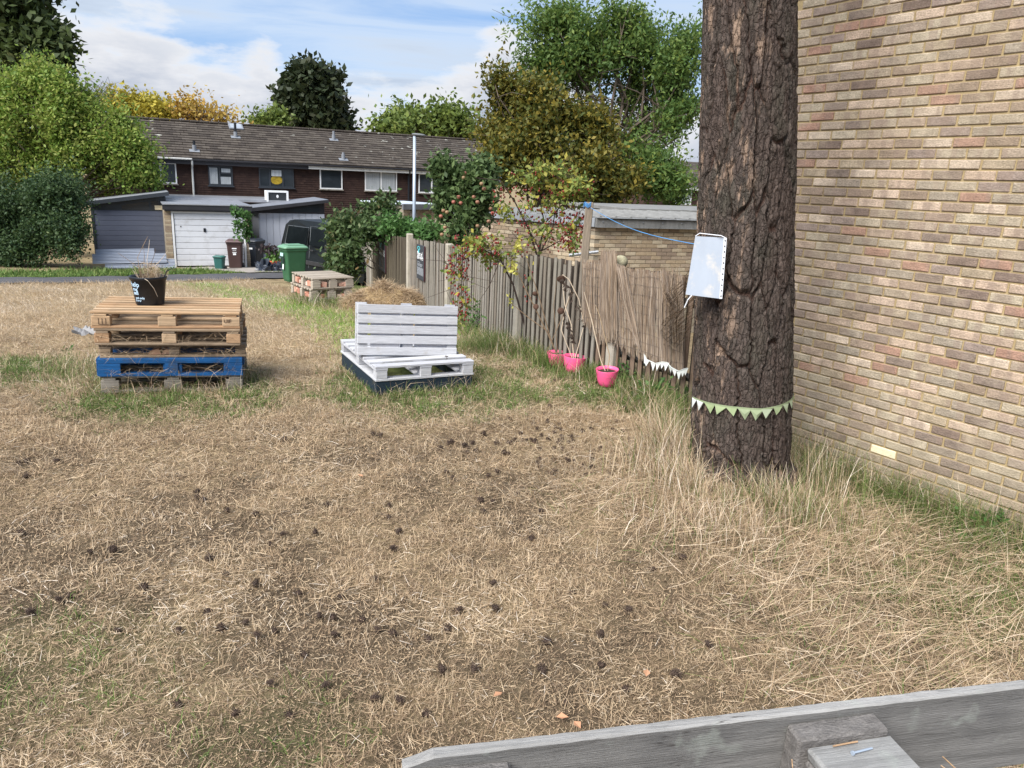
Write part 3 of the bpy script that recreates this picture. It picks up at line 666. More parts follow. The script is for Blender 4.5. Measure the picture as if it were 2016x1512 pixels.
# ------------------------------------------------------------------ second house, far right
h2F = Face(at(1340, 385, 47.), hdir(4180, 505)); h2 = thing('house', 'brown house seen between the big tree and the pine trunk', 'house', (h2F.O.x, h2F.O.y, -3))
a = h2F.uz(1270, 380)[0]; b = h2F.uz(1480, 380)[0]; z2e = h2F.uz(1340, 366)[1]; z2r = hit(1340, 318, h2F.O - h2F.n * 4, h2F.n).z
put('wall', MB().box(a, b, 0, 8, -3, z2e).mesh('wall', M_hang), h2, h2F.M())
hb = MB(); zz = z2e - 2.
while zz < z2e - .1: hb.prism([(0, zz), (.0, zz + .105), (-.02, zz)], a, b, M=basis((0, 0, 0), (0, 1, 0), (1, 0, 0), (0, 0, 1))); zz += .105
put('wall_tiles', hb.mesh('wall_tiles', M_hang), h2, h2F.M(), kind='stuff')
sl2 = math.atan2(z2r - z2e, 4.3); S2 = math.hypot(z2r - z2e, 4.3); M2 = h2F.M(0, .3, z2e) @ RX(sl2)
tb = MB(); rs2 = S2 / 15
for r_ in range(15):
    u = a
    while u < b: tb.box(-tw / 2 + .003, tw / 2 - .003, 0, rs2 + .06, 0, .022, M=M2 @ T(u + (tw / 2 if r_ % 2 else 0), r_ * rs2 - .05, .02 + random.uniform(0, .01)) @ RX(math.radians(-3.6))); u += tw
put('roof_tiles', tb.mesh('roof_tiles', M_tile), h2, kind='stuff')
put('fascia', MB().box(a, b, -.3, -.26, z2e - .22, z2e - .02).mesh('fascia', M_whitef), h2, h2F.M())
window(h2F, h2, 1328, 371, 1359, 403, M_white_upvc, [.5], None, curtain=[.97, .6])

# ------------------------------------------------------------------ flat-roofed brick garage behind the fence
cO = at(1172, 447, 14.4); u1_ = hdir(5200, 505); n1_ = Vector((u1_.y, -u1_.x, 0))
fF = Face(cO, u1_, n1_)
lv = Vector((-.72, .69, 0)).normalized(); nL = Vector((-lv.y, lv.x, 0)); nL = nL if nL.y < 0 else -nL
lF = Face(cO, lv, nL)
gg = thing('garage', 'flat-roofed brick garage with concrete roof edge behind the closeboard fence', 'garage', (cO.x, cO.y, -1.2))
zf = cO.z; ur = fF.uz(1500, 450)[0]; ul = 4.6
put('wall', MB().box(.004, ur, .012, .12, -1.3, zf).mesh('wall', M_mortar2), gg, fF.M())
put('wall', MB().box(.004, ul, .012, .12, -1.3, zf).mesh('wall', M_mortar2), gg, basis((cO.x, cO.y, 0), lv, -nL, (0, 0, 1)))
bm_ = MB().cbox(-.1075, .1075, -.0, .1, 0, .065, .004, jit=.0015).mesh('brick', M_brick2)
rows = int(1.35 / .075)
MLs = basis((cO.x, cO.y, 0), lv, -nL, (0, 0, 1))
cnt = 0; rb2 = MB()
for r_ in range(rows):
    zz = zf - .07 - r_ * .075
    for (Mx, L, vis) in ((fF.M(), ur, 2.4), (MLs, ul, 9)):
        u = .1075 + (.1125 if r_ % 2 else 0)
        while u < L - .05:
            Mq = Mx @ T(u, random.uniform(-.003, .003), zz)
            if u < vis and cnt < 300 and (Mx is MLs or u < vis): put('brick', bm_, gg, Mq); cnt += 1
            else: rb2.cbox(-.1075, .1075, 0, .1, 0, .065, .004, M=Mq)
            u += .225
put('bricks', rb2.mesh('bricks', M_brick2), gg, kind='stuff')
M_cedge = mat('stained_concrete_edge', (.20,.20,.195), .9, 5, (3, 3, .6), .3, .3, 40, dirt=((.09,.09,.085), 4, .5, .7, .7))
M_ledge = mat('pale_metal_edge', (.27,.29,.32), .5, 5, (3, 3, .6), .15, dirt=((.25,.26,.25), 4, .5, .7, .7))
put('roof_edge', MB().cbox(-.02, ur, -.06, .02, zf - .005, zf + .16, .006).mesh('roof_edge', M_cedge), gg, fF.M(), label='stained grey concrete edge')
put('roof_edge', MB().cbox(-.02, ul, -.06, .02, zf - .0, zf + .165, .006).mesh('roof_edge', M_ledge), gg, MLs, label='pale edge on the side wall')
bt = MB().lathe([(.012, 0), (.012, .012), (.0, .014)], 8).mesh('bolt', M_lead)
for k in range(9): put('bolt', bt, gg, fF.M(.12 + .42 * k, .062, zf + .1) @ RX(PI / 2))
M_rough = mat('corrugated_cement', (.20,.20,.195), .9, 4, amt=.25, bump=.4, bs=30)
p0 = cO; Vr = [p0 - u1_ * 0 + n1_ * .1, p0 + u1_ * ur + n1_ * .1, p0 + u1_ * ur - n1_ * 4.5, p0 + lv * ul]
mb = MB(); mb.add([(v.x, v.y, zf + .17) for v in Vr] + [(v.x, v.y, zf + .0) for v in Vr], [(0, 1, 2, 3), (7, 6, 5, 4)])
put('roof_sheet', mb.mesh('roof_sheet', M_rough), gg)
rr = MB()
for k in range(14): rr.tube([(.15 + k * .32, .1, zf + .175), (.15 + k * .32, 4., zf + .175)], .028, 6)
put('roof_ribs', rr.mesh('roof_ribs', M_rough), gg, fF.M(), kind='stuff')
g2 = Face(at(1242, 414, 20.), u1_, n1_); g2z = g2.uz(1242, 410)[1]
put('garage_roof', MB().cbox(0, 6, 0, 4, g2z - .1, g2z, .01).cbox(.1, 5.9, .1, 3.9, -1.2, g2z - .11, .01).mesh('garage_roof', M_rough), None, g2.M(), label='further low garage with a rough grey roof behind the brick garage', cat='garage')

# ------------------------------------------------------------------ big brick wall on the right
wN = Vector((wV.y, -wV.x, 0)); wN = wN if wN.x < 0 else -wN      # faces left
wMz = -.42
def wallM(s, z, off=0): o = WB + wV * s + wN * off; return basis((o.x, o.y, z), wV, -wN, (0, 0, 1)) if (wV.cross(-wN)).z > 0 else basis((o.x, o.y, z), -wV, -wN, (0, 0, 1))
send = 0.
for px in range(1620, 1380, -4):
    q = hit(px, 500, WB, wN); s_ = (q - WB).dot(wV)
    if px <= 1490: send = s_; break
bh = thing('brick_house', 'tall pale brick side wall of a house on the right', 'house', (WB.x, WB.y, -.4))
s0 = -3.4; topz = 5.4
flip = (wV.cross(-wN)).z < 0
def wbox(mb, a, b, y0, y1, z0_, z1_): 
    if flip: a, b = -b, -a
    return mb.box(a, b, y0, y1, z0_, z1_)
core = MB(); wbox(core, s0, send - .01, .009, .3, wMz, topz); wbox(core, s0, send - .01, .3, 6., wMz, topz - .01)
put('wall', core.mesh('wall', M_mortar), bh, wallM(0, 0))
rf = MB(); wbox(rf, s0 - .3, send + .3, -.3, 6.3, topz + .01, topz + .2); put('roof', rf.mesh('roof', M_tile), bh, wallM(0, 0))
bricks = [MB().cbox(-.1055, .1055, 0, .05, 0, .063, .005, jit=.0016).mesh('brick', M_brick) for _ in range(8)]
M_cream = mat('cream_brick', (.68,.60,.42), .9, 7, amt=.08, bump=.4, bs=60, fine=(55, .1))
M_smear = mat('smeared_brick', [(.37,.315,.215), (.33,.28,.195), (.42,.35,.24)], .95, 7, amt=.2, bump=.4, bs=60, fine=(40, .15))
lst = []
nrows = int((topz - wMz) / .075)
for r_ in range(nrows):
    zz = wMz + r_ * .075 + .004; s_ = s0 + (.1125 if r_ % 2 else 0) + .11
    while s_ < send - .1:
        p = WB + wV * s_; d = Vector((p.x, p.y, zz - CAMZ)); dep = d.dot(F_)
        sxp = 1008 + F0 * d.dot(RC) / dep; syp = 756 - F0 * d.dot(UC) / dep
        lst.append((s_, zz, dep, -20 < sxp < 2036 and -20 < syp < 1530 and sxp > 1540, sxp, syp)); s_ += .225
    e_ = send - .06
vis = sorted([l for l in lst if l[3]], key=lambda l: l[2])
big = set(vis[:299]); rest = MB()
for l in lst:
    Mq = wallM(l[0] + random.uniform(-.0025, .0025), l[1] + random.uniform(-.0015, .0015), random.uniform(-.001, .004)) @ RY(random.uniform(-.006, .006))
    dd = math.hypot(l[4] - 1740, l[5] - 883)
    if dd < 15 and l[3]: put('brick', MB().cbox(-.1055, .1055, 0, .05, 0, .063, .005).mesh('brick', M_cream), bh, Mq, label='single cream brick'); continue
    if l in big: put('brick', random.choice(bricks), bh, Mq)
    else: rest.cbox(-.1055, .1055, 0, .05, 0, .063, .005, M=Mq, jit=.0016)
put('bricks', rest.mesh('bricks', M_brick), bh, kind='stuff')
# ------------------------------------------------------------------ pine tree
def worley(u, v, seed):
    """F1,F2 and cell id for arrays u (periodic-ish), v"""
    ui, vi = np.floor(u).astype(int), np.floor(v).astype(int); f1 = np.full(u.shape, 9.); f2 = f1.copy(); idc = np.zeros(u.shape)
    for a in (-1, 0, 1):
        for b in (-1, 0, 1):
            cx, cy = ui + a, vi + b
            h1 = np.modf(np.abs(np.sin(cx * 127.1 + cy * 311.7 + seed) * 43758.5))[0]; h2 = np.modf(np.abs(np.sin(cx * 269.5 + cy * 183.3 + seed * 2) * 24634.6))[0]
            d = np.hypot(cx + h1 - u, cy + h2 - v); m = d < f1
            f2 = np.where(m, f1, np.minimum(f2, d)); idc = np.where(m, h1, idc); f1 = np.where(m, d, f1)
    return f1, f2, idc
tb0 = P(1455, 958); tY = tb0.y + .33
cb = at(1456, 900, tY); ctp = at(1474, 0, tY)
def rad_at(x0, x1, y): a = at(x0, y, tY); b = at(x1, y, tY); return (b - a).length / 2
r_low, r_mid, r_top = rad_at(1360, 1551, 880), rad_at(1368, 1555, 450), rad_at(1384, 1567, 0)
zc0, zc1 = cb.z, ctp.z; zm = at(1460, 450, tY).z
Htop = 13.
nth, nz = 420, 900
zs_ = np.linspace(-.35, 4.6, nz); th = np.linspace(0, 2 * PI, nth, endpoint=False)
TH, Z = np.meshgrid(th, zs_)
def axis(z): k = (z - zc0) / (zc1 - zc0); return cb.x + (ctp.x - cb.x) * k + .0 * z, tY + 0 * z
Rr = np.interp(Z, [-.35, 0, zc0, zm, zc1, 5], [r_low * 1.32, r_low * 1.12, r_low, r_mid, r_top, r_top * .97])
Rr = Rr * (1 + .018 * np.sin(3 * TH + .6 * Z) + .012 * np.sin(5 * TH - Z * 1.1 + 1))
ncell = 15; wu = TH / (2 * PI) * ncell; warp = .40 * (vnoise(wu * 1.0, Z * 1.6, 1., 3) - .5) + .22 * (vnoise(wu, Z * 7, 1.6, 4) - .5) + .10 * (vnoise(wu, Z * 30, 1.6, 14) - .5)
f1, f2, idc = worley(wu + warp + .25 * np.sin(Z * 2.1), Z * 1.5 + .5 * (vnoise(wu, Z * 3, 1., 8) - .5), 3.)
seam = smooth(0.0, .15, f2 - f1)
k1, k2, kid = worley(wu * 1.7 + warp * 1.6 + 7, Z * 3.6 + .5 * warp, 5.); kseam = smooth(0, .07, k2 - k1)
g1, g2_, idg = worley(wu * 3.1 + warp * 2, Z * 9 + warp, 9.); s2_ = smooth(0, .3, g2_ - g1)
fine_ = vnoise(wu * 6, Z * 22, 1., 12) - .5
disp = -.034 * (1 - seam) - .006 * (1 - kseam) + .009 * (kid - .5) + .012 * (idc - .5) * seam - .0055 * (1 - s2_) + .006 * (idg - .5) + .005 * fine_
# edge of pattern where theta wraps faces away from the camera
RR = Rr + disp; ax_, ay_ = axis(Z)
rot = -PI / 2 + PI
X = ax_ + RR * np.cos(TH + PI / 2); Y = ay_ + RR * np.sin(TH + PI / 2)
V = np.stack([X, Y, Z], -1).reshape(-1, 3)
i0 = np.arange(nz - 1)[:, None] * nth; j0 = np.arange(nth)[None]; j1 = (j0 + 1) % nth
Fq = np.stack([i0 + j0, i0 + j1, i0 + nth + j1, i0 + nth + j0], -1).reshape(-1, 4)
def bark_mat():
    m = bpy.data.materials.new('pine_bark'); m.use_nodes = True; t = NT(m.node_tree)
    co = t.n('ShaderNodeTexCoord').outputs['Object']; pl = t.n('ShaderNodeAttribute', attribute_name='plate').outputs['Fac']; se = t.n('ShaderNodeAttribute', attribute_name='seam').outputs['Fac']
    n = t.noise(t.vmap(co, (1, 1, .3)), 26, 8, .7); n2 = t.noise(co, 90, 5, .7); n3 = t.noise(t.vmap(co, (1, 1, .4)), 5, 5, .6)
    c = t.ramp(pl, [(0, (.068, .050, .042)), (.35, (.09, .068, .058)), (.65, (.075, .062, .053)), (1, (.115, .088, .075))])
    c = t.mix(t.rng(n, .45, .75), c, (.15, .115, .10)); c = t.mix(t.math('MULTIPLY', t.rng(n3, .5, .72), .6), c, (.08, .08, .06))
    c = t.mix(t.math('MULTIPLY', t.rng(n2, .56, .7), .5), c, (.25, .205, .18)); c = t.mix(t.math('MULTIPLY', t.rng(se, .35, .0), .5), c, (.11, .05, .032))
    n5 = t.noise(t.vmap(co, (1, 1, .22)), 17, 4, .6); gl = t.n('ShaderNodeSeparateXYZ'); t.put(gl.inputs[0], co)
    left = t.rng(gl.outputs[0], float(cb.x) - .18, float(cb.x) - .30)
    c = t.mix(t.math('MULTIPLY', t.math('MULTIPLY', t.rng(n5, .56, .64), left), .75), c, (.38, .27, .20))   # scaled-off paler flakes on that side
    b = t.n('ShaderNodeBsdfPrincipled'); t.put(b.inputs['Base Color'], c); b.inputs['Roughness'].default_value = .93; b.inputs['Specular IOR Level'].default_value = .15
    bp = t.n('ShaderNodeBump'); bp.inputs['Strength'].default_value = 1.; bp.inputs['Distance'].default_value = .02;     vo = t.n('ShaderNodeTexVoronoi', feature='DISTANCE_TO_EDGE'); wv_ = t.n('ShaderNodeVectorMath', operation='ADD'); t.put(wv_.inputs[0], t.vmap(co, (1, 1, .32))); sc3 = t.n('ShaderNodeVectorMath', operation='SCALE'); t.put(sc3.inputs[0], t.noise(co, 22, 4, .6, out=1)); sc3.inputs['Scale'].default_value = .035; t.put(wv_.inputs[1], sc3.outputs[0]); t.put(vo.inputs['Vector'], wv_.outputs[0]); vo.inputs['Scale'].default_value = 34
    t.put(bp.inputs['Height'], t.math('ADD', t.math('ADD', n, t.math('MULTIPLY', n2, .6)), t.math('MULTIPLY', t.rng(vo.outputs['Distance'], 0, .12), .9))); t.put(b.inputs['Normal'], bp.outputs[0])
    o = t.n('ShaderNodeOutputMaterial'); t.t.links.new(b.outputs[0], o.inputs[0]); return m
M_bark = bark_mat()
pine = thing('pine_tree', 'large pine tree with deeply cracked bark in the middle right', 'tree', (cb.x, tY, float(gz(cb.x, tY))))
put('trunk', npmesh('trunk', V, Fq, M_bark, smooth_=True, vattr={'plate': (idc * .6 + idg * .4).ravel(), 'seam': seam.ravel()}), pine)
ut = MB(); axz = lambda z: cb.x + (ctp.x - cb.x) * (z - zc0) / (zc1 - zc0)
ut.tube([(axz(4.5), tY, 4.5), (axz(7), tY, 7), (axz(7) + .1, tY, 10), (axz(7) + .1, tY, 13)], [r_top * .95, .26, .17, .05], 20)
put('upper_trunk', ut.mesh('upper_trunk', M_trunk, smooth_=True), pine)
bl = MB(); ND = []
for k in range(26):
    z = 6.4 + 6.2 * k / 26; a = k * 2.4; L = (3.6 - 2.2 * k / 26) * random.uniform(.8, 1.15)
    p0 = Vector((axz(7), tY, z)); p1 = p0 + Vector((math.cos(a) * L * .5, math.sin(a) * L * .5, .25)); p2 = p0 + Vector((math.cos(a) * L, math.sin(a) * L, .3))
    bl.tube([p0, p1, p2], [.07, .045, .015], 6)
    for j in range(9):
        q = p0.lerp(p2, .35 + .65 * j / 8) + Vector((random.gauss(0, .3), random.gauss(0, .3), .2 + random.gauss(0, .15))); ND.append(q)
put('branches', bl.mesh('branches', M_trunk), pine)
M_needle = mat('pine_needles', [(.03,.055,.02), (.05,.08,.03), (.04,.07,.035)], .7, 3, amt=.2, transl=.1, per_obj=False)
ND = np.array([tuple(q) for q in ND]); nn = 60
c_ = np.repeat(ND, nn, 0); d_ = rng.normal(size=(len(c_), 3)); d_ /= np.linalg.norm(d_, axis=1)[:, None]
L_ = rng.uniform(.15, .34, len(c_))[:, None]; sd_ = np.cross(d_, rng.normal(size=d_.shape)); sd_ /= np.linalg.norm(sd_, axis=1)[:, None] + 1e-9
c_ = c_ + rng.normal(size=c_.shape) * .08
V = np.stack([c_ - sd_ * .012, c_ + sd_ * .012, c_ + d_ * L_], 1).reshape(-1, 3)
put('crown', npmesh('crown', V, np.arange(len(V)).reshape(-1, 3), M_needle, rng.random(len(c_))), pine)
def trunk_pt(z, ang, off=0.):
    """point on the trunk surface; ang 0 faces the camera, + to the right"""
    r = float(np.interp(z, [-.35, 0, zc0, zm, zc1, 5], [r_low * 1.32, r_low * 1.12, r_low, r_mid, r_top, r_top * .97])) + off
    a = -PI / 2 + ang; return Vector((axz(z) + r * math.cos(a), tY + r * math.sin(a), z))

# plastic pocket with a faded sheet, tied to the trunk
def tri_on(px, py, Y): return at(px, py, Y)
yk = tY - r_mid - .03
q = [at(1369, 465, yk + .10), at(1428, 468, yk + .0), at(1419, 588, yk - .02), at(1350, 580, yk + .09)]
pk = thing('plastic_pocket', 'faded white sheet in a clear punched pocket tied to the pine trunk', 'notice', q[3])
M_paper = mat('faded_paper', (.34,.385,.455), .6, 6, (1, 1, .3), .06, dirt=((.66,.58,.46), 9, .55, .72, .5), bump=.25, bs=9)
nu, nv = 12, 16; vs = []; fs = []
for j in range(nv + 1):
    for i in range(nu + 1):
        a_ = q[0].lerp(q[1], i / nu); b_ = q[3].lerp(q[2], i / nu); p = a_.lerp(b_, j / nv)
        p.y += .004 * math.sin(i * .25 + j * .12) + .0012 * math.sin(j * .5 - i * .3); vs.append(tuple(p))
for j in range(nv):
    for i in range(nu): k = j * (nu + 1) + i; fs.append((k, k + nu + 1, k + nu + 2, k + 1))
me = MB().add(vs, fs).mesh('sheet', M_paper, smooth_=True); put('sheet', me, pk)
M_film = mat('clear_film', (.80,.83,.88), .15, 3, amt=.05, spec=.8)
st_ = MB(); e0 = q[1] + Vector((.001, -.006, 0)); e1 = q[2] + Vector((.001, -.006, 0)); dx = Vector((.022, .004, 0))
st_.add([e0 - dx * .6, e1 - dx * .6, e1 + dx * .35, e0 + dx * .35], [(0, 1, 2, 3)]); put('punched_strip', st_.mesh('punched_strip', M_film), pk)
hm = MB().cbox(-.0035, .0035, -.001, .001, -.0055, .0055, .001).mesh('punch_hole', M_black)
for k in range(11): p = e0.lerp(e1, (k + .5) / 11); put('punch_hole', hm, pk, T(p.x - .003, p.y - .0025, p.z) @ RY(.08))
put('tie', MB().tube([q[0] + Vector((0, 0, .0)), q[0] + Vector((.03, .01, .02)), q[1] + Vector((-.03, 0, .012)), q[1]], .003, 5).tube([q[3] + Vector((.04, -.01, 0)), q[3] + Vector((.015, -.02, -.03)), q[3] + Vector((.0, .0, -.09))], .004, 5).mesh('tie', M_film), pk)

# bunting round the trunk
M_cord = mat('white_tape', (.66,.68,.60), .8); M_pen = mat('pale_green_pennant', [(.36,.42,.29), (.29,.36,.19), (.43,.48,.41), (.34,.40,.27)], .8, 12, amt=.15, transl=.2)
M_penw = mat('white_pennant', [(.72,.74,.74), (.66,.70,.66)], .8, 12, amt=.1, transl=.2)
bn = thing('bunting', 'pale green pennant bunting tied round the pine trunk', 'bunting', trunk_pt(.4, 0))
zl_, zm_, zr2 = at(1352, 792, tY - .2).z, at(1440, 803, tY - r_low).z, at(1553, 779, tY - .2).z
angs = np.linspace(-1.45, 1.45, 40)
def bz(a): return float(np.interp(a, [-1.45, -.3, .1, 1.45], [zl_, zm_, zm_, zr2]))
tape = MB(); vs = []; fs = []
for i, a in enumerate(angs):
    for dz in (-.008, .006): p = trunk_pt(bz(a) + dz, a, .014); vs.append(tuple(p))
for i in range(len(angs) - 1): fs.append((2 * i, 2 * i + 2, 2 * i + 3, 2 * i + 1))
put('tape', tape.add(vs, fs).mesh('tape', M_pen), bn)
for k, a in enumerate(np.linspace(-1.36, 1.38, 13)):
    w_ = random.uniform(.07, .088); a += random.uniform(-.03, .03); m = MB(); zz = bz(a) - .006
    aw = w_ / r_low / 2 * (1.05)
    P1, P2 = trunk_pt(zz, a - aw, .016), trunk_pt(zz, a + aw, .016); P3 = trunk_pt(zz - random.uniform(.05, .085), a + random.uniform(-.06, .06), .018 + random.uniform(0, .014)); P4 = trunk_pt(zz - .035, a, .024)
    m.add([P1, P2, P3, P4], [(0, 3, 1), (0, 2, 3), (1, 3, 2)]); put('pennant', m.mesh('pennant', M_penw if (k < 2 or k > 11) else M_pen), bn)

# ------------------------------------------------------------------ closeboard fence
ftop = {700: 455, 735: 459, 808: 469, 885: 482, 1021: 499, 1205: 524, 1405: 556}
fn = thing('closeboard_fence', 'weathered closeboard fence with concrete posts running past the white bench', 'fence', FP[2])
tops = [at(q[0], ftop[q[0]], p.y).z for q, p in zip(FPX, FP)]
bd_w = .052
for i in range(len(FP) - 1):
    a, b = FP[i].copy(), FP[i + 1].copy(); d = Vector((b.x - a.x, b.y - a.y, 0)); L = d.length; d.normalize(); n = Vector((d.y, -d.x, 0)); n = n if n.x < 0 else -n
    nbd = max(3, int(L / .104)); nearb = i >= 4
    bkb = MB()
    for k in range(nbd):
        s_ = (k + .5) * L / nbd; x, y = a.x + d.x * s_, a.y + d.y * s_
        z0_ = float(gz(x, y)) + .02; z1_ = tops[i] + (tops[i + 1] - tops[i]) * s_ / L + random.uniform(-.012, .012)
        if i == 4 and .25 < s_ / L < .75 and random.random() < .3: z1_ -= random.uniform(.02, .06)
        H_ = z1_ - z0_
        m = MB(); wv = bd_w * random.uniform(.86, 1.05)
        m.add([(-wv / 2, 0, 0), (wv / 2, .003, 0), (wv / 2, .013, 0), (-wv / 2, .009, 0), (-wv / 2, 0, H_), (wv / 2, .003, H_), (wv / 2, .013, H_), (-wv / 2, .009, H_)],
              [(0, 3, 2, 1), (4, 5, 6, 7), (0, 1, 5, 4), (1, 2, 6, 5), (2, 3, 7, 6), (3, 0, 4, 7)])
        yb = -n if d.cross(-n).z > 0 else n
        xx = d if d.cross(-n).z > 0 else -d
        Mq = basis((x + n.x * .03, y + n.y * .03, z0_), xx, -n, (0, 0, 1)) @ RZ(random.uniform(-.05, .05)) @ RY(random.uniform(-.008, .008)) @ RX(random.uniform(-.01, .01))
        bkb.cbox(-.035, .035, -.005, .01, 0, H_ - .01, .002, M=basis((x - n.x * .045 + d.x * .05, y - n.y * .045 + d.y * .05, z0_), xx, -n, (0, 0, 1)))
        brown = (i == 5) or (i == 4 and s_ / L > .82)
        put('board', m.mesh('board', M_fence2 if brown else (M_fence3 if i == 1 else M_fence)), fn, Mq)
    put('gap_shade_boards', bkb.mesh('gap_shade_boards', M_fenceb), fn, kind='stuff')  # layer added behind the gaps so they read as dark shadow stripes
    for zk in (.25, .8):
        r_ = MB(); pa_ = a - n * .09; pb_ = b - n * .09
        r_.tube([(pa_.x, pa_.y, FP[i].z + (tops[i] - FP[i].z) * zk), (pb_.x, pb_.y, FP[i + 1].z + (tops[i + 1] - FP[i + 1].z) * zk)], .04, 4); put('rail', r_.mesh('rail', M_fence), fn)
for i, (p, q) in enumerate(zip(FP, FPX)):
    d = (FP[min(i + 1, 6)] - FP[max(i - 1, 0)]); d.z = 0; d.normalize(); n = Vector((d.y, -d.x, 0)); n = n if n.x < 0 else -n
    ex = {808: .09, 735: .08, 1021: -.03, 1205: -.25}.get(q[0], .02); hw = .06 if q[0] != 808 else .07
    m = MB().cbox(-hw, hw, -.05, .07, p.z - .2, tops[i] + ex, .015); xx = d if d.cross(-n).z > 0 else -d
    put('post', m.mesh('post', M_conc), fn, basis((p.x + n.x * .03, p.y + n.y * .03, 0), xx, -n, (0, 0, 1)))
# fence frame helper: point at fraction along picture x on the fence plane of bay i
def fenceP(i, px, py, off=0.):
    a, b = FP[i], FP[i + 1]; d = Vector((b.x - a.x, b.y - a.y, 0)).normalized(); n = Vector((d.y, -d.x, 0)); n = n if n.x < 0 else -n
    o = Vector((a.x, a.y, 0)) + n * (.03 + off); return hit(px, py, o, n), d, n

def text_mesh(body, size, m, name='lettering', ext=.001, bold=0.):
    cu = bpy.data.curves.new('txt', 'FONT'); cu.body = body; cu.size = size; cu.extrude = ext; cu.resolution_u = 3; cu.offset = bold
    o = bpy.data.objects.new('txt', cu); C.objects.link(o); dg = bpy.context.evaluated_depsgraph_get()
    me = bpy.data.meshes.new_from_object(o.evaluated_get(dg)); me.name = name
    bpy.data.objects.remove(o); me.materials.clear(); me.materials.append(m); return me
# information boards
M_board = mat('dark_sign', (.045,.05,.06), .5, 3, amt=.05); M_signw = mat('sign_white', (.8,.82,.84), .6, amt=.02); M_teal = mat('sign_teal', (.10,.55,.60), .6, amt=.02); M_maroon = mat('sign_edge', (.07,.025,.03), .6)
for (i, x0, x1, y0, y1, kind) in ((1, 747, 759, 470, 528, 0), (2, 822, 836, 480, 547, 1)):
    (A, d, n), (B, _, _), (Cc, _, _) = fenceP(i, x0, y0, .02), fenceP(i, x1, y0 + 3, .02), fenceP(i, x0, y1, .02)
    wd = abs((B - A).dot(d)); hg = A.z - Cc.z; s1 = 1 if (B - A).dot(d) > 0 else -1; xx = d * s1
    sg = thing('information_board', ('slim dark board of small print on the darker fence bay', 'slim dark board headed Plant of the month')[kind], 'sign', A, group='boards on the closeboard fence')
    MM = basis(A, xx, -n, (0, 0, 1)) 
    put('panel', MB().cbox(0, wd, -.012, .01, -hg, 0, .003).mesh('panel', M_board), sg, MM)
    put('edge', MB().box(wd + .001, wd + .012, -.012, .012, -hg, 0).mesh('edge', M_maroon), sg, MM)
    TX = basis((0, 0, 0), (1, 0, 0), (0, 0, 1), (0, -1, 0))
    lg = MB(); cx_, cz_ = wd * .28, -hg * .1
    for k in range(14):
        a0, a1 = k * 2 * PI / 14, (k + 1) * 2 * PI / 14
        lg.add([(cx_ + wd * .19 * math.cos(a0), -.014, cz_ + hg * .055 * math.sin(a0)), (cx_ + wd * .19 * math.cos(a1), -.014, cz_ + hg * .055 * math.sin(a1)), (cx_ + wd * .11 * math.cos(a1), -.014, cz_ + hg * .037 * math.sin(a1)), (cx_ + wd * .11 * math.cos(a0), -.014, cz_ + hg * .037 * math.sin(a0))], [(0, 3, 2, 1)])
    lg.box(cx_ - wd * .07, cx_ + wd * .07, -.0145, -.0135, -hg * .24, cz_ - hg * .055)
    put('emblem', lg.mesh('emblem', M_teal), sg, MM)
    if kind:
        for body, sz, zz in (('Plant of', wd * .24, -hg * .33), ('the month', wd * .2, -hg * .42)):
            put('lettering', text_mesh(body, sz, M_signw, bold=.001), sg, MM @ T(wd * .05, -.0135, zz) @ TX)
    ln_ = MB()
    rws = [(.50, .4), (.55, .75), (.58, .7), (.61, .65)] + [(.66 + .025 * k, .85) for k in range(9)] if kind else [(.30 + .03 * k, .85) for k in range(7)]
    for f_, ww in rws: ln_.box(wd * .08, wd * (.08 + ww), -.0135, -.0125, -hg * f_ - .0045, -hg * f_ + .0035)
    put('small_print', ln_.mesh('small_print', M_signw if not kind else mat('sign_grey', (.35,.37,.4), .6)), sg, MM)

# timber stake, rope
pst, d_, n_ = fenceP(4, 1150, 516, -.12)
tpk = at(1161, 398, pst.y); stake = thing('timber_stake', 'grey timber stake rising behind the fence with a blue line tied on', 'stake', (pst.x, pst.y, -.4))
mS = MB(); dirn = (tpk - pst); mS.cbox(-.042, .042, -.03, .03, -1.2, dirn.length, .006)
zv = dirn.normalized(); xv = Vector((1, 0, 0)); xv = (xv - zv * xv.dot(zv)).normalized(); yv = zv.cross(xv)
put('shaft', mS.mesh('shaft', M_postw), stake, basis(pst, xv, yv, zv))
ra = at(1163, 409, tpk.y - .05); rb_ = trunk_pt(at(1364, 484, tY - .2).z, -1.35, .01); pts = []
for k in range(13):
    f_ = k / 12; p = ra.lerp(rb_, f_); p.z -= .10 * math.sin(PI * f_) * .6; pts.append(p)
o_ = MB().tube(pts, .003, 5)
for k in range(4): o_.tube([ra + Vector((.045 * math.cos(q_ * PI / 4) - .03, .045 * math.sin(q_ * PI / 4) + .05, .012 * k + (.02 if q_ % 2 else 0))) for q_ in range(9)], .004, 4)
put('washing_line', o_.mesh('washing_line', mat('blue_rope', (.09,.30,.62), .6)), None, label='thin blue line strung from the timber stake to the pine trunk', cat='rope')
# round stone on the fence top
sb_, _, _ = fenceP(4, 1222, 516, -.05)
me = MB().lathe([(.0, -.07), (.05, -.055), (.075, -.01), (.07, .035), (.035, .065), (.0, .07)], 14).mesh('stone_ball', mat('lichen_stone', (.34,.32,.22), .95, 20, amt=.3, bump=.6), smooth_=True)
put('stone_ball', me, None, T(sb_.x, sb_.y, sb_.z), label='round lichened stone on top of the fence above the reeds', cat='stone ball')
# white trim lying behind the fence
ta, tb_ = at(1120, 503, 10.6), at(1178, 496, 10.6)
put('metal_rail', MB().tube([ta, tb_], .022, 4).mesh('metal_rail', M_white_upvc), None, label='short white metal rail just behind the fence beside the stake', cat='rail')

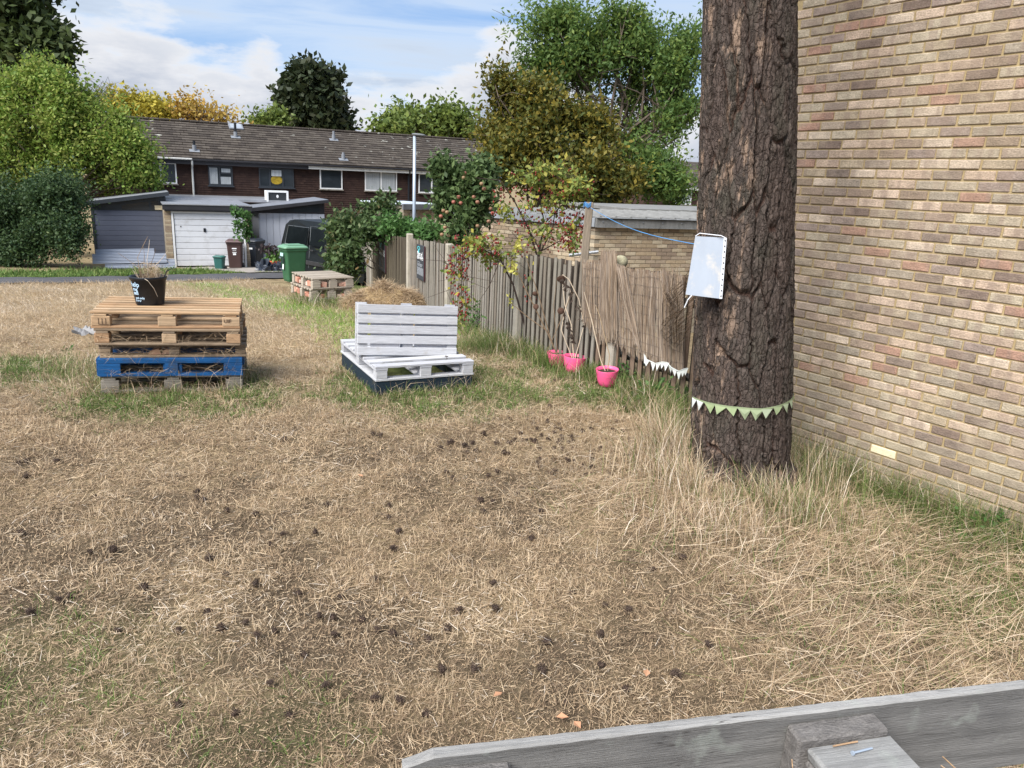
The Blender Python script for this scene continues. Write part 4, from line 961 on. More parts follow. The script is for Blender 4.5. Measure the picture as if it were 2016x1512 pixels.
# reed screen on the fence
def reeds(sheets, root):
    V, Fc, Rn = [], [], []
    def reed(p0, p1, w_, bend=0., nrm=None):
        p0, p1 = Vector(p0), Vector(p1); m_ = p0.lerp(p1, .5) + Vector((random.gauss(0, bend), random.gauss(0, bend) * .5, 0))
        d = (p1 - p0).normalized(); sdv = d.cross(nrm or Vector((0, 1, 0))); sdv = sdv.normalized() if sdv.length > .01 else Vector((1, 0, 0)); nn_ = (nrm or Vector((0, -1, 0))) * w_ * .5
        b0 = len(V)
        for p in (p0, m_, p1): V.extend([tuple(p - sdv * w_ / 2), tuple(p + nn_), tuple(p + sdv * w_ / 2)])
        rr_ = random.random()
        for j in range(2):
            for k in range(2): a_ = b0 + j * 3 + k; Fc.append((a_, a_ + 1, a_ + 4, a_ + 3)); Rn.append(rr_)
    for s_ in sheets: s_(reed)
    put('reeds', npmesh('reeds', V, Fc, M_reed, Rn), root, kind='stuff')
rsn = thing('reed_screen', 'torn split-reed screen hanging over the brown end of the fence', 'reed screen', fenceP(4, 1200, 700)[0])
wires = MB()
def sheet_on(xa, xb, n, tops_, bots_, off, bay=None, lean=0.):
    def f(reed):
        for k in range(n):
            px = xa + (xb - xa) * (k + random.random()) / n; by = bay if bay is not None else (4 if px < 1205 else 5)
            ty = np.interp(px, *tops_) + random.uniform(-6, 6); bb = np.interp(px, *bots_) + random.uniform(-14, 12)
            A, d, nn = fenceP(by, px, ty, off + random.uniform(0, .012)); B, _, _ = fenceP(by, px + lean + random.uniform(-3, 3), bb, off + random.uniform(0, .015))
            reed(A, B, random.uniform(.003, .006), .012, nn)
    return f
shs = [sheet_on(1146, 1206, 210, ([1146, 1175, 1206], [514, 518, 520]), ([1146, 1170, 1206], [625, 655, 668]), .05),
       sheet_on(1183, 1214, 190, ([1183, 1214], [497, 497]), ([1183, 1214], [668, 662]), .075),
       sheet_on(1206, 1345, 430, ([1206, 1345], [526, 546]), ([1206, 1240, 1290, 1345], [670, 690, 712, 735]), .05),
       sheet_on(1212, 1232, 120, ([1212, 1232], [522, 530]), ([1212, 1232], [640, 690]), .08, lean=28),
       sheet_on(1300, 1318, 90, ([1300, 1318], [536, 538]), ([1300, 1318], [715, 720]), .08)]
def fan(reed):   # loose reeds springing out towards the trunk
    for k in range(90):
        y0 = random.uniform(560, 665); A, d, nn = fenceP(5, random.uniform(1300, 1335), y0 + random.uniform(0, 25), .08); f_ = (y0 - 560) / 105
        B = at(1352 + random.uniform(4, 22), y0 - 30 + f_ * 20 + random.uniform(-20, 12), tY + .35 + random.uniform(-.1, .25)); reed(A, B, .0045, .02)
    for k in range(50):
        A, d, nn = fenceP(5, random.uniform(1318, 1335), random.uniform(600, 640), .08); B, _, _ = fenceP(5, random.uniform(1310, 1326), random.uniform(522, 545), .1); reed(A, B + Vector((random.gauss(0, .05), 0, 0)), .004, .03)
shs.append(fan); reeds(shs, rsn)
for k in range(9):
    for bay, xa, xb in ((4, 1148, 1204), (5, 1207, 1344)):
        pts = []
        for j in range(7):
            px = xa + (xb - xa) * j / 6; yy = 527 + k * 16.5 + (px - 1148) * (.16 + .016 * k) + random.uniform(-4, 4); pts.append(fenceP(bay, px, yy, .07)[0])
        wires.tube(pts, .0011, 4)
put('wires', wires.mesh('wires', M_wire), rsn)
# white bunting on the fence
b2 = thing('bunting', 'white pennant bunting sagging along the fence below the reeds', 'bunting', fenceP(5, 1310, 720)[0])
key = [(1269, 699), (1273, 708), (1290, 716), (1303, 713), (1313, 714), (1322, 724), (1336, 731), (1346, 727), (1353, 725)]
pts = [fenceP(5, x, y, .11)[0] for x, y in key]; put('tape', MB().tube(pts, .006, 4).mesh('tape', M_penw), b2)
for k in range(11):
    f_ = (k + .4) / 11 * (len(pts) - 1); i = int(f_); p = pts[i].lerp(pts[min(i + 1, len(pts) - 1)], f_ - i); g_ = (pts[min(i + 1, len(pts) - 1)] - pts[i]).normalized() * .033
    put('pennant', MB().add([p - g_, p + g_, p + Vector((random.uniform(-.02, .02), random.uniform(-.03, 0), -random.uniform(.06, .085)))], [(0, 2, 1)]).mesh('pennant', M_penw), b2)
#PART2
# ------------------------------------------------------------------ pallets
def pallet_parts(root, w, d, n, m, M=None, sw=.095, h=(.022, .078, .022, .022), blk=.11, mb=None, wob=.004, skip=(), runners=3, rx=None):
    """deck slats along x, cross boards along y under them, nine blocks, runners along x"""
    M = M or Matrix.Identity(4); mb = mb or m
    z1 = h[0]; z2 = z1 + h[1]; z3 = z2 + h[2]; z4 = z3 + h[3]
    slat = MB().cbox(-w / 2, w / 2, -sw / 2, sw / 2, z3 + .0005, z4, .003, jit=.001).mesh('deck_slat', m)
    for k in range(n):
        if k in skip: continue
        y = -d / 2 + sw / 2 + (d - sw) * k / (n - 1)
        put('deck_slat', slat, root, M @ T(random.uniform(-wob, wob), y, random.uniform(0, .002)) @ RZ(random.uniform(-.004, .004)), local=True)
    cb_ = MB().cbox(-.05, .05, -d / 2 + .002, d / 2 - .002, z2 + .0005, z3, .003).mesh('cross_board', m)
    bk_ = MB().cbox(-blk / 2 - .01, blk / 2 + .01, -.05, .05, z1 + .0005, z2, .005, jit=.001).mesh('block', mb)
    rn = MB().cbox(-w / 2, w / 2, -.05, .05, 0, z1, .003).mesh('runner', m)
    for x in (-w / 2 + blk / 2 + .012, 0, w / 2 - blk / 2 - .012):
        put('cross_board', cb_, root, M @ T(x, 0, 0), local=True)
        for y in (-d / 2 + .052, 0, d / 2 - .052): put('block', bk_, root, M @ T(x + random.uniform(-wob, wob), y, 0), local=True)
    for y in (-d / 2 + .052, 0, d / 2 - .052)[:runners]: put('runner', rn, root, M @ T(random.uniform(-wob, wob), y, 0), local=True)
    return z4
srot = math.radians(17); SW, SD = 1.2, .88
fl = STK + Vector((0, 0, .0)); ex_ = Vector((math.cos(srot), math.sin(srot), 0)); ey_ = Vector((-math.sin(srot), math.cos(srot), 0))
sc_ = fl + ex_ * SW / 2 + ey_ * SD / 2; sbase = .012
tilt = RY(math.radians(1.3))
lab = [('bottom weathered grey pallet of the big stack, half sunk in grass', M_greywood, M_greywood, 5, 1.2), ('blue painted pallet near the bottom of the big stack', M_blue, M_blue, 6, 1.2),
       ('thin brown pallet lying directly on the blue pallet', M_oldwood, M_oldwood, 5, 1.22), ('brown pallet under the new pine pallet, second from the top', M_oldwood, M_newwood, 6, 1.2), ('new pine pallet on top of the stack carrying the black pot', M_newwood, M_newwood, 7, 1.22)]
z = sbase; stz = []
for i, (lb_, m_, mb_, n_, w_) in enumerate(lab):
    dz = [.0, .158, .158, .122, .150][i]
    z += 0 if i == 0 else dz
    Mx = T(sc_.x, sc_.y, z) @ RZ(srot + [0, .0, .03, -.012, .02][i]) @ tilt @ T([0, 0, .015, .0, -.02][i], [0, 0, .03, -.02, .0][i], 0)
    pr = thing('pallet', lb_, 'pallet', group='stacked wooden pallets', mat=Mx)
    hh = (.022, .060, .018, .020) if i == 2 else ((.022, .091, .022, .023) if i < 2 else (.020, .086, .020, .020))
    pallet_parts(pr, w_, SD, n_, m_, mb=mb_, h=hh, sw=.10 if i < 4 else .060, blk=[.13, .14, .07, .1, .13][i])
    if i == 1:   # stringer board of the blue pallet
        put('side_board', MB().cbox(-.6, .6, -SD / 2 - .014, -SD / 2 - .001, .114, .157, .003).cbox(-.6, -.42, -SD / 2 - .014, -SD / 2 - .001, .0, .113, .003).cbox(-.06, .05, -SD / 2 - .014, -SD / 2 - .001, .0, .113, .003).cbox(.44, .6, -SD / 2 - .014, -SD / 2 - .001, .0, .113, .003).cbox(-.6, .6, -SD / 2 - .016, -SD / 2 - .0145, -.002, .02, .0005).mesh('side_board', m_), pr, local=True)
        put('side_board', MB().cbox(-.614, -.601, -SD / 2, SD / 2, .0, .157, .003).mesh('side_board', m_), pr, local=True)
    ztop = z + (.158 if i < 2 else .146)
# stencils on blocks of the pine pallet
TXm = basis((0, 0, 0), (1, 0, 0), (0, 0, 1), (0, -1, 0)); M_ink = mat('stencil_ink', (.10,.06,.04), .8)
put('stencil', text_mesh('UIF', .045, M_ink, 'stencil'), pr, T(.47, -SD / 2 - .0015, .055) @ TXm, local=True)
sb2 = MB()
for a in (0, .028, .056): sb2.box(-.55 + a, -.546 + a, -SD / 2 - .002, -SD / 2 - .0005, .035, .09)
sb2.box(-.546, -.47, -SD / 2 - .002, -SD / 2 - .0005, .034, .038); put('stencil', sb2.mesh('stencil', M_ink), pr, local=True)
zt5 = ztop
# bits in the stack
M_terr = mat('terracotta', [(.33,.19,.12), (.28,.17,.12)], .9, 10, amt=.2)
for k, (fx, lb_) in enumerate(((.38, 'broken pale tile sticking out above the blue pallet'), (.46, 'smaller dark tile fragment above the blue pallet'))):
    p = fl + ex_ * SW * fx + ey_ * .03; put('tile_fragment', MB().prism([(-.05, 0), (.06, 0), (.04, .055), (-.02, .035)], 0, .12).mesh('tile_fragment', M_terr), None, T(p.x, p.y, sbase + .162 * 2 + .022) @ RZ(srot + .2 * k) @ S(1 - .4 * k, 1, 1), label=lb_, cat='tile')
# crumpled white bag beside the stack
bgp = atz(178, 652, .52); vs = []; n = 9
bgm = MB()
for j in range(n):
    for i in range(n): bgm.v.append(((i / (n - 1) - .5) * .26, (j / (n - 1) - .5) * .2, .02 * math.sin(i * 2.1 + j) + .02 * math.cos(j * 2.7 - i) - .08 * (i / (n - 1) - .5)))
for j in range(n - 1):
    for i in range(n - 1): bgm.f.append((j * n + i, j * n + i + 1, (j + 1) * n + i + 1, (j + 1) * n + i)); bgm.r.append(.3); bgm.m.append(0)
put('plastic_bag', bgm.mesh('plastic_bag', mat('white_plastic', (.30,.30,.31), .4, 9, amt=.1, transl=.2)), None, T(bgp.x, bgp.y, bgp.z) @ RZ(.4) @ RY(-.25), label='crumpled white plastic sheet poking out of the left side of the stack', cat='plastic sheet')

# pot on the stack
bp_ = atz(296, 599, zt5 - .0)
bu = thing('plant_pot', 'large black plastic pot of dead plants standing on the pine pallet', 'plant pot', (bp_.x, bp_.y, zt5 + .004), rotz=0)
rt, rb3, hb_ = .158, .118, .262
put('pot', MB().lathe([(.0, .0), (rb3, .0), (rb3 + .004, .01), (rt - .006, hb_ - .03), (rt, hb_ - .03), (rt + .006, hb_ - .004), (rt + .004, hb_), (rt - .004, hb_), (rt - .012, hb_ - .02), (rt - .02, hb_ - .06)], 40).mesh('pot', M_black, smooth_=True), bu, local=True)
put('soil', MB().lathe([(0, hb_ - .045), (rt * .6, hb_ - .04), (rt - .012, hb_ - .055)], 20).mesh('soil', M_soil), bu, local=True)
M_chalk = mat('chalk_blue', (.50,.68,.85), .8, amt=.05)
yaw0 = math.atan2(bp_.x, -(-bp_.y))   # camera direction seen from the pot
camang = math.atan2(-bp_.y, -bp_.x)
def wrap(body, size, zz, ang0, bold=.0):
    me = text_mesh(body, size, M_chalk, 'handwriting', .0005, bold)
    for v in me.vertices:
        x, y = v.co.x, v.co.y + random.uniform(-.001, .001); r = rb3 + (rt - rb3) * (zz + y) / hb_ + .0012 + v.co.z
        a = ang0 + x / r; v.co = (r * math.cos(a), r * math.sin(a), zz + y)
    return me
for body, size, zz, da in (('help', .062, .175, -1.33), ('me', .05, .135, -1.25), ('sell', .05, .10, -1.25), ('and only', .028, .062, -1.12), ('plants', .032, .036, -1.22)):
    put('handwriting', wrap(body, size, zz, camang + da + .05, .0006), bu, local=True)
V = MB()
def stalk(pts, r, m=V, rr=None): m.tube(pts, r, 5, r=rr)
for k in range(150):
    a = random.uniform(0, 2 * PI); r0 = random.uniform(0, rt * .7); p = Vector((r0 * math.cos(a) + .03, r0 * math.sin(a), hb_ - .05)); L = random.uniform(.05, .17)
    q1 = p + Vector((random.gauss(0, .03), random.gauss(0, .03), L)); q2 = q1 + Vector((random.gauss(0, .05), random.gauss(0, .05), random.uniform(-.07, .03))); stalk([p, p.lerp(q1, .6) + Vector((random.gauss(0, .012), 0, 0)), q1, q2], [.0016, .0014, .0012, .0008])
for (dx_, L, bx) in ((-.12, .36, .1), (-.03, .26, 0), (.02, .33, .03), (.07, .25, .05), (-.1, .2, -.2), (.14, .24, .12), (-.13, .05, -.06)):
    p = Vector((dx_ * .6, 0, hb_ - .05)); stalk([p, p + Vector((-.01, 0, L * .6)), p + Vector((bx * .5, 0, L * .9)), p + Vector((bx, 0, L + .05))], [.003, .0026, .002, .0014])
stalk([Vector((.02, -rt * .9, hb_)), Vector((.08, -rt - .02, hb_ - .02)), Vector((.12, -rt, hb_ - .09)), Vector((.135, -rt + .03, hb_ - .17))], [.002, .002, .0018, .0012])
put('dead_stems', V.mesh('dead_stems', M_straw), bu, local=True, kind='stuff')
put('pot_handle', MB().tube([(rt - .01, 0, hb_ - .01), (rt + .02, 0, hb_ + .05), (rt + .09, 0, hb_ + .085)], [.005, .005, .003], 6).mesh('pot_handle', M_black), bu, local=True)

# white pallet bench
brot = math.radians(27); BW, BD = 1.0, 1.3
bx_ = Vector((math.cos(brot), math.sin(brot), 0)); by_ = Vector((-math.sin(brot), math.cos(brot), 0))
bc = BEN + bx_ * BW / 2 + by_ * BD / 2; bz0 = float(gz(bc.x, bc.y))
bq = thing('pallet_bench', 'white painted bench made of pallets on a dark painted base', 'bench', mat=T(bc.x, bc.y, bz0 + .01) @ RZ(brot) @ RY(math.radians(.5)))
dk = put('base', MB().cbox(-BW / 2 + .01, BW / 2 - .01, -BD / 2 + .008, -BD / 2 + .03, .0, .142, .004).cbox(-BW / 2 + .01, -BW / 2 + .03, -BD / 2 + .031, BD / 2 - .01, .0, .142, .004).cbox(BW / 2 - .03, BW / 2 - .01, -BD / 2 + .031, BD / 2 - .01, .0, .142, .004).mesh('base', M_darkblue), bq, local=True, label='dark painted lower pallet')
sp = put('seat', MB().cbox(-BW / 2, BW / 2, -BD / 2, -BD / 2 + .1, .145, .167, .003).mesh('seat', M_white), bq, local=True)
put('runner', MB().cbox(-BW / 2, BW / 2, BD / 2 - .1, BD / 2, .145, .167, .003).mesh('runner', M_white), sp, local=True)
Z_ = .145
for y, n_ in zip(np.linspace(-BD / 2 + .058, BD / 2 - .058, 7), range(7)): put('slat', MB().cbox(-BW / 2, BW / 2, -.056, .056, Z_ + .122, Z_ + .144, .003, jit=.001).mesh('slat', M_white), sp, T(0, y, random.uniform(0, .002)), local=True)
for x in (-BW / 2 + .062, 0, BW / 2 - .062):
    for y in (-BD / 2 + .05, 0, BD / 2 - .05): put('block', MB().cbox(-.055, .055, -.048, .048, Z_ + .023, Z_ + .099, .004).mesh('block', M_white), sp, T(x, y, 0), local=True)
    put('cross_board', MB().cbox(-.06, .06, -BD / 2 + .001, BD / 2 - .001, Z_ + .1, Z_ + .1215, .003).mesh('cross_board', M_white), sp, T(x, 0, 0), local=True)
    put('runner', MB().cbox(-.06, .06, -BD / 2 + .101, BD / 2 - .101, Z_, Z_ + .022, .003).mesh('runner', M_white), sp, T(x, 0, 0), local=True)
BH = .50
bkM = T(-.06, -BD / 2 + .36, Z_ + .147) @ RZ(math.radians(-7)) @ RY(math.radians(2)) @ RX(math.radians(-7))
bkp = put('backrest', MB().cbox(-BW / 2 + .13, -.08, .03, .034, .03, BH - .04, .001).cbox(.07, BW / 2 - .07, .045, .049, .03, BH - .05, .001).mesh('backrest', mat('white_sheet', (.68,.68,.72), .6, 5, (1, 1, 3), .12)), bq, bkM, local=True, label='pallet standing on edge with white sheeting inside')
for k, (z0_, hh) in enumerate(((.0, .08), (.115, .08), (.215, .08), (.315, .08), (.455, .02), (.415, .083))):
    if k == 4: continue
    put('slat', MB().cbox(-BW / 2, BW / 2, 0, .02, z0_, z0_ + hh, .003, jit=.001).mesh('slat', M_white), bkp, T(0, 0, 0), local=True)
for x in (-BW / 2 + .05, .0, BW / 2 - .05):
    put('cross_board', MB().cbox(-.05, .05, .0215, .041, .002, BH - .001, .003).mesh('cross_board', M_white), bkp, T(x, 0, 0), local=True)
    for zz in (.05, .25, .448): put('block', MB().cbox(-.05, .05, .0415, .12, -.048, .048, .004).mesh('block', M_white), bkp, T(x, 0, zz), local=True)
    put('runner', MB().cbox(-.055, .055, .1205, .142, .0, BH + .012, .003).mesh('runner', M_white), bkp, T(x, 0, 0), local=True)

# two pallets with bricks and canes (insect hotel) by the green bin
bhp = P(613, 600); rr_ = math.radians(36); hx_ = Vector((math.cos(rr_), math.sin(rr_), 0)); hy_ = Vector((-math.sin(rr_), math.cos(rr_), 0)); HW, HD = .84, 1.1
hc = bhp + hx_ * HW / 2 + hy_ * HD / 2; hzb = float(gz(hc.x, hc.y)) + .16
M_pinkb = mat('broken_brick', [(.50,.24,.17), (.58,.34,.26), (.40,.18,.13), (.62,.45,.38), (.45,.27,.2)], .9, 12, amt=.2, interp='CONSTANT')
for k in range(2):
    hq = thing('pallet', ('lower pale pallet filled with broken bricks beside the green bin', 'upper pale pallet filled with broken bricks beside the green bin')[k], 'pallet', group='insect hotel pallets', mat=T(hc.x + .03 * k, hc.y, hzb + .205 * k) @ RZ(rr_))
    pallet_parts(hq, HW, HD, 8, M_oldpale if False else mat('pale_old_wood', [(.36,.31,.25), (.42,.37,.31), (.30,.25,.2)], .85, 3.5, (.5, 14, 14), .3, .4, 22, .2), h=(.022, .13, .025, .024), blk=.14)
    for sx_, L, n_ in ((0, HW, 7), (1, HD, 9)):
        for j in range(n_):
            u = -L / 2 + .17 + (L - .34) * j / (n_ - 1)
            if abs(u) < .1: continue
            Mq = (T(u, -HD / 2 + .07, .026) if not sx_ else T(-HW / 2 + .07, u, .026) @ RZ(-PI / 2)) @ RZ(random.uniform(-.3, .3)) @ RY(random.uniform(-.2, .2))
            put('brick', MB().cbox(-.045, .045, -.05, .05, 0, random.uniform(.05, .11), .006, jit=.004).mesh('brick', M_pinkb), hq, Mq, local=True)
fs_ = MB().cbox(-.1, .1, -.1, .1, -.1, .17, .01).mesh('support_block', M_conc)
for k, (a, b) in enumerate(((.12, .1), (HW - .2, .12))):
    p = bhp + hx_ * a + hy_ * b; put('support_block', fs_, None, T(p.x, p.y, hzb - .175) @ RZ(rr_), label=('concrete block under the near left corner of the insect hotel pallets', 'concrete block under the near right corner of the insect hotel pallets')[k], cat='concrete block')

# ------------------------------------------------------------------ wheelie bins
def bin_(label, p, rot, col, lidcol, w=.56, d=.6, h=1.0, name='wheelie_bin'):
    m = mat(label[:18] + '_body', col, .5, 3, amt=.1, spec=.4, dirt=(tuple(min(1, c * 1.6 + .02) for c in col), 2.5, .5, .8, .35)); ml = mat(label[:18] + '_lid', lidcol, .45, 4, amt=.1, spec=.45)
    t_ = thing(name, label, 'wheelie bin', mat=T(p.x, p.y, p.z) @ RZ(rot) @ S(1, 1, h / 1.0))
    def ring(w_, d_, z, r, n=5):
        o = []
        for cx, cy, a0 in ((w_ / 2 - r, -d_ / 2 + r, -PI / 2), (w_ / 2 - r, d_ / 2 - r, 0), (-w_ / 2 + r, d_ / 2 - r, PI / 2), (-w_ / 2 + r, -d_ / 2 + r, PI)):
            for k in range(n): a = a0 + k * PI / 2 / (n - 1); o.append((cx + r * math.cos(a), cy + r * math.sin(a), z))
        return o
    def loft(rings):
        v = [p for r in rings for p in r]; n = len(rings[0]); f = [tuple(range(n))[::-1]]
        for i in range(len(rings) - 1):
            for k in range(n): k2 = (k + 1) % n; f.append((i * n + k, i * n + k2, (i + 1) * n + k2, (i + 1) * n + k))
        f.append(tuple(range((len(rings) - 1) * n, len(rings) * n))); return v, f
    b = MB(); v, f = loft([ring(w * .74, d * .70, .03, .05), ring(w * .78, d * .76, .09, .05), ring(w * .92, d * .92, .84, .06), ring(w * .93, d * .94, .86, .06), ring(w, d, .88, .05), ring(w, d, .95, .05)]); b.add(v, f)
    b.box(-.1, .1, -d / 2 - .004, -d / 2 + .03, .885, .93)
    put('body', b.mesh('body', m), t_, local=True)
    l = MB(); v, f = loft([ring(w * 1.06, d * 1.08, .945, .06), ring(w * 1.08, d * 1.1, .965, .07), ring(w * 1.03, d * 1.04, .995, .08), ring(w * .86, d * .86, 1.025, .08), ring(w * .5, d * .5, 1.035, .08)]); l.add(v, f)
    l.cbox(-w * .4, -w * .1, -d * .35, d * .4, 1.03, 1.045, .006).cbox(w * .1, w * .4, -d * .35, d * .4, 1.03, 1.045, .006)
    put('lid', l.mesh('lid', ml), t_, T(0, -.01, 0), local=True)
    put('handle', MB().tube([(-w * .4, d / 2 + .05, .93), (w * .4, d / 2 + .05, .93)], .016, 8).tube([(-w * .38, d / 2 - .02, .93), (-w * .38, d / 2 + .05, .93)], .014, 6).tube([(w * .38, d / 2 - .02, .93), (w * .38, d / 2 + .05, .93)], .014, 6).mesh('handle', m), t_, local=True)
    wh = MB().lathe([(0, -.025), (.07, -.025), (.1, -.018), (.1, .018), (.07, .025), (0, .025)], 18).mesh('wheel', M_black)
    for s_ in (-1, 1): put('wheel', wh, t_, T(s_ * w * .42, d * .40, .10) @ RY(PI / 2), local=True)
    return t_
gb = P(566, 557); g_ = bin_('green wheelie bin numbered 18 beside the brick-filled pallets', gb + Vector((.12, .25, 0)), math.radians(-50), (.035,.115,.055), (.15,.30,.19), .52, .66, 1.02)
M_lab = mat('pale_label', (.42,.62,.62), .6, 9, amt=.1)
sl_ = RX(math.radians(-4.5))
put('number', text_mesh('18', .22, M_black, 'number', .002, .008), g_, T(-.12, -.335, .54) @ sl_ @ TXm, local=True)
put('sticker', MB().cbox(-.11, .09, -.003, .0, 0, .09, .001).mesh('sticker', M_lab), g_, T(0, -.345, .73) @ sl_, local=True)
put('sticker', MB().cbox(-.04, .04, -.003, .0, 0, .14, .001).mesh('sticker', M_signw), g_, T(0, -.32, .37) @ sl_, local=True)
bbp = P(459, 531); b1_ = bin_('brown wheelie bin with white council print before the garage', bbp + Vector((0, .3, 0)), math.radians(14), (.055,.03,.028), (.10,.06,.06), .56, .58, 1.03)
for zz, ww, hh in ((.72, .16, .035), (.67, .12, .012), (.60, .15, .015), (.57, .12, .015), (.545, .09, .015), (.51, .11, .03)): put('print', MB().box(-ww / 2, ww / 2, -.002, 0, 0, hh).mesh('print', M_signw), b1_, T(0, -.272 + (.86 - zz) * .05, zz) @ sl_, local=True)
kbp = P(497, 529); b2_ = bin_('black wheelie bin beside the brown bin before the pale shed', kbp + Vector((0, .3, 0)), math.radians(-16), (.014,.019,.028), (.03,.035,.045), .58, .62, 1.05)
put('sticker', MB().cbox(-.1, .1, -.003, 0, 0, .06, .001).mesh('sticker', M_signw), b2_, T(.02, -.285, .68) @ sl_, local=True)
cdp = P(430, 532); cd = bin_('small green food caddy on the ground before the garage door', cdp + Vector((0, .15, 0)), 0, (.02,.10,.09), (.03,.13,.11), .36, .34, .48, name='food_caddy')
cd['category'] = 'food caddy'
cbp = P(440, 522); cbx = thing('cardboard_box', 'open cardboard box stood between the caddy and the brown bin', 'cardboard box', cbp)
M_card = mat('cardboard', (.42,.28,.17), .85, 5, amt=.15)
put('body', MB().box(-.16, .16, 0, .3, 0, .62).mesh('body', M_card), cbx, T(.0, 0, 0), local=True); put('flap', MB().add([(-.16, 0, .62), (-.16, .3, .62), (-.34, .3, .56), (-.34, 0, .56)], [(0, 1, 2, 3)]).mesh('flap', M_card), cbx, local=True)
sk_p = P(521, 536)
def lump(n, rx_, ry_, rz_, amp, seed):
    th_ = np.linspace(0, 2 * PI, n, endpoint=False); ph = np.linspace(.02, PI * .55, n // 2); v = []
    for p_ in ph:
        for a in th_: k = 1 + amp * (vnoise(np.array([math.cos(a) * 2 + 5]), np.array([math.sin(a) * 2 + p_ * 3]), 1.5, seed)[0] - .5) * 2; v.append((rx_ * k * math.sin(p_) * math.cos(a), ry_ * k * math.sin(p_) * math.sin(a), rz_ * k * math.cos(p_)))
    f = [tuple(range(n))[::-1]]
    for i in range(len(ph) - 1):
        for k in range(n): k2 = (k + 1) % n; f.append((i * n + k, i * n + k2, (i + 1) * n + k2, (i + 1) * n + k))
    return v, f
M_sack = mat('black_sack_plastic', (.03,.038,.055), .35, 12, amt=.3, bump=.8, bs=14, spec=.5)
for k, (dx_, s_) in enumerate(((0, 1.), (.5, .8))):
    v, f = lump(20, .38 * s_, .3 * s_, .38 * s_, .5, 3 + k); put('rubbish_sack', MB().add(v, f).mesh('rubbish_sack', M_sack), None, T(sk_p.x + dx_, sk_p.y, sk_p.z), label=('bulging black rubbish sack beside the black bin', 'flatter black rubbish sack next to the terracotta pot')[k], cat='rubbish sack')
tp = P(541, 531); tpt = thing('plant_pot', 'terracotta-coloured pot with a leafy plant beside the pale shed', 'plant pot', tp)
put('pot', MB().lathe([(0, 0), (.15, 0), (.2, .3), (.22, .3), (.22, .34), (.19, .34), (.18, .3), (0, .29)], 20).mesh('pot', mat('orange_pot', (.55,.12,.05), .7)), tpt, local=True)

# ------------------------------------------------------------------ van
vd = hdir(-700, 290); vd = Vector((-vd.x, -vd.y, 0))      # the van points towards the camera's right
vO = P(556, 546) - vd * .05; vn = Vector((vd.y, -vd.x, 0)); vn = vn if vn.y < 0 else -vn
M_tint = mat('tinted_glass', (.006,.008,.009), .2, 2, spec=.12)
van = thing('van', 'dark small van parked behind the green bin, half hidden by bramble', 'van', mat=basis(vO, vd, -vn, (0, 0, 1)))
M_paint = mat('dark_van_paint', (.009,.011,.012), .35, 2, amt=.1, spec=.3); M_trim = mat('van_trim', (.03,.03,.032), .7)
W = 1.75
prof = [(.03, .32), (.0, .75), (.04, 1.1), (.16, 1.66), (.28, 1.80), (.55, 1.845), (2.05, 1.84), (2.35, 1.80), (2.62, 1.66), (3.25, 1.16), (3.4, 1.08), (4.05, .95), (4.28, .78), (4.33, .45), (4.28, .3)]
def inset(z): return .0 if z < .95 else .16 * ((z - .95) / .9) ** 1.3
vsv = []; fsv = []; n = len(prof)
for (x, z) in prof: vsv += [(x, inset(z) + (.05 if z > 1.79 else 0), z), (x, W - inset(z) - (.05 if z > 1.79 else 0), z)]
fsv.append(tuple(range(0, 2 * n, 2))); fsv.append(tuple(range(1, 2 * n, 2))[::-1])
for i in range(n): j = (i + 1) % n; fsv.append((2 * i, 2 * i + 1, 2 * j + 1, 2 * j))
me = MB().add(vsv, fsv).mesh('body', M_paint); put('body', me, van, local=True)
def sidequad(pts, off=-.012): return [(x, inset(z) + off, z) for x, z in pts]
put('side_window', MB().add(sidequad([(.28, 1.12), (1.45, 1.12), (1.45, 1.62), (.36, 1.62)]), [(0, 1, 2, 3)]).mesh('side_window', M_tint), van, local=True)
put('door_window', MB().add(sidequad([(1.62, 1.14), (2.9, 1.14), (2.48, 1.56), (2.2, 1.64), (1.62, 1.64)]), [(0, 1, 2, 3, 4)]).mesh('door_window', M_tint), van, local=True)
ft_ = MB()
for pth in ([(.26, 1.09), (1.48, 1.09), (1.48, 1.65), (.33, 1.65), (.26, 1.09)], [(1.56, .45), (1.56, 1.7), (2.25, 1.7), (2.55, 1.58), (2.98, 1.15), (2.9, .9), (2.6, .45)]): ft_.tube([(x, inset(z) - .006, z) for x, z in pth], .008, 4)
put('trim_line', ft_.mesh('trim_line', mat('chrome_line', (.4,.42,.42), .3, metal=.8)), van, local=True)
put('windscreen', MB().add([(2.66, .2, 1.65), (2.66, W - .2, 1.65), (3.26, W - .12, 1.18), (3.26, .12, 1.18)], [(0, 1, 2, 3)]).mesh('windscreen', M_glass), van, T(.012, 0, .012), local=True)
put('side_moulding', MB().cbox(.2, 4.0, -.03, -.001, .55, .68, .01).mesh('side_moulding', M_trim), van, local=True)
put('mirror', MB().cbox(2.75, 2.95, -.24, -.03, 1.08, 1.26, .03).mesh('mirror', M_trim), van, local=True)
put('door_handle', MB().cbox(1.66, 1.86, -.03, -.002, .98, 1.02, .006).mesh('door_handle', M_trim), van, local=True)
wm = MB().lathe([(0, -.1), (.19, -.1), (.21, -.085), (.31, -.085), (.33, -.06), (.33, .08), (.3, .1), (0, .1)], 28).mesh('wheel', M_trim)
for x in (.8, 3.5):
    for y in (.09, W - .09): put('wheel', wm, van, T(x, y, .32) @ RX(PI / 2 if y < 1 else -PI / 2), local=True)
put('headlight', MB().cbox(4.05, 4.27, -.012, .2, .72, .9, .02).mesh('headlight', M_glass), van, local=True)

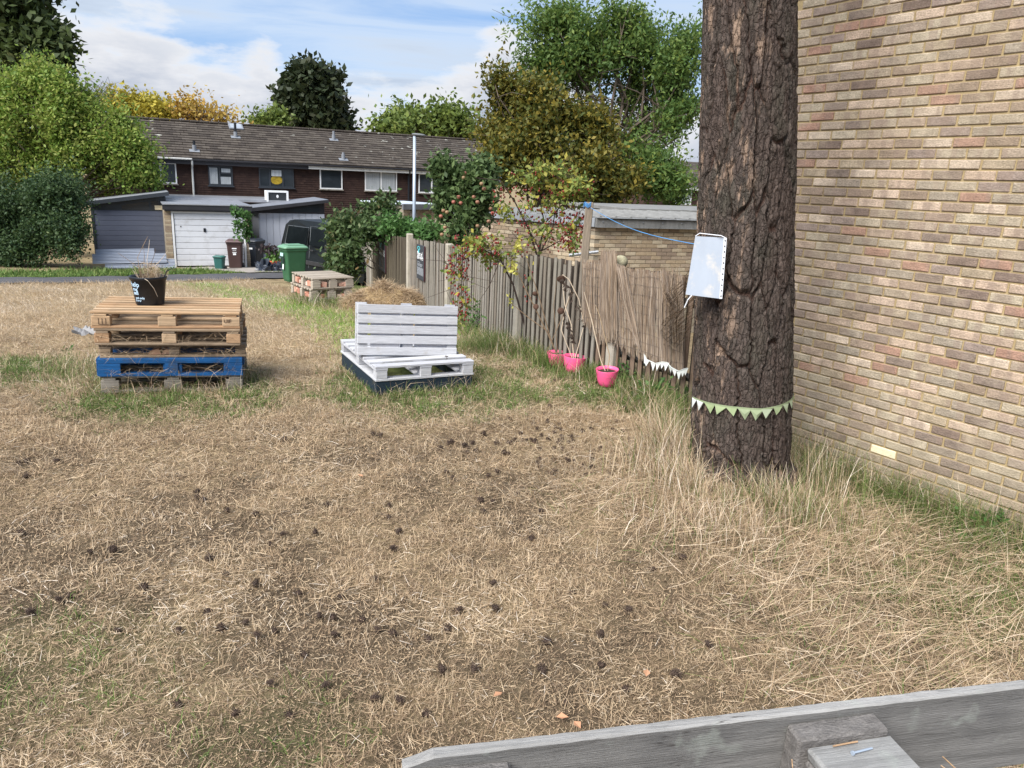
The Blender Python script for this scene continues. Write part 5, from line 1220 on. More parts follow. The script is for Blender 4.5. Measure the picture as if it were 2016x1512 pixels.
# ------------------------------------------------------------------ pink pots
def pinkpot(label, x, y, wpx, hpx, rot=(0, 0), r0=None):
    p = P(x, y); dep = (p - Vector((0, 0, CAMZ))).dot(F_); r = wpx / 2 * dep / F0; h = hpx * dep / F0 * .92
    t_ = thing('pink_pot', label, 'plant pot', group='bright pink pots at the fence foot', mat=T(p.x, p.y + r * .6, p.z + .0) @ RX(rot[0]) @ RY(rot[1]))
    put('pot', MB().lathe([(0, 0), (r * .58, 0), (r * .72, .012), (r * .84, h * .3), (r * .94, h * .7), (r * 1., h), (r * 1., h + .004), (r * .96, h + .004), (r * .90, h - .03)], 30).mesh('pot', M_pink, smooth_=True), t_, local=True)
    put('soil', MB().lathe([(0, h - .025), (r * .92, h - .03)], 20).mesh('soil', M_soil), t_, local=True)
    return p, r, h
pA = pinkpot('pink pot furthest left of the three at the fence', 1098, 722, 44, 28)
pB = pinkpot('middle pink pot touching the one left of it', 1130, 735, 46, 34, (0, .05))
pC = pinkpot('pink pot standing apart on the right, nearest the pine', 1196, 762, 45, 36, (.08, -.05))

# ------------------------------------------------------------------ foliage
def leafmesh(name, blobs, ncl, per, size, cr, m, seed=0, up=.3, shell=.45, aspect=.55, noise_gap=0., parent=None, kind='stuff', droop=0., flat=1., sub=16):
    """blobs: (centre, (rx,ry,rz), weight)"""
    g = np.random.default_rng(seed + 100); ws = np.array([b[2] for b in blobs], float); ws /= ws.sum()
    if sub:   # break each mass into smaller uneven ones
        nb_ = []
        for (c_, rd_, w_) in blobs:
            ns_ = max(5, int(sub * w_ ** .5))
            for _ in range(ns_):
                v_ = g.normal(size=3); v_ /= np.linalg.norm(v_); q_ = g.random() ** .4 * .92; f_ = g.uniform(.16, .40)
                nb_.append((Vector([c_[i] + v_[i] * rd_[i] * q_ for i in range(3)]), [rd_[i] * f_ * g.uniform(.8, 1.3) for i in range(3)], w_ / ns_ * f_ * 3))
        blobs = nb_; ws = np.array([b[2] for b in blobs], float); ws /= ws.sum()
    k = g.choice(len(blobs), ncl, p=ws); cen = np.array([tuple(b[0]) for b in blobs])[k]; rad = np.array([b[1] for b in blobs])[k]
    d = g.normal(size=(ncl, 3)); d /= np.linalg.norm(d, axis=1)[:, None]; r = np.where(g.random(ncl) < shell, g.uniform(.82, 1.06, ncl), g.random(ncl) ** .45)
    cl = cen + d * rad * r[:, None]
    if noise_gap:
        keep = vnoise(cl[:, 0] * 1.0 + cl[:, 1] * .6, cl[:, 2] * 1.0 + cl[:, 1] * .3, noise_gap, seed) > .36; cl = cl[keep]; dd_ = d[keep]; ncl = len(cl)
    cv = g.random(ncl)
    dd = d[:len(cl)] if not noise_gap else dd_[:, :]
    ou = dd + np.array([0, 0, .35]) + g.normal(size=dd.shape) * .45; ou /= np.linalg.norm(ou, axis=1)[:, None]
    ln_s = np.repeat(g.uniform(.5, 2.6, len(cl)), per); tt = g.uniform(-1, 1, ncl * per) * ln_s * cr
    pos = np.repeat(cl, per, 0) + np.repeat(ou, per, 0) * tt[:, None] + g.normal(size=(ncl * per, 3)) * cr * .5 * np.array([1, 1, flat]); n = len(pos)
    a = g.normal(size=(n, 3)); a[:, 2] -= droop; a /= np.linalg.norm(a, axis=1)[:, None]
    nrm = g.normal(size=(n, 3)); nrm[:, 2] += up * 3; nrm /= np.linalg.norm(nrm, axis=1)[:, None]
    s = np.cross(a, nrm); s /= np.linalg.norm(s, axis=1)[:, None] + 1e-9
    L = (size * g.uniform(.6, 1.35, n))[:, None]
    V = np.stack([pos, pos + a * L * .5 + s * L * aspect * .5, pos + a * L, pos + a * L * .5 - s * L * aspect * .5], 1).reshape(-1, 3)
    rn = np.clip(np.repeat(cv, per) * .5 + g.random(n) * .5, 0, .999)
    put(name, npmesh(name, V, np.arange(4 * n).reshape(-1, 4), m, rn), parent, kind=kind if parent is not None else None)
def leaf(name, cols, tr=.3, rough=.6): return mat(name, cols, rough, 3, amt=.08, transl=tr, spec=.35, per_obj=False)
def B(x, y, Y, rx_, ry_, wgt=1., dy=None):
    k = Y / F0; return (at(x, y, Y), (rx_ * k, (dy if dy is not None else rx_ * k * .9), ry_ * k), wgt)
def tree(name, label, cat, base, blobs, limbs, lname, cols, ncl, per, size, cr, seed=1, tr=.3, bark=None, trunk_r=.2, fork=.35, group=None, **kw):
    t_ = thing(name, label, cat, base, group=group); tm = MB(); bs = Vector(base)
    cen = [b[0] for b in blobs]; top_ = sum((c for c in cen), Vector()) / len(cen); fk = bs.lerp(top_, fork)
    tm.tube([bs - Vector((0, 0, .2)), bs.lerp(fk, .5) + Vector((trunk_r * .3, 0, 0)), fk], [trunk_r, trunk_r * .8, trunk_r * .65], 10)
    put('trunk', tm.mesh('trunk', bark or M_trunk, smooth_=True), t_)
    if limbs:
        lm_ = MB(); random.seed(seed)
        for c, rd, _ in blobs:
            for j in range(limbs):
                tip = c + Vector((random.uniform(-1, 1) * rd[0], random.uniform(-1, 1) * rd[1], random.uniform(-.6, 1) * rd[2])) * .85; md = fk.lerp(tip, .5) + Vector((random.gauss(0, .1), random.gauss(0, .1), .12)) * (tip - fk).length * .5
                pp = [fk, fk.lerp(md, .35), fk.lerp(md, .7), md, md.lerp(tip, .4), md.lerp(tip, .75), tip]; LL = (tip - fk).length * .035
                pp = [q_ + (Vector((random.gauss(0, LL), random.gauss(0, LL), random.gauss(0, LL * .6))) if 0 < i_ < 6 else Vector()) for i_, q_ in enumerate(pp)]
                lm_.tube(pp, [trunk_r * k_ for k_ in (.36, .28, .22, .17, .12, .08, .03)], 6)
                for sb in (2, 3, 4, 5):
                    e_ = pp[sb] + Vector((random.gauss(0, 1), random.gauss(0, 1), random.uniform(-.2, 1))) * LL * 5; lm_.tube([pp[sb], pp[sb].lerp(e_, .5) + Vector((0, 0, LL * .6)), e_], [trunk_r * .08, trunk_r * .05, trunk_r * .015], 4)
        put('limbs', lm_.mesh('limbs', bark or M_trunk), t_)
    leafmesh('crown', blobs, ncl, per, size, cr, leaf(lname, cols, tr), seed, parent=t_, kind=None, **kw)
    return t_
def gp(x, Y):  # ground point below picture column x at depth Y
    q_ = at(x, 500, Y); return (q_.x, q_.y, float(gz(q_.x, q_.y)))
# sky-line trees
tree('tree', 'tall dark green tree at the top left edge', 'tree', gp(20, 42), [B(0, 20, 42, 80, 85, 3), B(72, 100, 41, 42, 48, 1), B(-60, 60, 42, 90, 140, 2), B(20, 150, 42, 70, 50, 1), B(-10, -60, 42, 80, 60, 1.5)], 3, 'dark_leaf_a', [(.03,.05,.016), (.05,.075,.022), (.07,.10,.03), (.10,.10,.035)], 2300, 26, .42, .55, 1, trunk_r=.45)
tree('tree', 'golden-leaved tree behind the left end of the roof', 'tree', gp(280, 62), [B(255, 212, 62, 42, 26, 1.2), B(315, 218, 62, 30, 22, 1)], 9, 'gold_leaf', [(.30,.27,.03), (.46,.38,.05), (.38,.33,.05), (.25,.27,.05)], 360, 18, .36, .55, 2, trunk_r=.25, shell=.2, fork=.75)
tree('tree', 'amber half-bare tree above the roof right of the golden tree', 'tree', gp(395, 62), [B(375, 222, 62, 32, 22, 1.2), B(430, 230, 62, 40, 16, .7)], 14, 'amber_leaf', [(.42,.33,.06), (.45,.28,.07), (.36,.32,.07)], 210, 10, .32, .6, 3, trunk_r=.25, shell=.2, fork=.75)
tree('tree', 'dense dark round-topped tree above the middle of the roof', 'tree', gp(615, 75), [B(614, 188, 75, 38, 42, 2), B(604, 225, 75, 48, 42, 2), B(645, 238, 75, 34, 30, 1)], 0, 'dark_leaf_b', [(.016,.026,.012), (.026,.04,.015), (.04,.055,.022), (.05,.05,.025)], 1900, 24, .65, .7, 4, trunk_r=.5, up=.1)
tree('tree', 'light green feathery tree above the right end of the roof', 'tree', gp(830, 66), [B(800, 244, 66, 50, 24, 2), B(865, 240, 66, 45, 28, 2), B(760, 258, 66, 26, 14, .6), B(915, 255, 66, 26, 20, .7)], 8, 'light_leaf', [(.12,.17,.03), (.17,.22,.045), (.09,.14,.035), (.22,.25,.06)], 520, 16, .45, .7, 5, trunk_r=.35, shell=.25, fork=.7)
tree('tree', 'small pale tree top just left of the dark round tree', 'tree', gp(515, 66), [B(515, 240, 66, 26, 8, 1), B(545, 236, 66, 18, 10, 1)], 3, 'light_leaf', [(.12,.17,.03)], 120, 14, .4, .5, 6, trunk_r=.2, fork=.8)
# big trees behind the fence, middle right
bl_ = [B(1120, 90, 31, 85, 55, 1.4), B(1240, 78, 31, 90, 50, 1.4), B(1325, 130, 30, 50, 80, 1.1), B(1180, 140, 32, 110, 55, 1.3), B(1330, 240, 30, 42, 55, .8), B(1050, 120, 31, 45, 45, .7), B(1300, 345, 29, 58, 45, 1.3), B(1250, 300, 31, 50, 50, .8), B(1200, 200, 33, 130, 100, .9), B(1290, 210, 32, 70, 80, .9), B(1110, 45, 31, 40, 18, .3), B(1230, 35, 31, 50, 16, .3), B(1360, 60, 31, 14, 16, .05)]
tree('tree', 'tall open-crowned green tree behind the brick garage', 'tree', gp(1185, 31), bl_, 3, 'acacia_leaf', [(0.067,0.127,0.034),(0.09,0.167,0.045),(0.123,0.196,0.049),(0.168,0.235,0.053),(0.224,0.274,0.053)], 2300, 28, .19, .36, 7, trunk_r=.28, noise_gap=.95, shell=.35, aspect=.4, fork=.42, sub=20, tr=.42)
bl_ = [B(1040, 230, 27, 70, 60, 1.5), B(990, 240, 27, 45, 60, .9), B(1100, 310, 27, 110, 62, 2.2), B(1160, 270, 27, 50, 55, .7), B(1160, 370, 27, 85, 45, 1.4), B(1010, 320, 26, 55, 50, 1), B(990, 170, 27, 28, 24, .25)]
tree('tree', 'bushy yellowing hornbeam in front of the tall green tree', 'tree', gp(1110, 27), bl_, 3, 'hornbeam_leaf', [(.04,.055,.014), (.065,.085,.018), (.09,.10,.02), (.15,.135,.022), (.26,.20,.03), (.08,.10,.02), (.06,.09,.025)], 2100, 30, .17, .33, 8, trunk_r=.2, noise_gap=1.1, shell=.35)
# left side
tree('tree', 'light green bushy tree standing before the left end of the terrace', 'tree', gp(110, 30.5), [B(50, 225, 30.5, 80, 60, 1.5), B(150, 235, 30.5, 60, 70, 1.3), B(60, 300, 30.5, 90, 80, 2), B(170, 310, 30.5, 85, 60, 1.6), B(250, 300, 30.5, 45, 42, 1), B(75, 160, 30.5, 28, 26, .3), B(120, 185, 30.5, 30, 34, .4), B(215, 260, 30.5, 45, 40, .6), B(275, 345, 30.5, 32, 16, .4)], 4, 'bush_leaf', [(.06,.13,.02), (.12,.21,.035), (.19,.29,.05), (.27,.34,.07), (.33,.35,.09), (.05,.09,.025)], 3000, 26, .145, .33, 9, trunk_r=.16, shell=.4, tr=.42)
bt_ = thing('bare_branch_bush', 'thin arching bare twigs above the light green bushy tree', 'branches', gp(180, 31.5)); bm3 = MB(); random.seed(21)
for k in range(26):
    a_ = at(160 + random.uniform(-5, 15), 240, 31.5); b_ = at(175 + random.uniform(-10, 40), 165 + random.uniform(-15, 25), 31.5); c_ = at(205 + random.uniform(-15, 45), 170 + random.uniform(-10, 50), 31.5); bm3.tube([a_, a_.lerp(b_, .6), b_, c_], [.018, .012, .008, .004], 4)
put('twigs', bm3.mesh('twigs', M_trunk), bt_)
leafmesh('leaves', [B(190, 190, 31.5, 35, 22, 1)], 60, 6, .09, .15, leaf('bush_leaf', []), 12, parent=bt_, kind=None)
hd_ = thing('hedge', 'dark green hedge to the left of the blue-grey shed', 'hedge', gp(80, 24.5))
leafmesh('foliage', [B(40, 430, 25, 75, 70, 2), B(110, 430, 25, 48, 75, 1.6), B(135, 470, 24.3, 24, 45, .8), B(30, 490, 24.5, 70, 35, 1), B(-60, 430, 25, 60, 90, 1), B(100, 385, 26, 70, 40, 1)], 3000, 22, .10, .26, leaf('hedge_leaf', [(.024,.055,.018), (.04,.08,.026), (.065,.11,.035), (.03,.065,.035), (.12,.16,.045)]), 13, parent=hd_, kind=None, shell=.6)
# ivy / bramble over the fence end
br = thing('bramble', 'bramble and ivy spilling over the far end of the closeboard fence', 'bramble', gp(700, 18.5))
brl = [B(705, 448, 18.6, 42, 24, 1.5), B(672, 475, 18.2, 24, 38, 1), B(668, 520, 17.8, 16, 24, .5), B(738, 432, 18.8, 30, 16, .8), B(757, 410, 18.9, 11, 14, .35), B(690, 505, 17.6, 18, 28, .5), B(730, 455, 18.2, 35, 12, .6)]
leafmesh('leaves', brl, 900, 12, .13, .16, leaf('bramble_leaf', [(.035,.065,.02), (.06,.10,.03), (.09,.14,.045), (.05,.09,.035), (.14,.19,.08), (.17,.10,.04)]), 14, parent=br, kind=None, shell=.6)
bm4 = MB(); random.seed(5)
for k in range(30):
    a_ = at(random.uniform(650, 760), random.uniform(470, 540), 18.2); c_ = at(random.uniform(640, 775), random.uniform(405, 500), 18.4); bm4.tube([a_, a_.lerp(c_, .6) + Vector((0, 0, .12)), c_], [.01, .008, .004], 4)
put('stems', bm4.mesh('stems', M_trunk), br)
ct = thing('climber', 'leafy climber hanging between the garage door and the pale shed', 'climber', gp(480, 25.8))
leafmesh('leaves', [B(478, 422, 25.6, 15, 8, 1), B(470, 450, 25.3, 4, 30, .5), B(487, 450, 25.7, 6, 30, .8), B(458, 414, 25.4, 12, 4, .4)], 110, 7, .12, .08, leaf('climber_leaf', [(.05,.12,.03), (.08,.17,.045), (.11,.21,.06)]), 15, parent=ct, kind=None)
cw = thing('climber', 'dark climber around the white window at the left end of the terrace', 'climber', gp(330, 37))
leafmesh('leaves', [B(345, 318, 37.3, 32, 6, 1), B(335, 388, 37, 35, 10, 1), B(388, 375, 37.3, 6, 22, .4)], 220, 9, .28, .2, leaf('hedge_leaf', []), 16, parent=cw, kind=None)
ex = thing('undergrowth', 'leafy undergrowth behind the fence below the lamp post', 'undergrowth', gp(830, 17))
leafmesh('leaves', [B(800, 452, 17.2, 40, 10, 1), B(770, 445, 17.4, 18, 12, .6), B(850, 458, 16.8, 30, 8, .5)], 260, 9, .12, .14, leaf('climber_leaf', []), 17, parent=ex, kind=None)
# potted plant by the pale shed
leafmesh('leaves', [(tp + Vector((-.05, 0, .5)), (.26, .22, .13), 1)], 40, 7, .17, .09, leaf('potted_leaf', [(.10,.22,.05), (.15,.28,.07), (.07,.15,.05)]), 18, parent=tpt, kind=None)
leafmesh('dark_leaves', [(tp + Vector((-.2, 0, .75)), (.32, .2, .1), 1)], 34, 6, .14, .08, leaf('purple_leaf', [(.05,.035,.04), (.08,.06,.06)]), 19, parent=tpt, kind=None)

# apple tree
ap = thing('apple_tree', 'small apple tree with reddish fruit just behind the fence', 'tree', gp(905, 14.5))
M_stem = mat('dark_stem', [(.05,.035,.03), (.075,.05,.04)], .85, 20, amt=.2)
bm5 = MB(); random.seed(9); fb_ = Vector(gp(905, 14.5))
apb = [B(872, 330, 14.5, 14, 22, .7), B(895, 350, 14.5, 20, 40, 1), B(880, 395, 14.5, 22, 42, 1.2), B(930, 350, 14.3, 32, 38, 1.3), B(950, 390, 14.2, 28, 40, 1), B(925, 430, 14.2, 32, 40, 1.1), B(905, 465, 14.1, 22, 22, .6), B(965, 335, 14.4, 16, 20, .4)]
for c, rd, _ in apb:
    for j in range(2): bm5.tube([fb_, fb_.lerp(c, .5) + Vector((0, 0, .1)), c + Vector((random.uniform(-.2, .2), 0, rd[2] * .8))], [.05, .03, .006], 6)
put('limbs', bm5.mesh('limbs', M_stem), ap)
leafmesh('crown', apb, 620, 11, .115, .12, leaf('apple_leaf', [(.03,.06,.02), (.05,.09,.03), (.08,.13,.045), (.12,.18,.06), (.16,.22,.09)]), 20, parent=ap, kind=None, shell=.45, up=.15)
am = MB().lathe([(0, -.034), (.022, -.03), (.038, -.008), (.036, .018), (.018, .034), (.004, .028)], 12).mesh('apple', mat('apple_skin', [(.30,.10,.075), (.28,.14,.09), (.24,.17,.09)], .4, 12, amt=.2), smooth_=True)
for (x, y) in ((903, 388), (893, 398), (915, 341), (913, 350), (948, 362), (953, 372), (873, 415), (868, 426), (880, 418), (884, 465), (870, 462), (933, 388), (940, 398), (907, 400), (966, 411), (970, 420), (962, 436), (898, 470), (940, 445), (876, 448)):
    p = at(x, y, 13.9 + random.uniform(-.2, .1)); put('apple', am, ap, T(p) @ S(.95, .95, .95))
# rose-hip bush
rh = thing('rose_bush', 'arching rose bush with red hips growing at the fence', 'bush', P(1024, 688) + Vector((0, -.15, 0)))
rb0 = P(1024, 688) + Vector((0, -.15, 0)); rs_ = MB(); random.seed(33)
def pth(*q): return [at(x, y, Y) for x, y, Y in q]
Yr = rb0.y
for q, r0 in ((((1032, 684, Yr), (1033, 640, Yr), (1010, 560, Yr - .1), (985, 510, Yr - .2), (940, 484, Yr - .3), (905, 500, Yr - .5)), .016),
              (((1060, 510, Yr + .6), (1064, 480, Yr + .6), (1072, 440, Yr + .5), (1110, 400, Yr + .4), (1150, 360, Yr + .3)), .014), (((1058, 505, Yr + .6), (1040, 450, Yr + .6), (1015, 400, Yr + .5), (985, 355, Yr + .4), (935, 350, Yr + .3)), .013),
              (((1064, 495, Yr + .6), (1035, 440, Yr + .6), (1000, 440, Yr + .5), (950, 425, Yr + .3)), .01), (((1062, 500, Yr + .6), (1088, 450, Yr + .5), (1095, 400, Yr + .5), (1100, 340, Yr + .4)), .011),
              (((1064, 495, Yr + .6), (1110, 470, Yr + .4), (1130, 440, Yr + .3)), .008), (((905, 500, Yr - .5), (890, 540, Yr - .6), (885, 590, Yr - .7)), .007), (((985, 510, Yr - .2), (965, 560, Yr - .3), (945, 590, Yr - .3)), .007), (((1072, 440, Yr + .5), (1060, 380, Yr + .5), (1040, 345, Yr + .5)), .009)):
    p_ = pth(*q); rs_.tube(p_, [r0 * (1 - .75 * i / (len(p_) - 1)) for i in range(len(p_))], 6)
rbl = [B(1090, 340, Yr + .4, 45, 22, 1), B(1040, 350, Yr + .5, 40, 20, .9), B(1140, 370, Yr + .3, 32, 20, .9), B(1010, 400, Yr + .4, 40, 40, .5), B(1100, 400, Yr + .4, 40, 35, 1), B(1060, 460, Yr + .4, 45, 35, .6), B(940, 480, Yr - .3, 45, 22, .7), B(900, 520, Yr - .5, 22, 30, .5), B(905, 590, Yr - .6, 18, 45, .4), B(990, 510, Yr - .2, 40, 18, .4), B(1130, 450, Yr + .3, 25, 40, .5), B(1055, 560, Yr + .0, 25, 40, .25)]
for k in range(210):
    b = rbl[random.randrange(len(rbl))]; c = b[0]; a_ = c + Vector((random.uniform(-1, 1) * b[1][0], 0, random.uniform(-1, 1) * b[1][2])); e_ = a_ + Vector((random.gauss(0, .13), random.gauss(0, .05), random.gauss(.02, .12))); rs_.tube([c.lerp(a_, .5), a_, e_], [.0035, .003, .0015], 4)
put('stems', rs_.mesh('stems', M_stem), rh)
leafmesh('leaves', rbl, 300, 7, .072, .07, leaf('rose_leaf', [(.10,.17,.04), (.16,.24,.06), (.24,.30,.08), (.32,.34,.08), (.42,.36,.06), (.12,.2,.07)], .35), 22, parent=rh, kind=None, shell=.2)
hv = MB()
hpm = [(0, 0), (.009, .003), (.0125, .013), (.009, .025), (.003, .028)]
for k in range(680):
    b = rbl[int(rng.choice(len(rbl), p=np.array([.3, .2, .5, .7, .9, 1, 1.4, 1, .9, .3, 2.4, .6]) / 10.2))]; c = b[0] + Vector((random.uniform(-1, 1) * b[1][0], random.uniform(-.2, .2), random.uniform(-1, .8) * b[1][2])); hv.lathe(hpm, 6, T(c) @ RX(random.uniform(2, 4)) @ RZ(random.random()), r=random.random())
put('rose_hips', hv.mesh('rose_hips', mat('rose_hip', [(.20,.018,.018), (.15,.02,.022), (.26,.035,.025), (.10,.02,.02)], .35, per_obj=False)), rh, kind='stuff')
# dead sunflowers and canes in the pots
def sunfl(label, base, paths, heads, M_=M_straw, yl=()):
    t_ = thing('dead_sunflower', label, 'plant', base, group='dead sunflowers in the pink pots'); m = MB()
    for q, r0 in paths: p_ = [Vector(base) + Vector((0, 0, .1))] + pth(*q); m.tube(p_, [r0] * (len(p_) - 1) + [r0 * .5], 6, r=random.choice([.25, .55, .9]))
    put('stems', m.mesh('stems', M_), t_)
    for (x, y, Y, r0) in heads:
        h = put('seed_head', MB().lathe([(0, -.008), (r0, -.006), (r0 * 1.15, .004), (r0 * .6, .013), (0, .015)], 12).mesh('seed_head', mat('seed_head_brown', (.09,.05,.035), .9, 30, amt=.4, bump=.8)), t_, T(at(x, y, Y)) @ RX(random.uniform(.6, 2.4)))
    if yl: leafmesh('leaves', [B(x, y, Y, s_, s_, 1) for x, y, Y, s_ in yl], len(yl) * 5, 4, .06, .03, leaf('yellow_leaf', [(.45,.45,.08), (.55,.52,.14), (.38,.36,.08)]), 30 + len(yl), parent=t_, kind=None)
    return t_
ya, yb_, yc = pA[0].y + .1, pB[0].y + .1, pC[0].y + .1
sunfl('tall dry sunflower stems leaning left out of the leftmost pink pot', pA[0] + Vector((0, .1, 0)), (((((1080, 660, ya), (1035, 570, ya), (1005, 505, ya))), .007), (((1075, 650, ya), (1040, 625, ya), (1003, 594, ya)), .006), (((1085, 670, ya), (1060, 580, ya), (1030, 490, ya)), .006), (((1090, 600, ya), (1097, 545, ya)), .004)), ((1055, 604, ya, .03), (1053, 578, ya, .025)), yl=((1018, 486, ya, 7), (1000, 523, ya, 8), (1003, 595, ya, 4), (1012, 530, ya, 6)))
sunfl('drooping brown sunflower in the middle pink pot', pB[0] + Vector((0, .1, 0)), ((((1125, 640, yb_), (1112, 600, yb_), (1106, 545, yb_)), .006), (((1105, 650, yb_), (1112, 612, yb_), (1124, 570, yb_)), .005), (((1078, 690, yb_), (1100, 640, yb_), (1127, 575, yb_)), .005), (((1150, 640, yb_), (1140, 590, yb_), (1120, 550, yb_), (1108, 541, yb_), (1102, 549, yb_)), .005)), ((1105, 549, yb_, .042), (1104, 612, yb_, .034)))
sunfl('two dry canes rising from the separate pink pot', pC[0] + Vector((0, .1, 0)), ((((1183, 710, yc), (1165, 630, yc), (1150, 575, yc)), .006), (((1200, 700, yc), (1180, 620, yc), (1172, 600, yc)), .005)), ())
dm = MB(); random.seed(44)
for k in range(60):
    f_ = random.random(); a_ = at(1106 + 50 * f_, 545 + 95 * f_ + random.uniform(-6, 6), yb_ - .02) if random.random() < .6 else at(1108 + 22 * f_, 610 + 60 * f_ + random.uniform(-5, 5), yb_ - .02); dm.add([a_, a_ + Vector((random.gauss(0, .02), 0, -.03)), a_ + Vector((random.gauss(0, .025), .02, -.05))], [(0, 1, 2)])
put('withered_leaves', dm.mesh('withered_leaves', mat('withered', (.07,.05,.04), .9)), None, label='withered leaves hanging along the drooping sunflower stem', cat='leaves', kind='stuff')

# ------------------------------------------------------------------ grass
def blades(X, Y, az_, tilt_, L, w_, curl=.3, lift=0., zs=None, rnd=None):
    n = len(X); Z0 = gz(X, Y) + lift if zs is None else zs
    nr_ = (X > -9) & (X < 6) & (Y < 12)
    if zs is None: Z0 = Z0 + np.where(nr_, .02 * (fb(X, Y, 3., 40) - .5) + .012 * (vnoise(X, Y, 9, 41) - .5), 0)
    p0 = np.stack([X, Y, Z0], 1); h = np.stack([np.cos(az_), np.sin(az_), 0 * az_], 1); up = np.array([0, 0, 1.])
    d1 = h * np.sin(tilt_)[:, None] + up * np.cos(tilt_)[:, None]; t2 = tilt_ + curl; d2 = h * np.sin(t2)[:, None] + up * np.cos(t2)[:, None]
    p1 = p0 + d1 * (L * .5)[:, None]; p2 = p1 + d2 * (L * .5)[:, None]
    s = np.stack([-np.sin(az_), np.cos(az_), 0 * az_], 1) + .5 * rng.normal(size=(n, 3)); s -= d1 * (s * d1).sum(1)[:, None]; s /= np.linalg.norm(s, axis=1)[:, None]; s = s * (w_ / 2)[:, None]
    V = np.stack([p0 - s, p0 + s, p1 - s * .8, p1 + s * .8, p2 - s * .2, p2 + s * .2], 1).reshape(-1, 3)
    b = np.arange(n)[:, None] * 6; Fq = np.concatenate([b + [0, 1, 3, 2], b + [2, 3, 5, 4]], 1).reshape(-1, 4)
    r = rng.random(n) if rnd is None else rnd
    return V, Fq, np.repeat(r, 2)
class Acc:
    def __init__(s): s.V = []; s.F = []; s.R = []; s.n = 0
    def add(s, vfr): V, Fq, R = vfr; s.V.append(V); s.F.append(Fq + s.n); s.R.append(R); s.n += len(V)
    def out(s, name, m, **kw): put(name, npmesh(name, np.concatenate(s.V), np.concatenate(s.F), m, np.concatenate(s.R)), None, kind='stuff', **kw)
def samp(y0, y1, dens, x0=None, x1=None):
    """uniform points over the ground the picture sees between y0 and y1, plus a margin"""
    a = (1.44 * (y0 + y1) / 2 + 1.6) * (y1 - y0); n = int(dens * a); Y = rng.uniform(y0, y1, n); X = rng.uniform(-1, 1, n) * (.72 * Y + .8)
    return X, Y
rwall = lambda X, Y: ((X - WB.x) * wN.x + (Y - WB.y) * wN.y)   # >0 in front of the wall
def tuft(X, Y, per, spread):
    n = len(X); return np.repeat(X, per) + rng.normal(size=n * per) * spread, np.repeat(Y, per) + rng.normal(size=n * per) * spread
lane0 = la; laneN = ln
def onlane(X, Y):
    d = (X - lane0.x) * laneN.x + (Y - lane0.y) * laneN.y; return d > -.02
def blocked(X, Y):
    """under pallets, bench, behind the fence or in the wall"""
    m = rwall(X, Y) < .02
    for c, rt_, hw, hd__ in ((sc_, srot, SW / 2 - .03, SD / 2 - .03), (bc, brot, BW / 2, BD / 2), (hc, rr_, HW / 2, HD / 2)):
        dx_, dy_ = X - c.x, Y - c.y; u = dx_ * math.cos(rt_) + dy_ * math.sin(rt_); v = -dx_ * math.sin(rt_) + dy_ * math.cos(rt_); m |= (np.abs(u) < hw) & (np.abs(v) < hd__)
    fx = np.interp(Y, [p.y for p in FP][::-1], [p.x for p in FP][::-1]); m |= (X > fx + .03) & (Y > FP[-1].y)
    for q_, r_q, h_q in (pA, pB, pC): m |= (np.hypot(X - q_.x, Y - q_.y - r_q * .6) < r_q * 1.1) | ((np.abs(X - q_.x) < r_q * .9) & (Y < q_.y + r_q) & (Y > q_.y - .22) & (vnoise(X, Y, 30, 2) > .25))
    m |= np.hypot(X - TRK.x, Y - TRK.y - .33) < r_low * .8
    return m
U = rng.uniform
dry, grn, lsh = Acc(), Acc(), Acc()
# cones' ground: matted short straw, finer close by
for y0, y1, dens in ((2.1, 3.0, 8200), (3.0, 4.2, 6000), (4.2, 6.0, 4200), (6.0, 8.2, 2200), (8.2, 11., 1000)):
    X, Y = samp(y0, y1, dens); b = baref(X, Y); g = greenf(X, Y); k = (rng.random(len(X)) > b * .66 + g * .4) & ~blocked(X, Y) & (vnoise(X, Y, 11, 77) > .2 * rng.random(len(X)))
    X, Y = X[k], Y[k]; n = len(X); s_ = (y0 + y1) / 2 / 3.
    pa_ = 9 * vnoise(X, Y, 2.3, 51)
    V = blades(X, Y, pa_ + rng.normal(size=n) * 1.6, U(1.15, 1.62, n), (.018 + .07 * rng.random(n) ** 2) * (.8 + .25 * s_), U(.0012, .0027, n) * (.75 + .4 * s_), U(-.2, .4, n), lift=U(.002, .022, n), rnd=np.clip(.16 + .6 * fb(X, Y, 1.6, 60) + .24 * rng.normal(size=n), 0, .999)); dry.add(V)
# crumbs and short dark fragments on the soil
M_crumb = mat('ground_litter', [(0.068,0.046,0.031),(0.189,0.13,0.085),(0.378,0.273,0.169),(0.108,0.072,0.049),(0.567,0.429,0.273),(0.243,0.169,0.111)], .9, 4, amt=.15, per_obj=False)
crb = Acc()
for y0, y1, dens, k_ in ((2.1, 3.2, 14000, .8), (3.2, 4.6, 7500, 1.1), (4.6, 6.6, 3200, 1.6)):
    X, Y = samp(y0, y1, dens); k = ~blocked(X, Y); X, Y = X[k], Y[k]; n = len(X)
    crb.add(blades(X, Y, U(0, 6.28, n), U(.7, 1.6, n), U(.006, .02, n) * k_, U(.002, .005, n) * k_, U(-.6, .6, n), lift=U(0, .006, n)))
crb.out('ground_litter', M_crumb, label='dark crumbs, needles and broken bits on the bare soil')
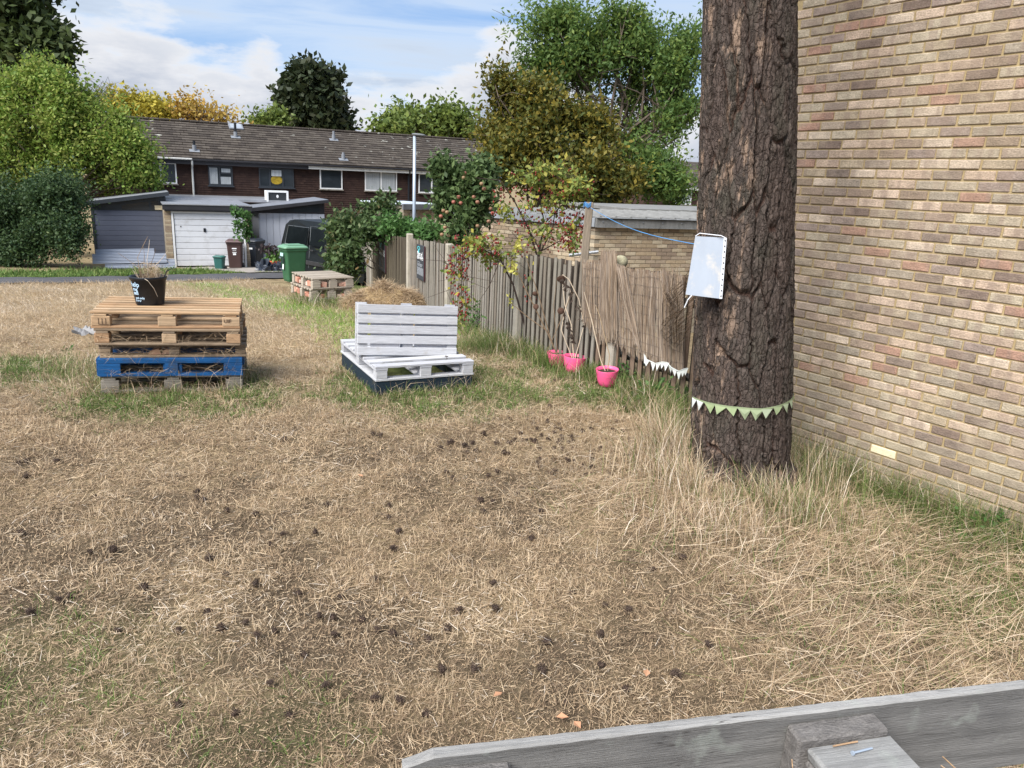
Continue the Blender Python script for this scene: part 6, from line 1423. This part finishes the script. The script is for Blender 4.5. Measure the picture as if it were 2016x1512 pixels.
# short upright dry tufts
for y0, y1, dens in ((2.1, 3.4, 160), (3.4, 5.2, 150), (5.2, 8.5, 110), (8.5, 12, 40)):
    X, Y = samp(y0, y1, dens); b = baref(X, Y); f = fb(X, Y, 1.2, 66); k = (rng.random(len(X)) < (.35 + .9 * smooth(.4, .65, f)) * (1 - .6 * b)); X, Y = X[k], Y[k]; per = 18
    s_ = (y0 + y1) / 2 / 3.; X2, Y2 = tuft(X, Y, per, .022 + .008 * s_); k = ~blocked(X2, Y2); hgt = np.repeat(U(.6, 1.5, len(X)), per)[k]; tn = np.repeat(rng.random(len(X)), per)[k]; X2, Y2 = X2[k], Y2[k]; n = len(X2)
    dry.add(blades(X2, Y2, U(0, 2 * PI, n), U(.05, .95, n), U(.018, .055, n) * hgt * (.9 + .12 * s_), U(.0014, .0028, n) * (.8 + .4 * s_), U(0, .5, n), rnd=np.clip(.15 + .5 * tn + .3 * rng.random(n), 0, .999)))
# pale standing straw band in front of the stack and bench, and round to the tree
for y0, y1, dens in ((4.6, 6.6, 110), (6.6, 7.8, 60)):
    X, Y = samp(y0, y1, dens); f = fb(X, Y, .9, 71); k = (rng.random(len(X)) < smooth(.42, .62, f)) & (greenf(X, Y) < .45); X, Y = X[k], Y[k]; per = 16
    X2, Y2 = tuft(X, Y, per, .04); k = ~blocked(X2, Y2); X2, Y2 = X2[k], Y2[k]; n = len(X2); ad = 3.6 + 1.5 * fb(X2, Y2, .7, 72)
    dry.add(blades(X2, Y2, ad + rng.normal(size=n) * .7, U(.3, 1.25, n), U(.06, .15, n), U(.002, .0042, n), U(.1, .6, n), rnd=np.clip(.5 + .2 * fb(X2, Y2, 1.5, 9) + .3 * rng.random(n), 0, .999)))
# far field, standing dry grass
for y0, y1, dens, w0_ in ((8.5, 12, 1100, .005), (12, 17, 600, .008), (17, 24, 300, .012)):
    X, Y = samp(y0, y1, dens); k = ~blocked(X, Y) & (lushf(X, Y) < .75 + .3 * rng.random(len(X))) & ~onlane(X, Y) & (X < 2.2 - (Y - 8) * .35); X, Y = X[k], Y[k]; n = len(X); ad = 3.4 + 2 * fb(X, Y, .5, 73)
    dry.add(blades(X, Y, ad + rng.normal(size=n) * .9, U(.2, 1.2, n), U(.05, .13, n) * (1 + .06 * (Y - 8)) * .8, U(.6, 1.2, n) * w0_, U(.1, .6, n), rnd=np.clip(.42 + .36 * fb(X, Y, .8, 74) + .3 * rng.random(n), 0, .999)))
# long matted straw round the pine and towards the lower right
X, Y = samp(2.3, 7.0, 900); w_ = np.maximum(sm2(TRK.x - .1, TRK.y - .4, .5, 1.7, X, Y, 1.1), .95 * smooth(.3, 1.6, X - .25 * (5 - Y) + .2) * (Y < 5.6)); k = (rng.random(len(X)) < w_) & ~blocked(X, Y); X, Y = X[k], Y[k]; n = len(X)
dry.add(blades(X, Y, -1.1 + 2.2 * fb(X, Y, .9, 80) + rng.normal(size=n) * 1.0, U(1.0, 1.6, n), U(.08, .30, n), U(.0016, .0034, n), U(-.2, .4, n), lift=U(0, .06, n), rnd=np.clip(.15 + .75 * rng.random(n) ** 1.2, 0, .999)))
k = rng.random(n) < .30; grn.add(blades(X[k], Y[k], U(0, 6.28, k.sum()), U(.6, 1.4, k.sum()), U(.06, .2, k.sum()), U(.002, .004, k.sum()), U(0, .6, k.sum()), rnd=np.clip(U(.2, 1., k.sum()), 0, .999)))
# tall standing grass against the trunk
for (px, py, n, sp_, h0, h1, gr) in ((1312, 905, 520, .11, .2, .5, .15), (1270, 930, 260, .17, .12, .34, .12), (1335, 960, 500, .10, .12, .34, .15), (1420, 1015, 700, .22, .06, .24, .15), (1530, 1010, 600, .14, .12, .36, .5), (1590, 960, 700, .16, .2, .5, .5), (1580, 1010, 600, .25, .1, .3, .4), (1380, 1040, 700, .25, .06, .2, .1), (1318, 850, 200, .10, .2, .45, .5)):
    c = P(px, py); X = c.x + rng.normal(size=n) * sp_; Y = c.y + rng.normal(size=n) * sp_; k = ~blocked(X, Y); X, Y = X[k], Y[k]; m_ = len(X); hh = U(h0, h1, m_); isg = rng.random(m_) < gr
    lean_az = PI * .75 + rng.normal(size=m_) * 1.4
    a = (X, Y, lean_az, U(.02, .55, m_), hh, U(.0022, .0048, m_), U(.0, .8, m_))
    for acc, s_ in ((dry, ~isg), (grn, isg)): acc.add(blades(*[q[s_] for q in a], rnd=np.clip(U(.1, 1, s_.sum()), 0, .999)))
# green patches
for y0, y1, dens in ((2.1, 3.4, 120), (3.4, 6, 110), (6, 9.5, 100), (9.5, 16, 30)):
    X, Y = samp(y0, y1, dens); g = greenf(X, Y); k = (rng.random(len(X)) < g * 1.25) & ~onlane(X, Y); X, Y, g = X[k], Y[k], g[k]; per = 20
    X2, Y2 = tuft(X, Y, per, .045); k = ~blocked(X2, Y2); X2, Y2 = X2[k], Y2[k]; hgt = np.repeat(.6 + .9 * g, per)[k]; n = len(X2)
    grn.add(blades(X2, Y2, U(0, 6.28, n), U(.1, 1.25, n), U(.04, .10, n) * hgt, U(.002, .0045, n) * (1 if y0 < 6 else 1.6), U(.1, .9, n), rnd=np.clip(np.repeat(rng.random(len(X)), per)[k] * .5 + .5 * rng.random(n), 0, .999)))
# edges: fence foot, wall foot, pallets, bench
def edge(a, b, n, sp_, h0, h1, gr, off=(0, 0), til=.7, wd=(.002, .0045)):
    f_ = rng.random(n); X = a[0] + (b[0] - a[0]) * f_ + rng.normal(size=n) * sp_ + off[0]; Y = a[1] + (b[1] - a[1]) * f_ + rng.normal(size=n) * sp_ + off[1]; k = ~blocked(X, Y); X, Y = X[k], Y[k]; m_ = len(X); isg = rng.random(m_) < gr * (.5 + fb(X, Y, 2, 90))
    a_ = (X, Y, U(0, 6.28, m_), U(.05, til, m_), U(h0, h1, m_) * (.55 + .9 * fb(X, Y, 2.6, 91)), U(*wd, m_), U(.1, 1.0, m_))
    for acc, s_ in ((dry, ~isg), (grn, isg)): acc.add(blades(*[q[s_] for q in a_], rnd=np.clip(U(.05, 1, s_.sum()), 0, .999)))
for i in range(len(FP) - 1): edge(FP[i], FP[i + 1], (600, 900, 900, 1500, 2600, 1700)[i], .14, .1, .32, .85, off=(-.14, -.08), wd=(.003, .007))
edge(P(1085, 715), P(1200, 765), 2000, .1, .1, .3, .95, off=(.1, .33), wd=(.003, .006)); edge(P(900, 690), P(1020, 690), 1500, .2, .1, .3, .8)
edge(P(1240, 790), P(1340, 850), 600, .12, .1, .36, .45)
wl0, wl1 = WB - wV * 1.6, WB + wV * (send); edge(wl0 + wN * .14, wl1 + wN * .14, 5200, .12, .08, .34, .85, til=1.1); edge(wl0 + wN * .1, WB + wV * 1.5 + wN * .1, 1800, .07, .15, .42, .45, til=1.0)
for c, rt_, W_, D_, n in ((sc_, srot, SW, SD, 520), (bc, brot, BW, BD, 520), (hc, rr_, HW, HD, 900)):
    ex2 = Vector((math.cos(rt_), math.sin(rt_), 0)); ey2 = Vector((-math.sin(rt_), math.cos(rt_), 0)); cs_ = [c - ex2 * W_ / 2 - ey2 * D_ / 2, c + ex2 * W_ / 2 - ey2 * D_ / 2, c + ex2 * W_ / 2 + ey2 * D_ / 2, c - ex2 * W_ / 2 + ey2 * D_ / 2]
    for a, b in ((0, 1), (1, 2), (3, 0)): edge(cs_[a] - ey2 * .06, cs_[b] - ey2 * .06, n, .1, .04, .17, .75, til=1.2, wd=(.0025, .005))
    edge(cs_[0] - ey2 * .05, cs_[1] - ey2 * .05, 160, .06, .12, .34, .1, til=1.3)
edge(P(640, 600), P(760, 575), 900, .3, .2, .6, .9, wd=(.005, .01)); edge(P(600, 590), P(660, 610), 700, .2, .15, .4, .9, wd=(.005, .009))
edge(P(180, 765), P(150, 720), 700, .2, .1, .3, .6)
# bright strip
X, Y = samp(8.0, 20, 420); k = (rng.random(len(X)) < np.clip(lushf(X, Y), 0, 1)) & ~blocked(X, Y) & ~onlane(X, Y); X, Y = X[k], Y[k]; n = len(X)
lsh.add(blades(X, Y, U(0, 6.28, n), U(.1, 1.0, n), U(.04, .11, n), U(.005, .010, n), U(.1, .6, n)))
dry.out('dry_grass', M_straw, label='dry straw-coloured grass and cut stalks over the field'); grn.out('green_grass', M_green, label='green grass tufts around the pallets, fence and wall'); lsh.out('lush_grass', M_lush, label='bright green strip of fresh grass crossing the field')
# straw hanging out of the stack
hs = Acc(); n = 900
f_ = rng.random(n); side = sc_ - ey_ * SD / 2; X = side.x + ex_.x * (f_ - .5) * 1.1 + rng.normal(size=n) * .03; Y = side.y + ex_.y * (f_ - .5) * 1.1 + rng.normal(size=n) * .05 + .02
zz = rng.choice([.03, .19, .20, .35, .36, .49, .50], n) + U(0, .05, n); hs.add(blades(X, Y, U(0, 6.28, n), U(.9, 2.1, n), U(.05, .22, n), U(.002, .004, n), U(-.3, .8, n), zs=zz, rnd=np.clip(U(0, .6, n), 0, 1)))
hs.out('stack_straw', M_straw, label='dead straw caught between the stacked pallets')
# hay heap
hp = P(752, 612); hpc = Vector((hp.x, hp.y + .45, hp.z)); hm_ = Acc(); n = 15000
a = U(0, 6.28, n); r = np.sqrt(rng.random(n)); RX_, RY_ = .95, .55; X = hpc.x + np.cos(a) * r * RX_; Y = hpc.y + np.sin(a) * r * RY_; hgt = .46 * (1 - r ** 1.7) * (.8 + .4 * vnoise(X, Y, 4, 3))
hm_.add(blades(X, Y, U(0, 6.28, n), U(1.0, 2.0, n), U(.08, .26, n), U(.004, .007, n), U(-.3, .6, n), zs=gz(X, Y) + hgt, rnd=np.clip(.2 + .55 * rng.random(n), 0, 1)))
v, f = lump(26, RX_, RY_, .44, .15, 9); 
hm_.out('hay_heap', M_straw, label='heap of cut hay beside the closeboard fence behind the white bench')
put('hay_core', MB().add(v, f).mesh('hay_core', mat('hay_core', (.24,.17,.09), .95, 20, amt=.4, bump=.8, bs=40), smooth_=True), None, T(hpc.x, hpc.y, float(gz(hpc.x, hpc.y)) - .04), kind='stuff', label='packed inside of the hay heap')
# verge weeds beyond the lane
vg = Acc(); e0 = la + ln * (LW + .02) - ld * 3; e1 = P(345, 530) + Vector((0, .3, 0))
n = 15000; f_ = rng.random(n); q0_ = e0; q1_ = la + ln * (LW + .02) + ld * ((P(340, 530) - la).dot(ld)); dpt = rng.random(n) ** 1.2 * 1.9
X = q0_.x + (q1_.x - q0_.x) * f_ + ln.x * dpt; Y = q0_.y + (q1_.y - q0_.y) * f_ + ln.y * dpt
vg.add(blades(X, Y, U(0, 6.28, n), U(.1, 1.2, n), U(.08, .3, n) * (.5 + .5 * dpt / 1.9), U(.015, .035, n), U(.2, .9, n)))
n = 2600; q1_ = la + ln * (LW + .02) + ld * ((P(560, 530) - la).dot(ld)); q0_ = la + ln * (LW + .02) + ld * ((P(340, 530) - la).dot(ld)); f_ = rng.random(n); dpt = rng.random(n) ** 2 * .35
k = vnoise(f_ * 20, f_ * 3, 1, 5) > .45; X = (q0_.x + (q1_.x - q0_.x) * f_ + ln.x * dpt)[k]; Y = (q0_.y + (q1_.y - q0_.y) * f_ + ln.y * dpt)[k]; n = len(X)
vg.add(blades(X, Y, U(0, 6.28, n), U(.1, 1.2, n), U(.04, .12, n), U(.01, .02, n), U(.2, .9, n), rnd=np.clip(U(.4, 1, n), 0, .999)))
vg.out('verge_weeds', mat('verge_leaf', [(.05,.10,.02), (.08,.15,.03), (.12,.20,.045), (.16,.22,.06), (.22,.26,.08)], .7, 4, amt=.12, transl=.3, per_obj=False), label='green weeds on the verge beyond the lane')
M_apron = mat('pale_concrete_apron', (.30,.27,.24), .9, 3, amt=.2, bump=.3)
qa = la + ln * (LW + .01) + ld * ((P(335, 530) - la).dot(ld)); qb = la + ln * (LW + .01) + ld * ((P(640, 530) - la).dot(ld))
put('driveway', strip(qa, qb, 3.2, .06, 0, 2, 'driveway', M_apron, 20), kind='structure')

# leafy weeds by pots, wall and stack
wd_ = Acc()
leafmesh('broadleaf_weeds', [(P(1225, 765) + Vector((.05, .1, .1)), (.10, .08, .16), 1), (P(1260, 790) + Vector((.05, .1, .06)), (.2, .1, .1), 1), (P(1340, 812) + Vector((-.05, .2, .1)), (.15, .1, .14), .8), (P(125, 690), (.08, .06, .03), .15), (P(930, 660) + Vector((0, .2, .25)), (.25, .1, .3), 1), (P(985, 670) + Vector((0, .2, .2)), (.3, .12, .25), .8), (P(1770, 985), (.3, .1, .1), .6), (P(1960, 1050) + Vector((0, 0, .05)), (.3, .1, .12), .7)], 150, 7, .055, .045, leaf('weed_leaf', [(.04,.10,.025), (.06,.14,.035), (.09,.18,.05), (.14,.2,.07)]), 41, up=.5)
bpy.data.objects['broadleaf_weeds']['kind'] = 'stuff'

# ------------------------------------------------------------------ pine cones
def cone_mesh(s_, seed):
    random.seed(seed); m = MB(); core = [(0, 0), (.010, .004), (.013, .014), (.009, .032), (0, .042)]; m.lathe(core, 8)
    N = 46
    for k in range(N):
        f = k / N; z = .002 + .038 * f; r = .012 * (1 - .75 * f ** 2) + .001; a = k * 2.39996; L = .011 * (1 - .5 * f); w_ = .0075 * (1 - .4 * f); el_ = -.3 + 1.1 * f
        c, s = math.cos(a), math.sin(a); o = Vector((c * r, s * r, z)); out = Vector((c * math.cos(el_), s * math.cos(el_), math.sin(el_))); sd = Vector((-s, c, 0)); upv = out.cross(sd) * -.002
        m.add([o - sd * w_ * .3, o + sd * w_ * .3, o + out * L + sd * w_ * .5, o + out * L * 1.2 + upv, o + out * L - sd * w_ * .5, o + out * L * .9 - upv * 1.2], [(0, 1, 2, 3, 4), (0, 5, 1), (1, 5, 2), (4, 5, 0), (2, 5, 3), (3, 5, 4)])
    return m.mesh('pine_cone', mat('pine_cone_scale', [(.05,.034,.026), (.075,.05,.038), (.04,.028,.022)], .85, 60, amt=.3))
cms = [cone_mesh(1, i) for i in range(3)]
named = [(780, 1055), (777, 1085), (965, 1155), (645, 1355), (1070, 1268), (533, 1078), (440, 1135), (560, 1055), (500, 1160), (183, 1093), (135, 1180), (655, 1225), (880, 1240), (1400, 1278), (1335, 1335), (945, 988), (762, 1022), (50, 915), (385, 975), (445, 1012), (185, 985), (415, 1100), (348, 1250), (512, 1258), (410, 1215), (745, 1380), (1185, 1195), (730, 858), (745, 862), (865, 885), (560, 868), (900, 795), (905, 790)]
pts_ = list(named); random.seed(77)
for k in range(78): pts_.append((random.gauss(1080, 100), random.gauss(875, 30)))
for k in range(60): pts_.append((random.uniform(30, 1350), random.uniform(900, 1420)))
NC = 0
for k, (x, y) in enumerate(pts_):
    if not (0 < x < 1300) and y < 950: continue
    p = P(x, y); s_ = random.uniform(.7, 1.05)
    if bool(blocked(np.array([p.x]), np.array([p.y]))[0]): continue
    o = put('pine_cone', cms[k % 3], None, T(p.x, p.y, p.z + .016) @ RZ(random.uniform(0, 6.28)) @ RX(random.uniform(.8, 1.9)) @ S(s_, s_, s_), label=('small dark open pine cone in the dense scatter between the pink pots and the pine' if k >= len(named) and k < len(named) + 78 else ('small dark open pine cone on the field beyond the worn middle' if y < 1050 else 'small dark open pine cone on the littered ground nearest the camera')), cat='pine cone', group='pine cones scattered on the field')
bb = atz(879, 707, bz0 - .02 + Z_ + .146); put('pine_cone', cms[0], None, T(bb.x, bb.y, bb.z + .014) @ RX(1.5), label='single pine cone on the seat of the white bench', cat='pine cone', group='pine cones scattered on the field')
# a few dead leaves
dl = MB().add([(-.02, 0, 0), (0, -.014, .005), (.024, 0, .002), (0, .015, .008)], [(0, 1, 2, 3)]).mesh('dead_leaf', mat('dead_leaf', [(.40,.20,.11), (.48,.27,.16)], .7))
for k, (x, y) in enumerate(((1105, 1425), (1272, 1338), (710, 945), (980, 1380), (1135, 1440))):
    p = P(x, y); put('dead_leaf', dl, None, T(p.x, p.y, p.z + .03) @ RZ(k * 1.3) @ S(1.1, 1.1, 1.1), label=('orange dead leaf on the ground nearest the foreground plank', 'orange dead leaf right of centre in the foreground', 'curled tan leaf in the middle of the dry field', 'dead leaf lying left of the foreground dead leaves', 'dead leaf tight against the foreground plank')[k], cat='dead leaf')

# ------------------------------------------------------------------ grey pallet standing up in the foreground
ztp = 1.28
A_ = atz(793, 1497, ztp); B_ = atz(2016, 1352, ztp)
fx = (B_ - A_); Lx = fx.length; fx.normalize(); fy = Vector((-fx.y, fx.x, 0)); fy = fy if fy.y > 0 else -fy
Lb = Lx + .25; fp = thing('pallet', 'grey weathered pallet standing on edge at the bottom right of the foreground', 'pallet', mat=basis(A_, fx, fy, (0, 0, 1)))
def cracks(t, col, co, co2, v):
    n = t.noise(t.vmap(co, (.9, 26, 26)), 3.1, 3, .5); d = t.math('ABSOLUTE', t.math('SUBTRACT', n, .5)); k = t.math('MULTIPLY', t.rng(d, .012, .0), t.rng(t.noise(co, 3.5, 3), .48, .56))
    col = t.mix(t.math('MULTIPLY', k, .8), col, (.035, .03, .028)); vo = t.n('ShaderNodeTexVoronoi'); t.put(vo.inputs['Vector'], t.vmap(co, (1, 1, 1.7))); vo.inputs['Scale'].default_value = 4.5
    col = t.mix(t.math('MULTIPLY', t.rng(vo.outputs['Distance'], .10, .05), .75), col, (.07, .055, .045)); return t.mix(t.math('MULTIPLY', t.rng(t.noise(co, 13, 5), .60, .68), .35), col, (.34, .37, .33))
M_fg = mat('weathered_foreground_wood', [(0.267,0.267,0.262),(0.304,0.299,0.29),(0.23,0.23,0.225)], .8, 2.2, (.7, 22, 22), .32, .5, 30, .25, fine=(30, .16), dirt=((.12,.12,.12), 5, .55, .8, .55), extra=cracks)
M_fgs = mat('shaded_foreground_wood', [(.15,.147,.142), (.18,.175,.168), (.125,.122,.12)], .8, 2.2, (.7, 22, 22), .35, .5, 30, .25, fine=(30, .2), dirt=((.05,.05,.055), 4, .5, .75, .6), extra=cracks)  # darker copy of the foreground wood, shade of the board sides in its colour
M_fgd = mat('rough_block_wood', [(.17,.16,.155), (.21,.195,.18)], .9, 6, (4, 12, 12), .4, .8, 30, .2, fine=(40, .25))
def board_l(x0, x1, y0, y1, z0, z1, m, name, seed=0, nseg=60, rag=.0005, lab=None, rnd=.4):
    """long board with slightly worn edges"""
    random.seed(seed); mb = MB(); vs = []; fs = []; ring = 8; b = .003
    for i in range(nseg + 1):
        x = x0 + (x1 - x0) * i / nseg; j = [random.gauss(0, rag) for _ in range(8)]; r_end = min(1, i / 2., (nseg - i) / 2.); zt_ = z1 - (1 - r_end) * .012 - (.004 if .80 < i / nseg < .86 else 0)
        vs += [(x, y0 + b, z0), (x, y1 - b, z0), (x, y1, z0 + b), (x, y1, zt_ - b + j[0]), (x, y1 - b + j[1], zt_ + j[2] * .6), (x, y0 + b + j[3], zt_ + j[4] * .6), (x, y0, zt_ - b + j[5]), (x, y0, z0 + b)]
    for i in range(nseg):
        for k in range(ring): k2 = (k + 1) % ring; fs.append((i * ring + k, i * ring + k2, (i + 1) * ring + k2, (i + 1) * ring + k))
    fs.append(tuple(range(ring))[::-1]); fs.append(tuple(range(nseg * ring, (nseg + 1) * ring)))
    mb.add(vs, fs, rnd)
    for q in range(nseg * ring): mb.m[q] = 0 if q % ring in (3, 4, 5) else 1  # top keeps the light wood; long sides and underside take the shaded copy
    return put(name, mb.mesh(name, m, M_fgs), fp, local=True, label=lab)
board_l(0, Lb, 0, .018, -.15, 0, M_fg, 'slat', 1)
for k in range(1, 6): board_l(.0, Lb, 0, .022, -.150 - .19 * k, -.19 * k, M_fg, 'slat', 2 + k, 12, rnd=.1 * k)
ub_ = lambda x, y, z: (atz(x, y, z) - A_).dot(fx)
b0u, b1u = ub_(1577, 1442, ztp), ub_(1755, 1420, ztp)
def blk_(u0, u1, y0, y1, z0, z1, m, name, seed, rnd=.3): random.seed(seed); return put(name, MB().cbox(u0, u1, y0, y1, z0, z1, .004, jit=.002, r=rnd).mesh(name, m), fp, local=True)
blk_(b0u, b1u, -.034, -.0015, -.100, -.012, M_fgd, 'block', 31)
blk_(-.0, .14, -.082, -.0015, -.100, -.014, M_fgd, 'block', 32)
blk_(Lb - .14, Lb, -.080, -.0015, -.100, -.016, M_fgd, 'block', 33)
blk_(b0u + .014, b1u + .004, -.15, -.0355, -.046, -.024, M_fg, 'stringer', 34, .6)
blk_(b0u + .014, b1u + .004, -.15, -.0355, -.145, -.0475, M_fgd, 'stringer_block', 37, .1)
blk_(b1u + .09, Lb, -.215, -.13, -.185, -.162, M_fg, 'lower_board', 35, .9)
scp = (b0u + b1u) / 2
put('screw', MB().tube([(scp - .004, -.062, -.021), (scp + .028, -.058, -.021)], .0016, 6).tube([(scp - .0045, -.062, -.021), (scp - .0065, -.0623, -.021)], .0034, 8).mesh('screw', M_galv), fp, local=True)
put('twig', MB().tube([(scp - .024, -.045, -.0215), (scp + .016, -.043, -.021)], .0014, 5).mesh('twig', M_newwood), None, WM[fp.name], label='short pale twig lying on the grey foreground pallet', cat='twig')
pn = MB()
for a, b in (((b1u + .075, -.06, -.05), (b1u + .13, -.1, -.11)), ((b1u + .07, -.065, -.06), (b1u + .135, -.12, -.11)), ((b1u + .06, -.09, -.07), (b1u + .12, -.11, -.10)), ((b0u - .018, -.05, -.03), (b0u - .006, -.06, -.12))): pn.tube([a, (Vector(a) + Vector(b)) / 2 + Vector((0, 0, .006)), b], .0009, 4)
put('pine_needles', pn.mesh('pine_needles', M_newwood), None, WM[fp.name], kind='stuff', label='dry pine needles caught in the grey foreground pallet', cat='pine needles')
# the boards the upright pallet stands on
fs2 = thing('pallet', 'grey pallet lying flat under the upright foreground pallet', 'pallet', mat=basis(Vector((A_.x, A_.y, float(gz(A_.x, A_.y)) + .0)), fx, fy, (0, 0, 1)))
pallet_parts(fs2, Lb, .9, 6, M_greywood, M=T(Lb / 2, -.2, 0))
for s_ in (0.06, Lb - .06): put('leg', MB().cbox(s_ - .05, s_ + .05, -.08, -.003, -ztp + .144 + float(gz(A_.x, A_.y)), -.11, .004).mesh('leg', M_greywood), fp, local=True)
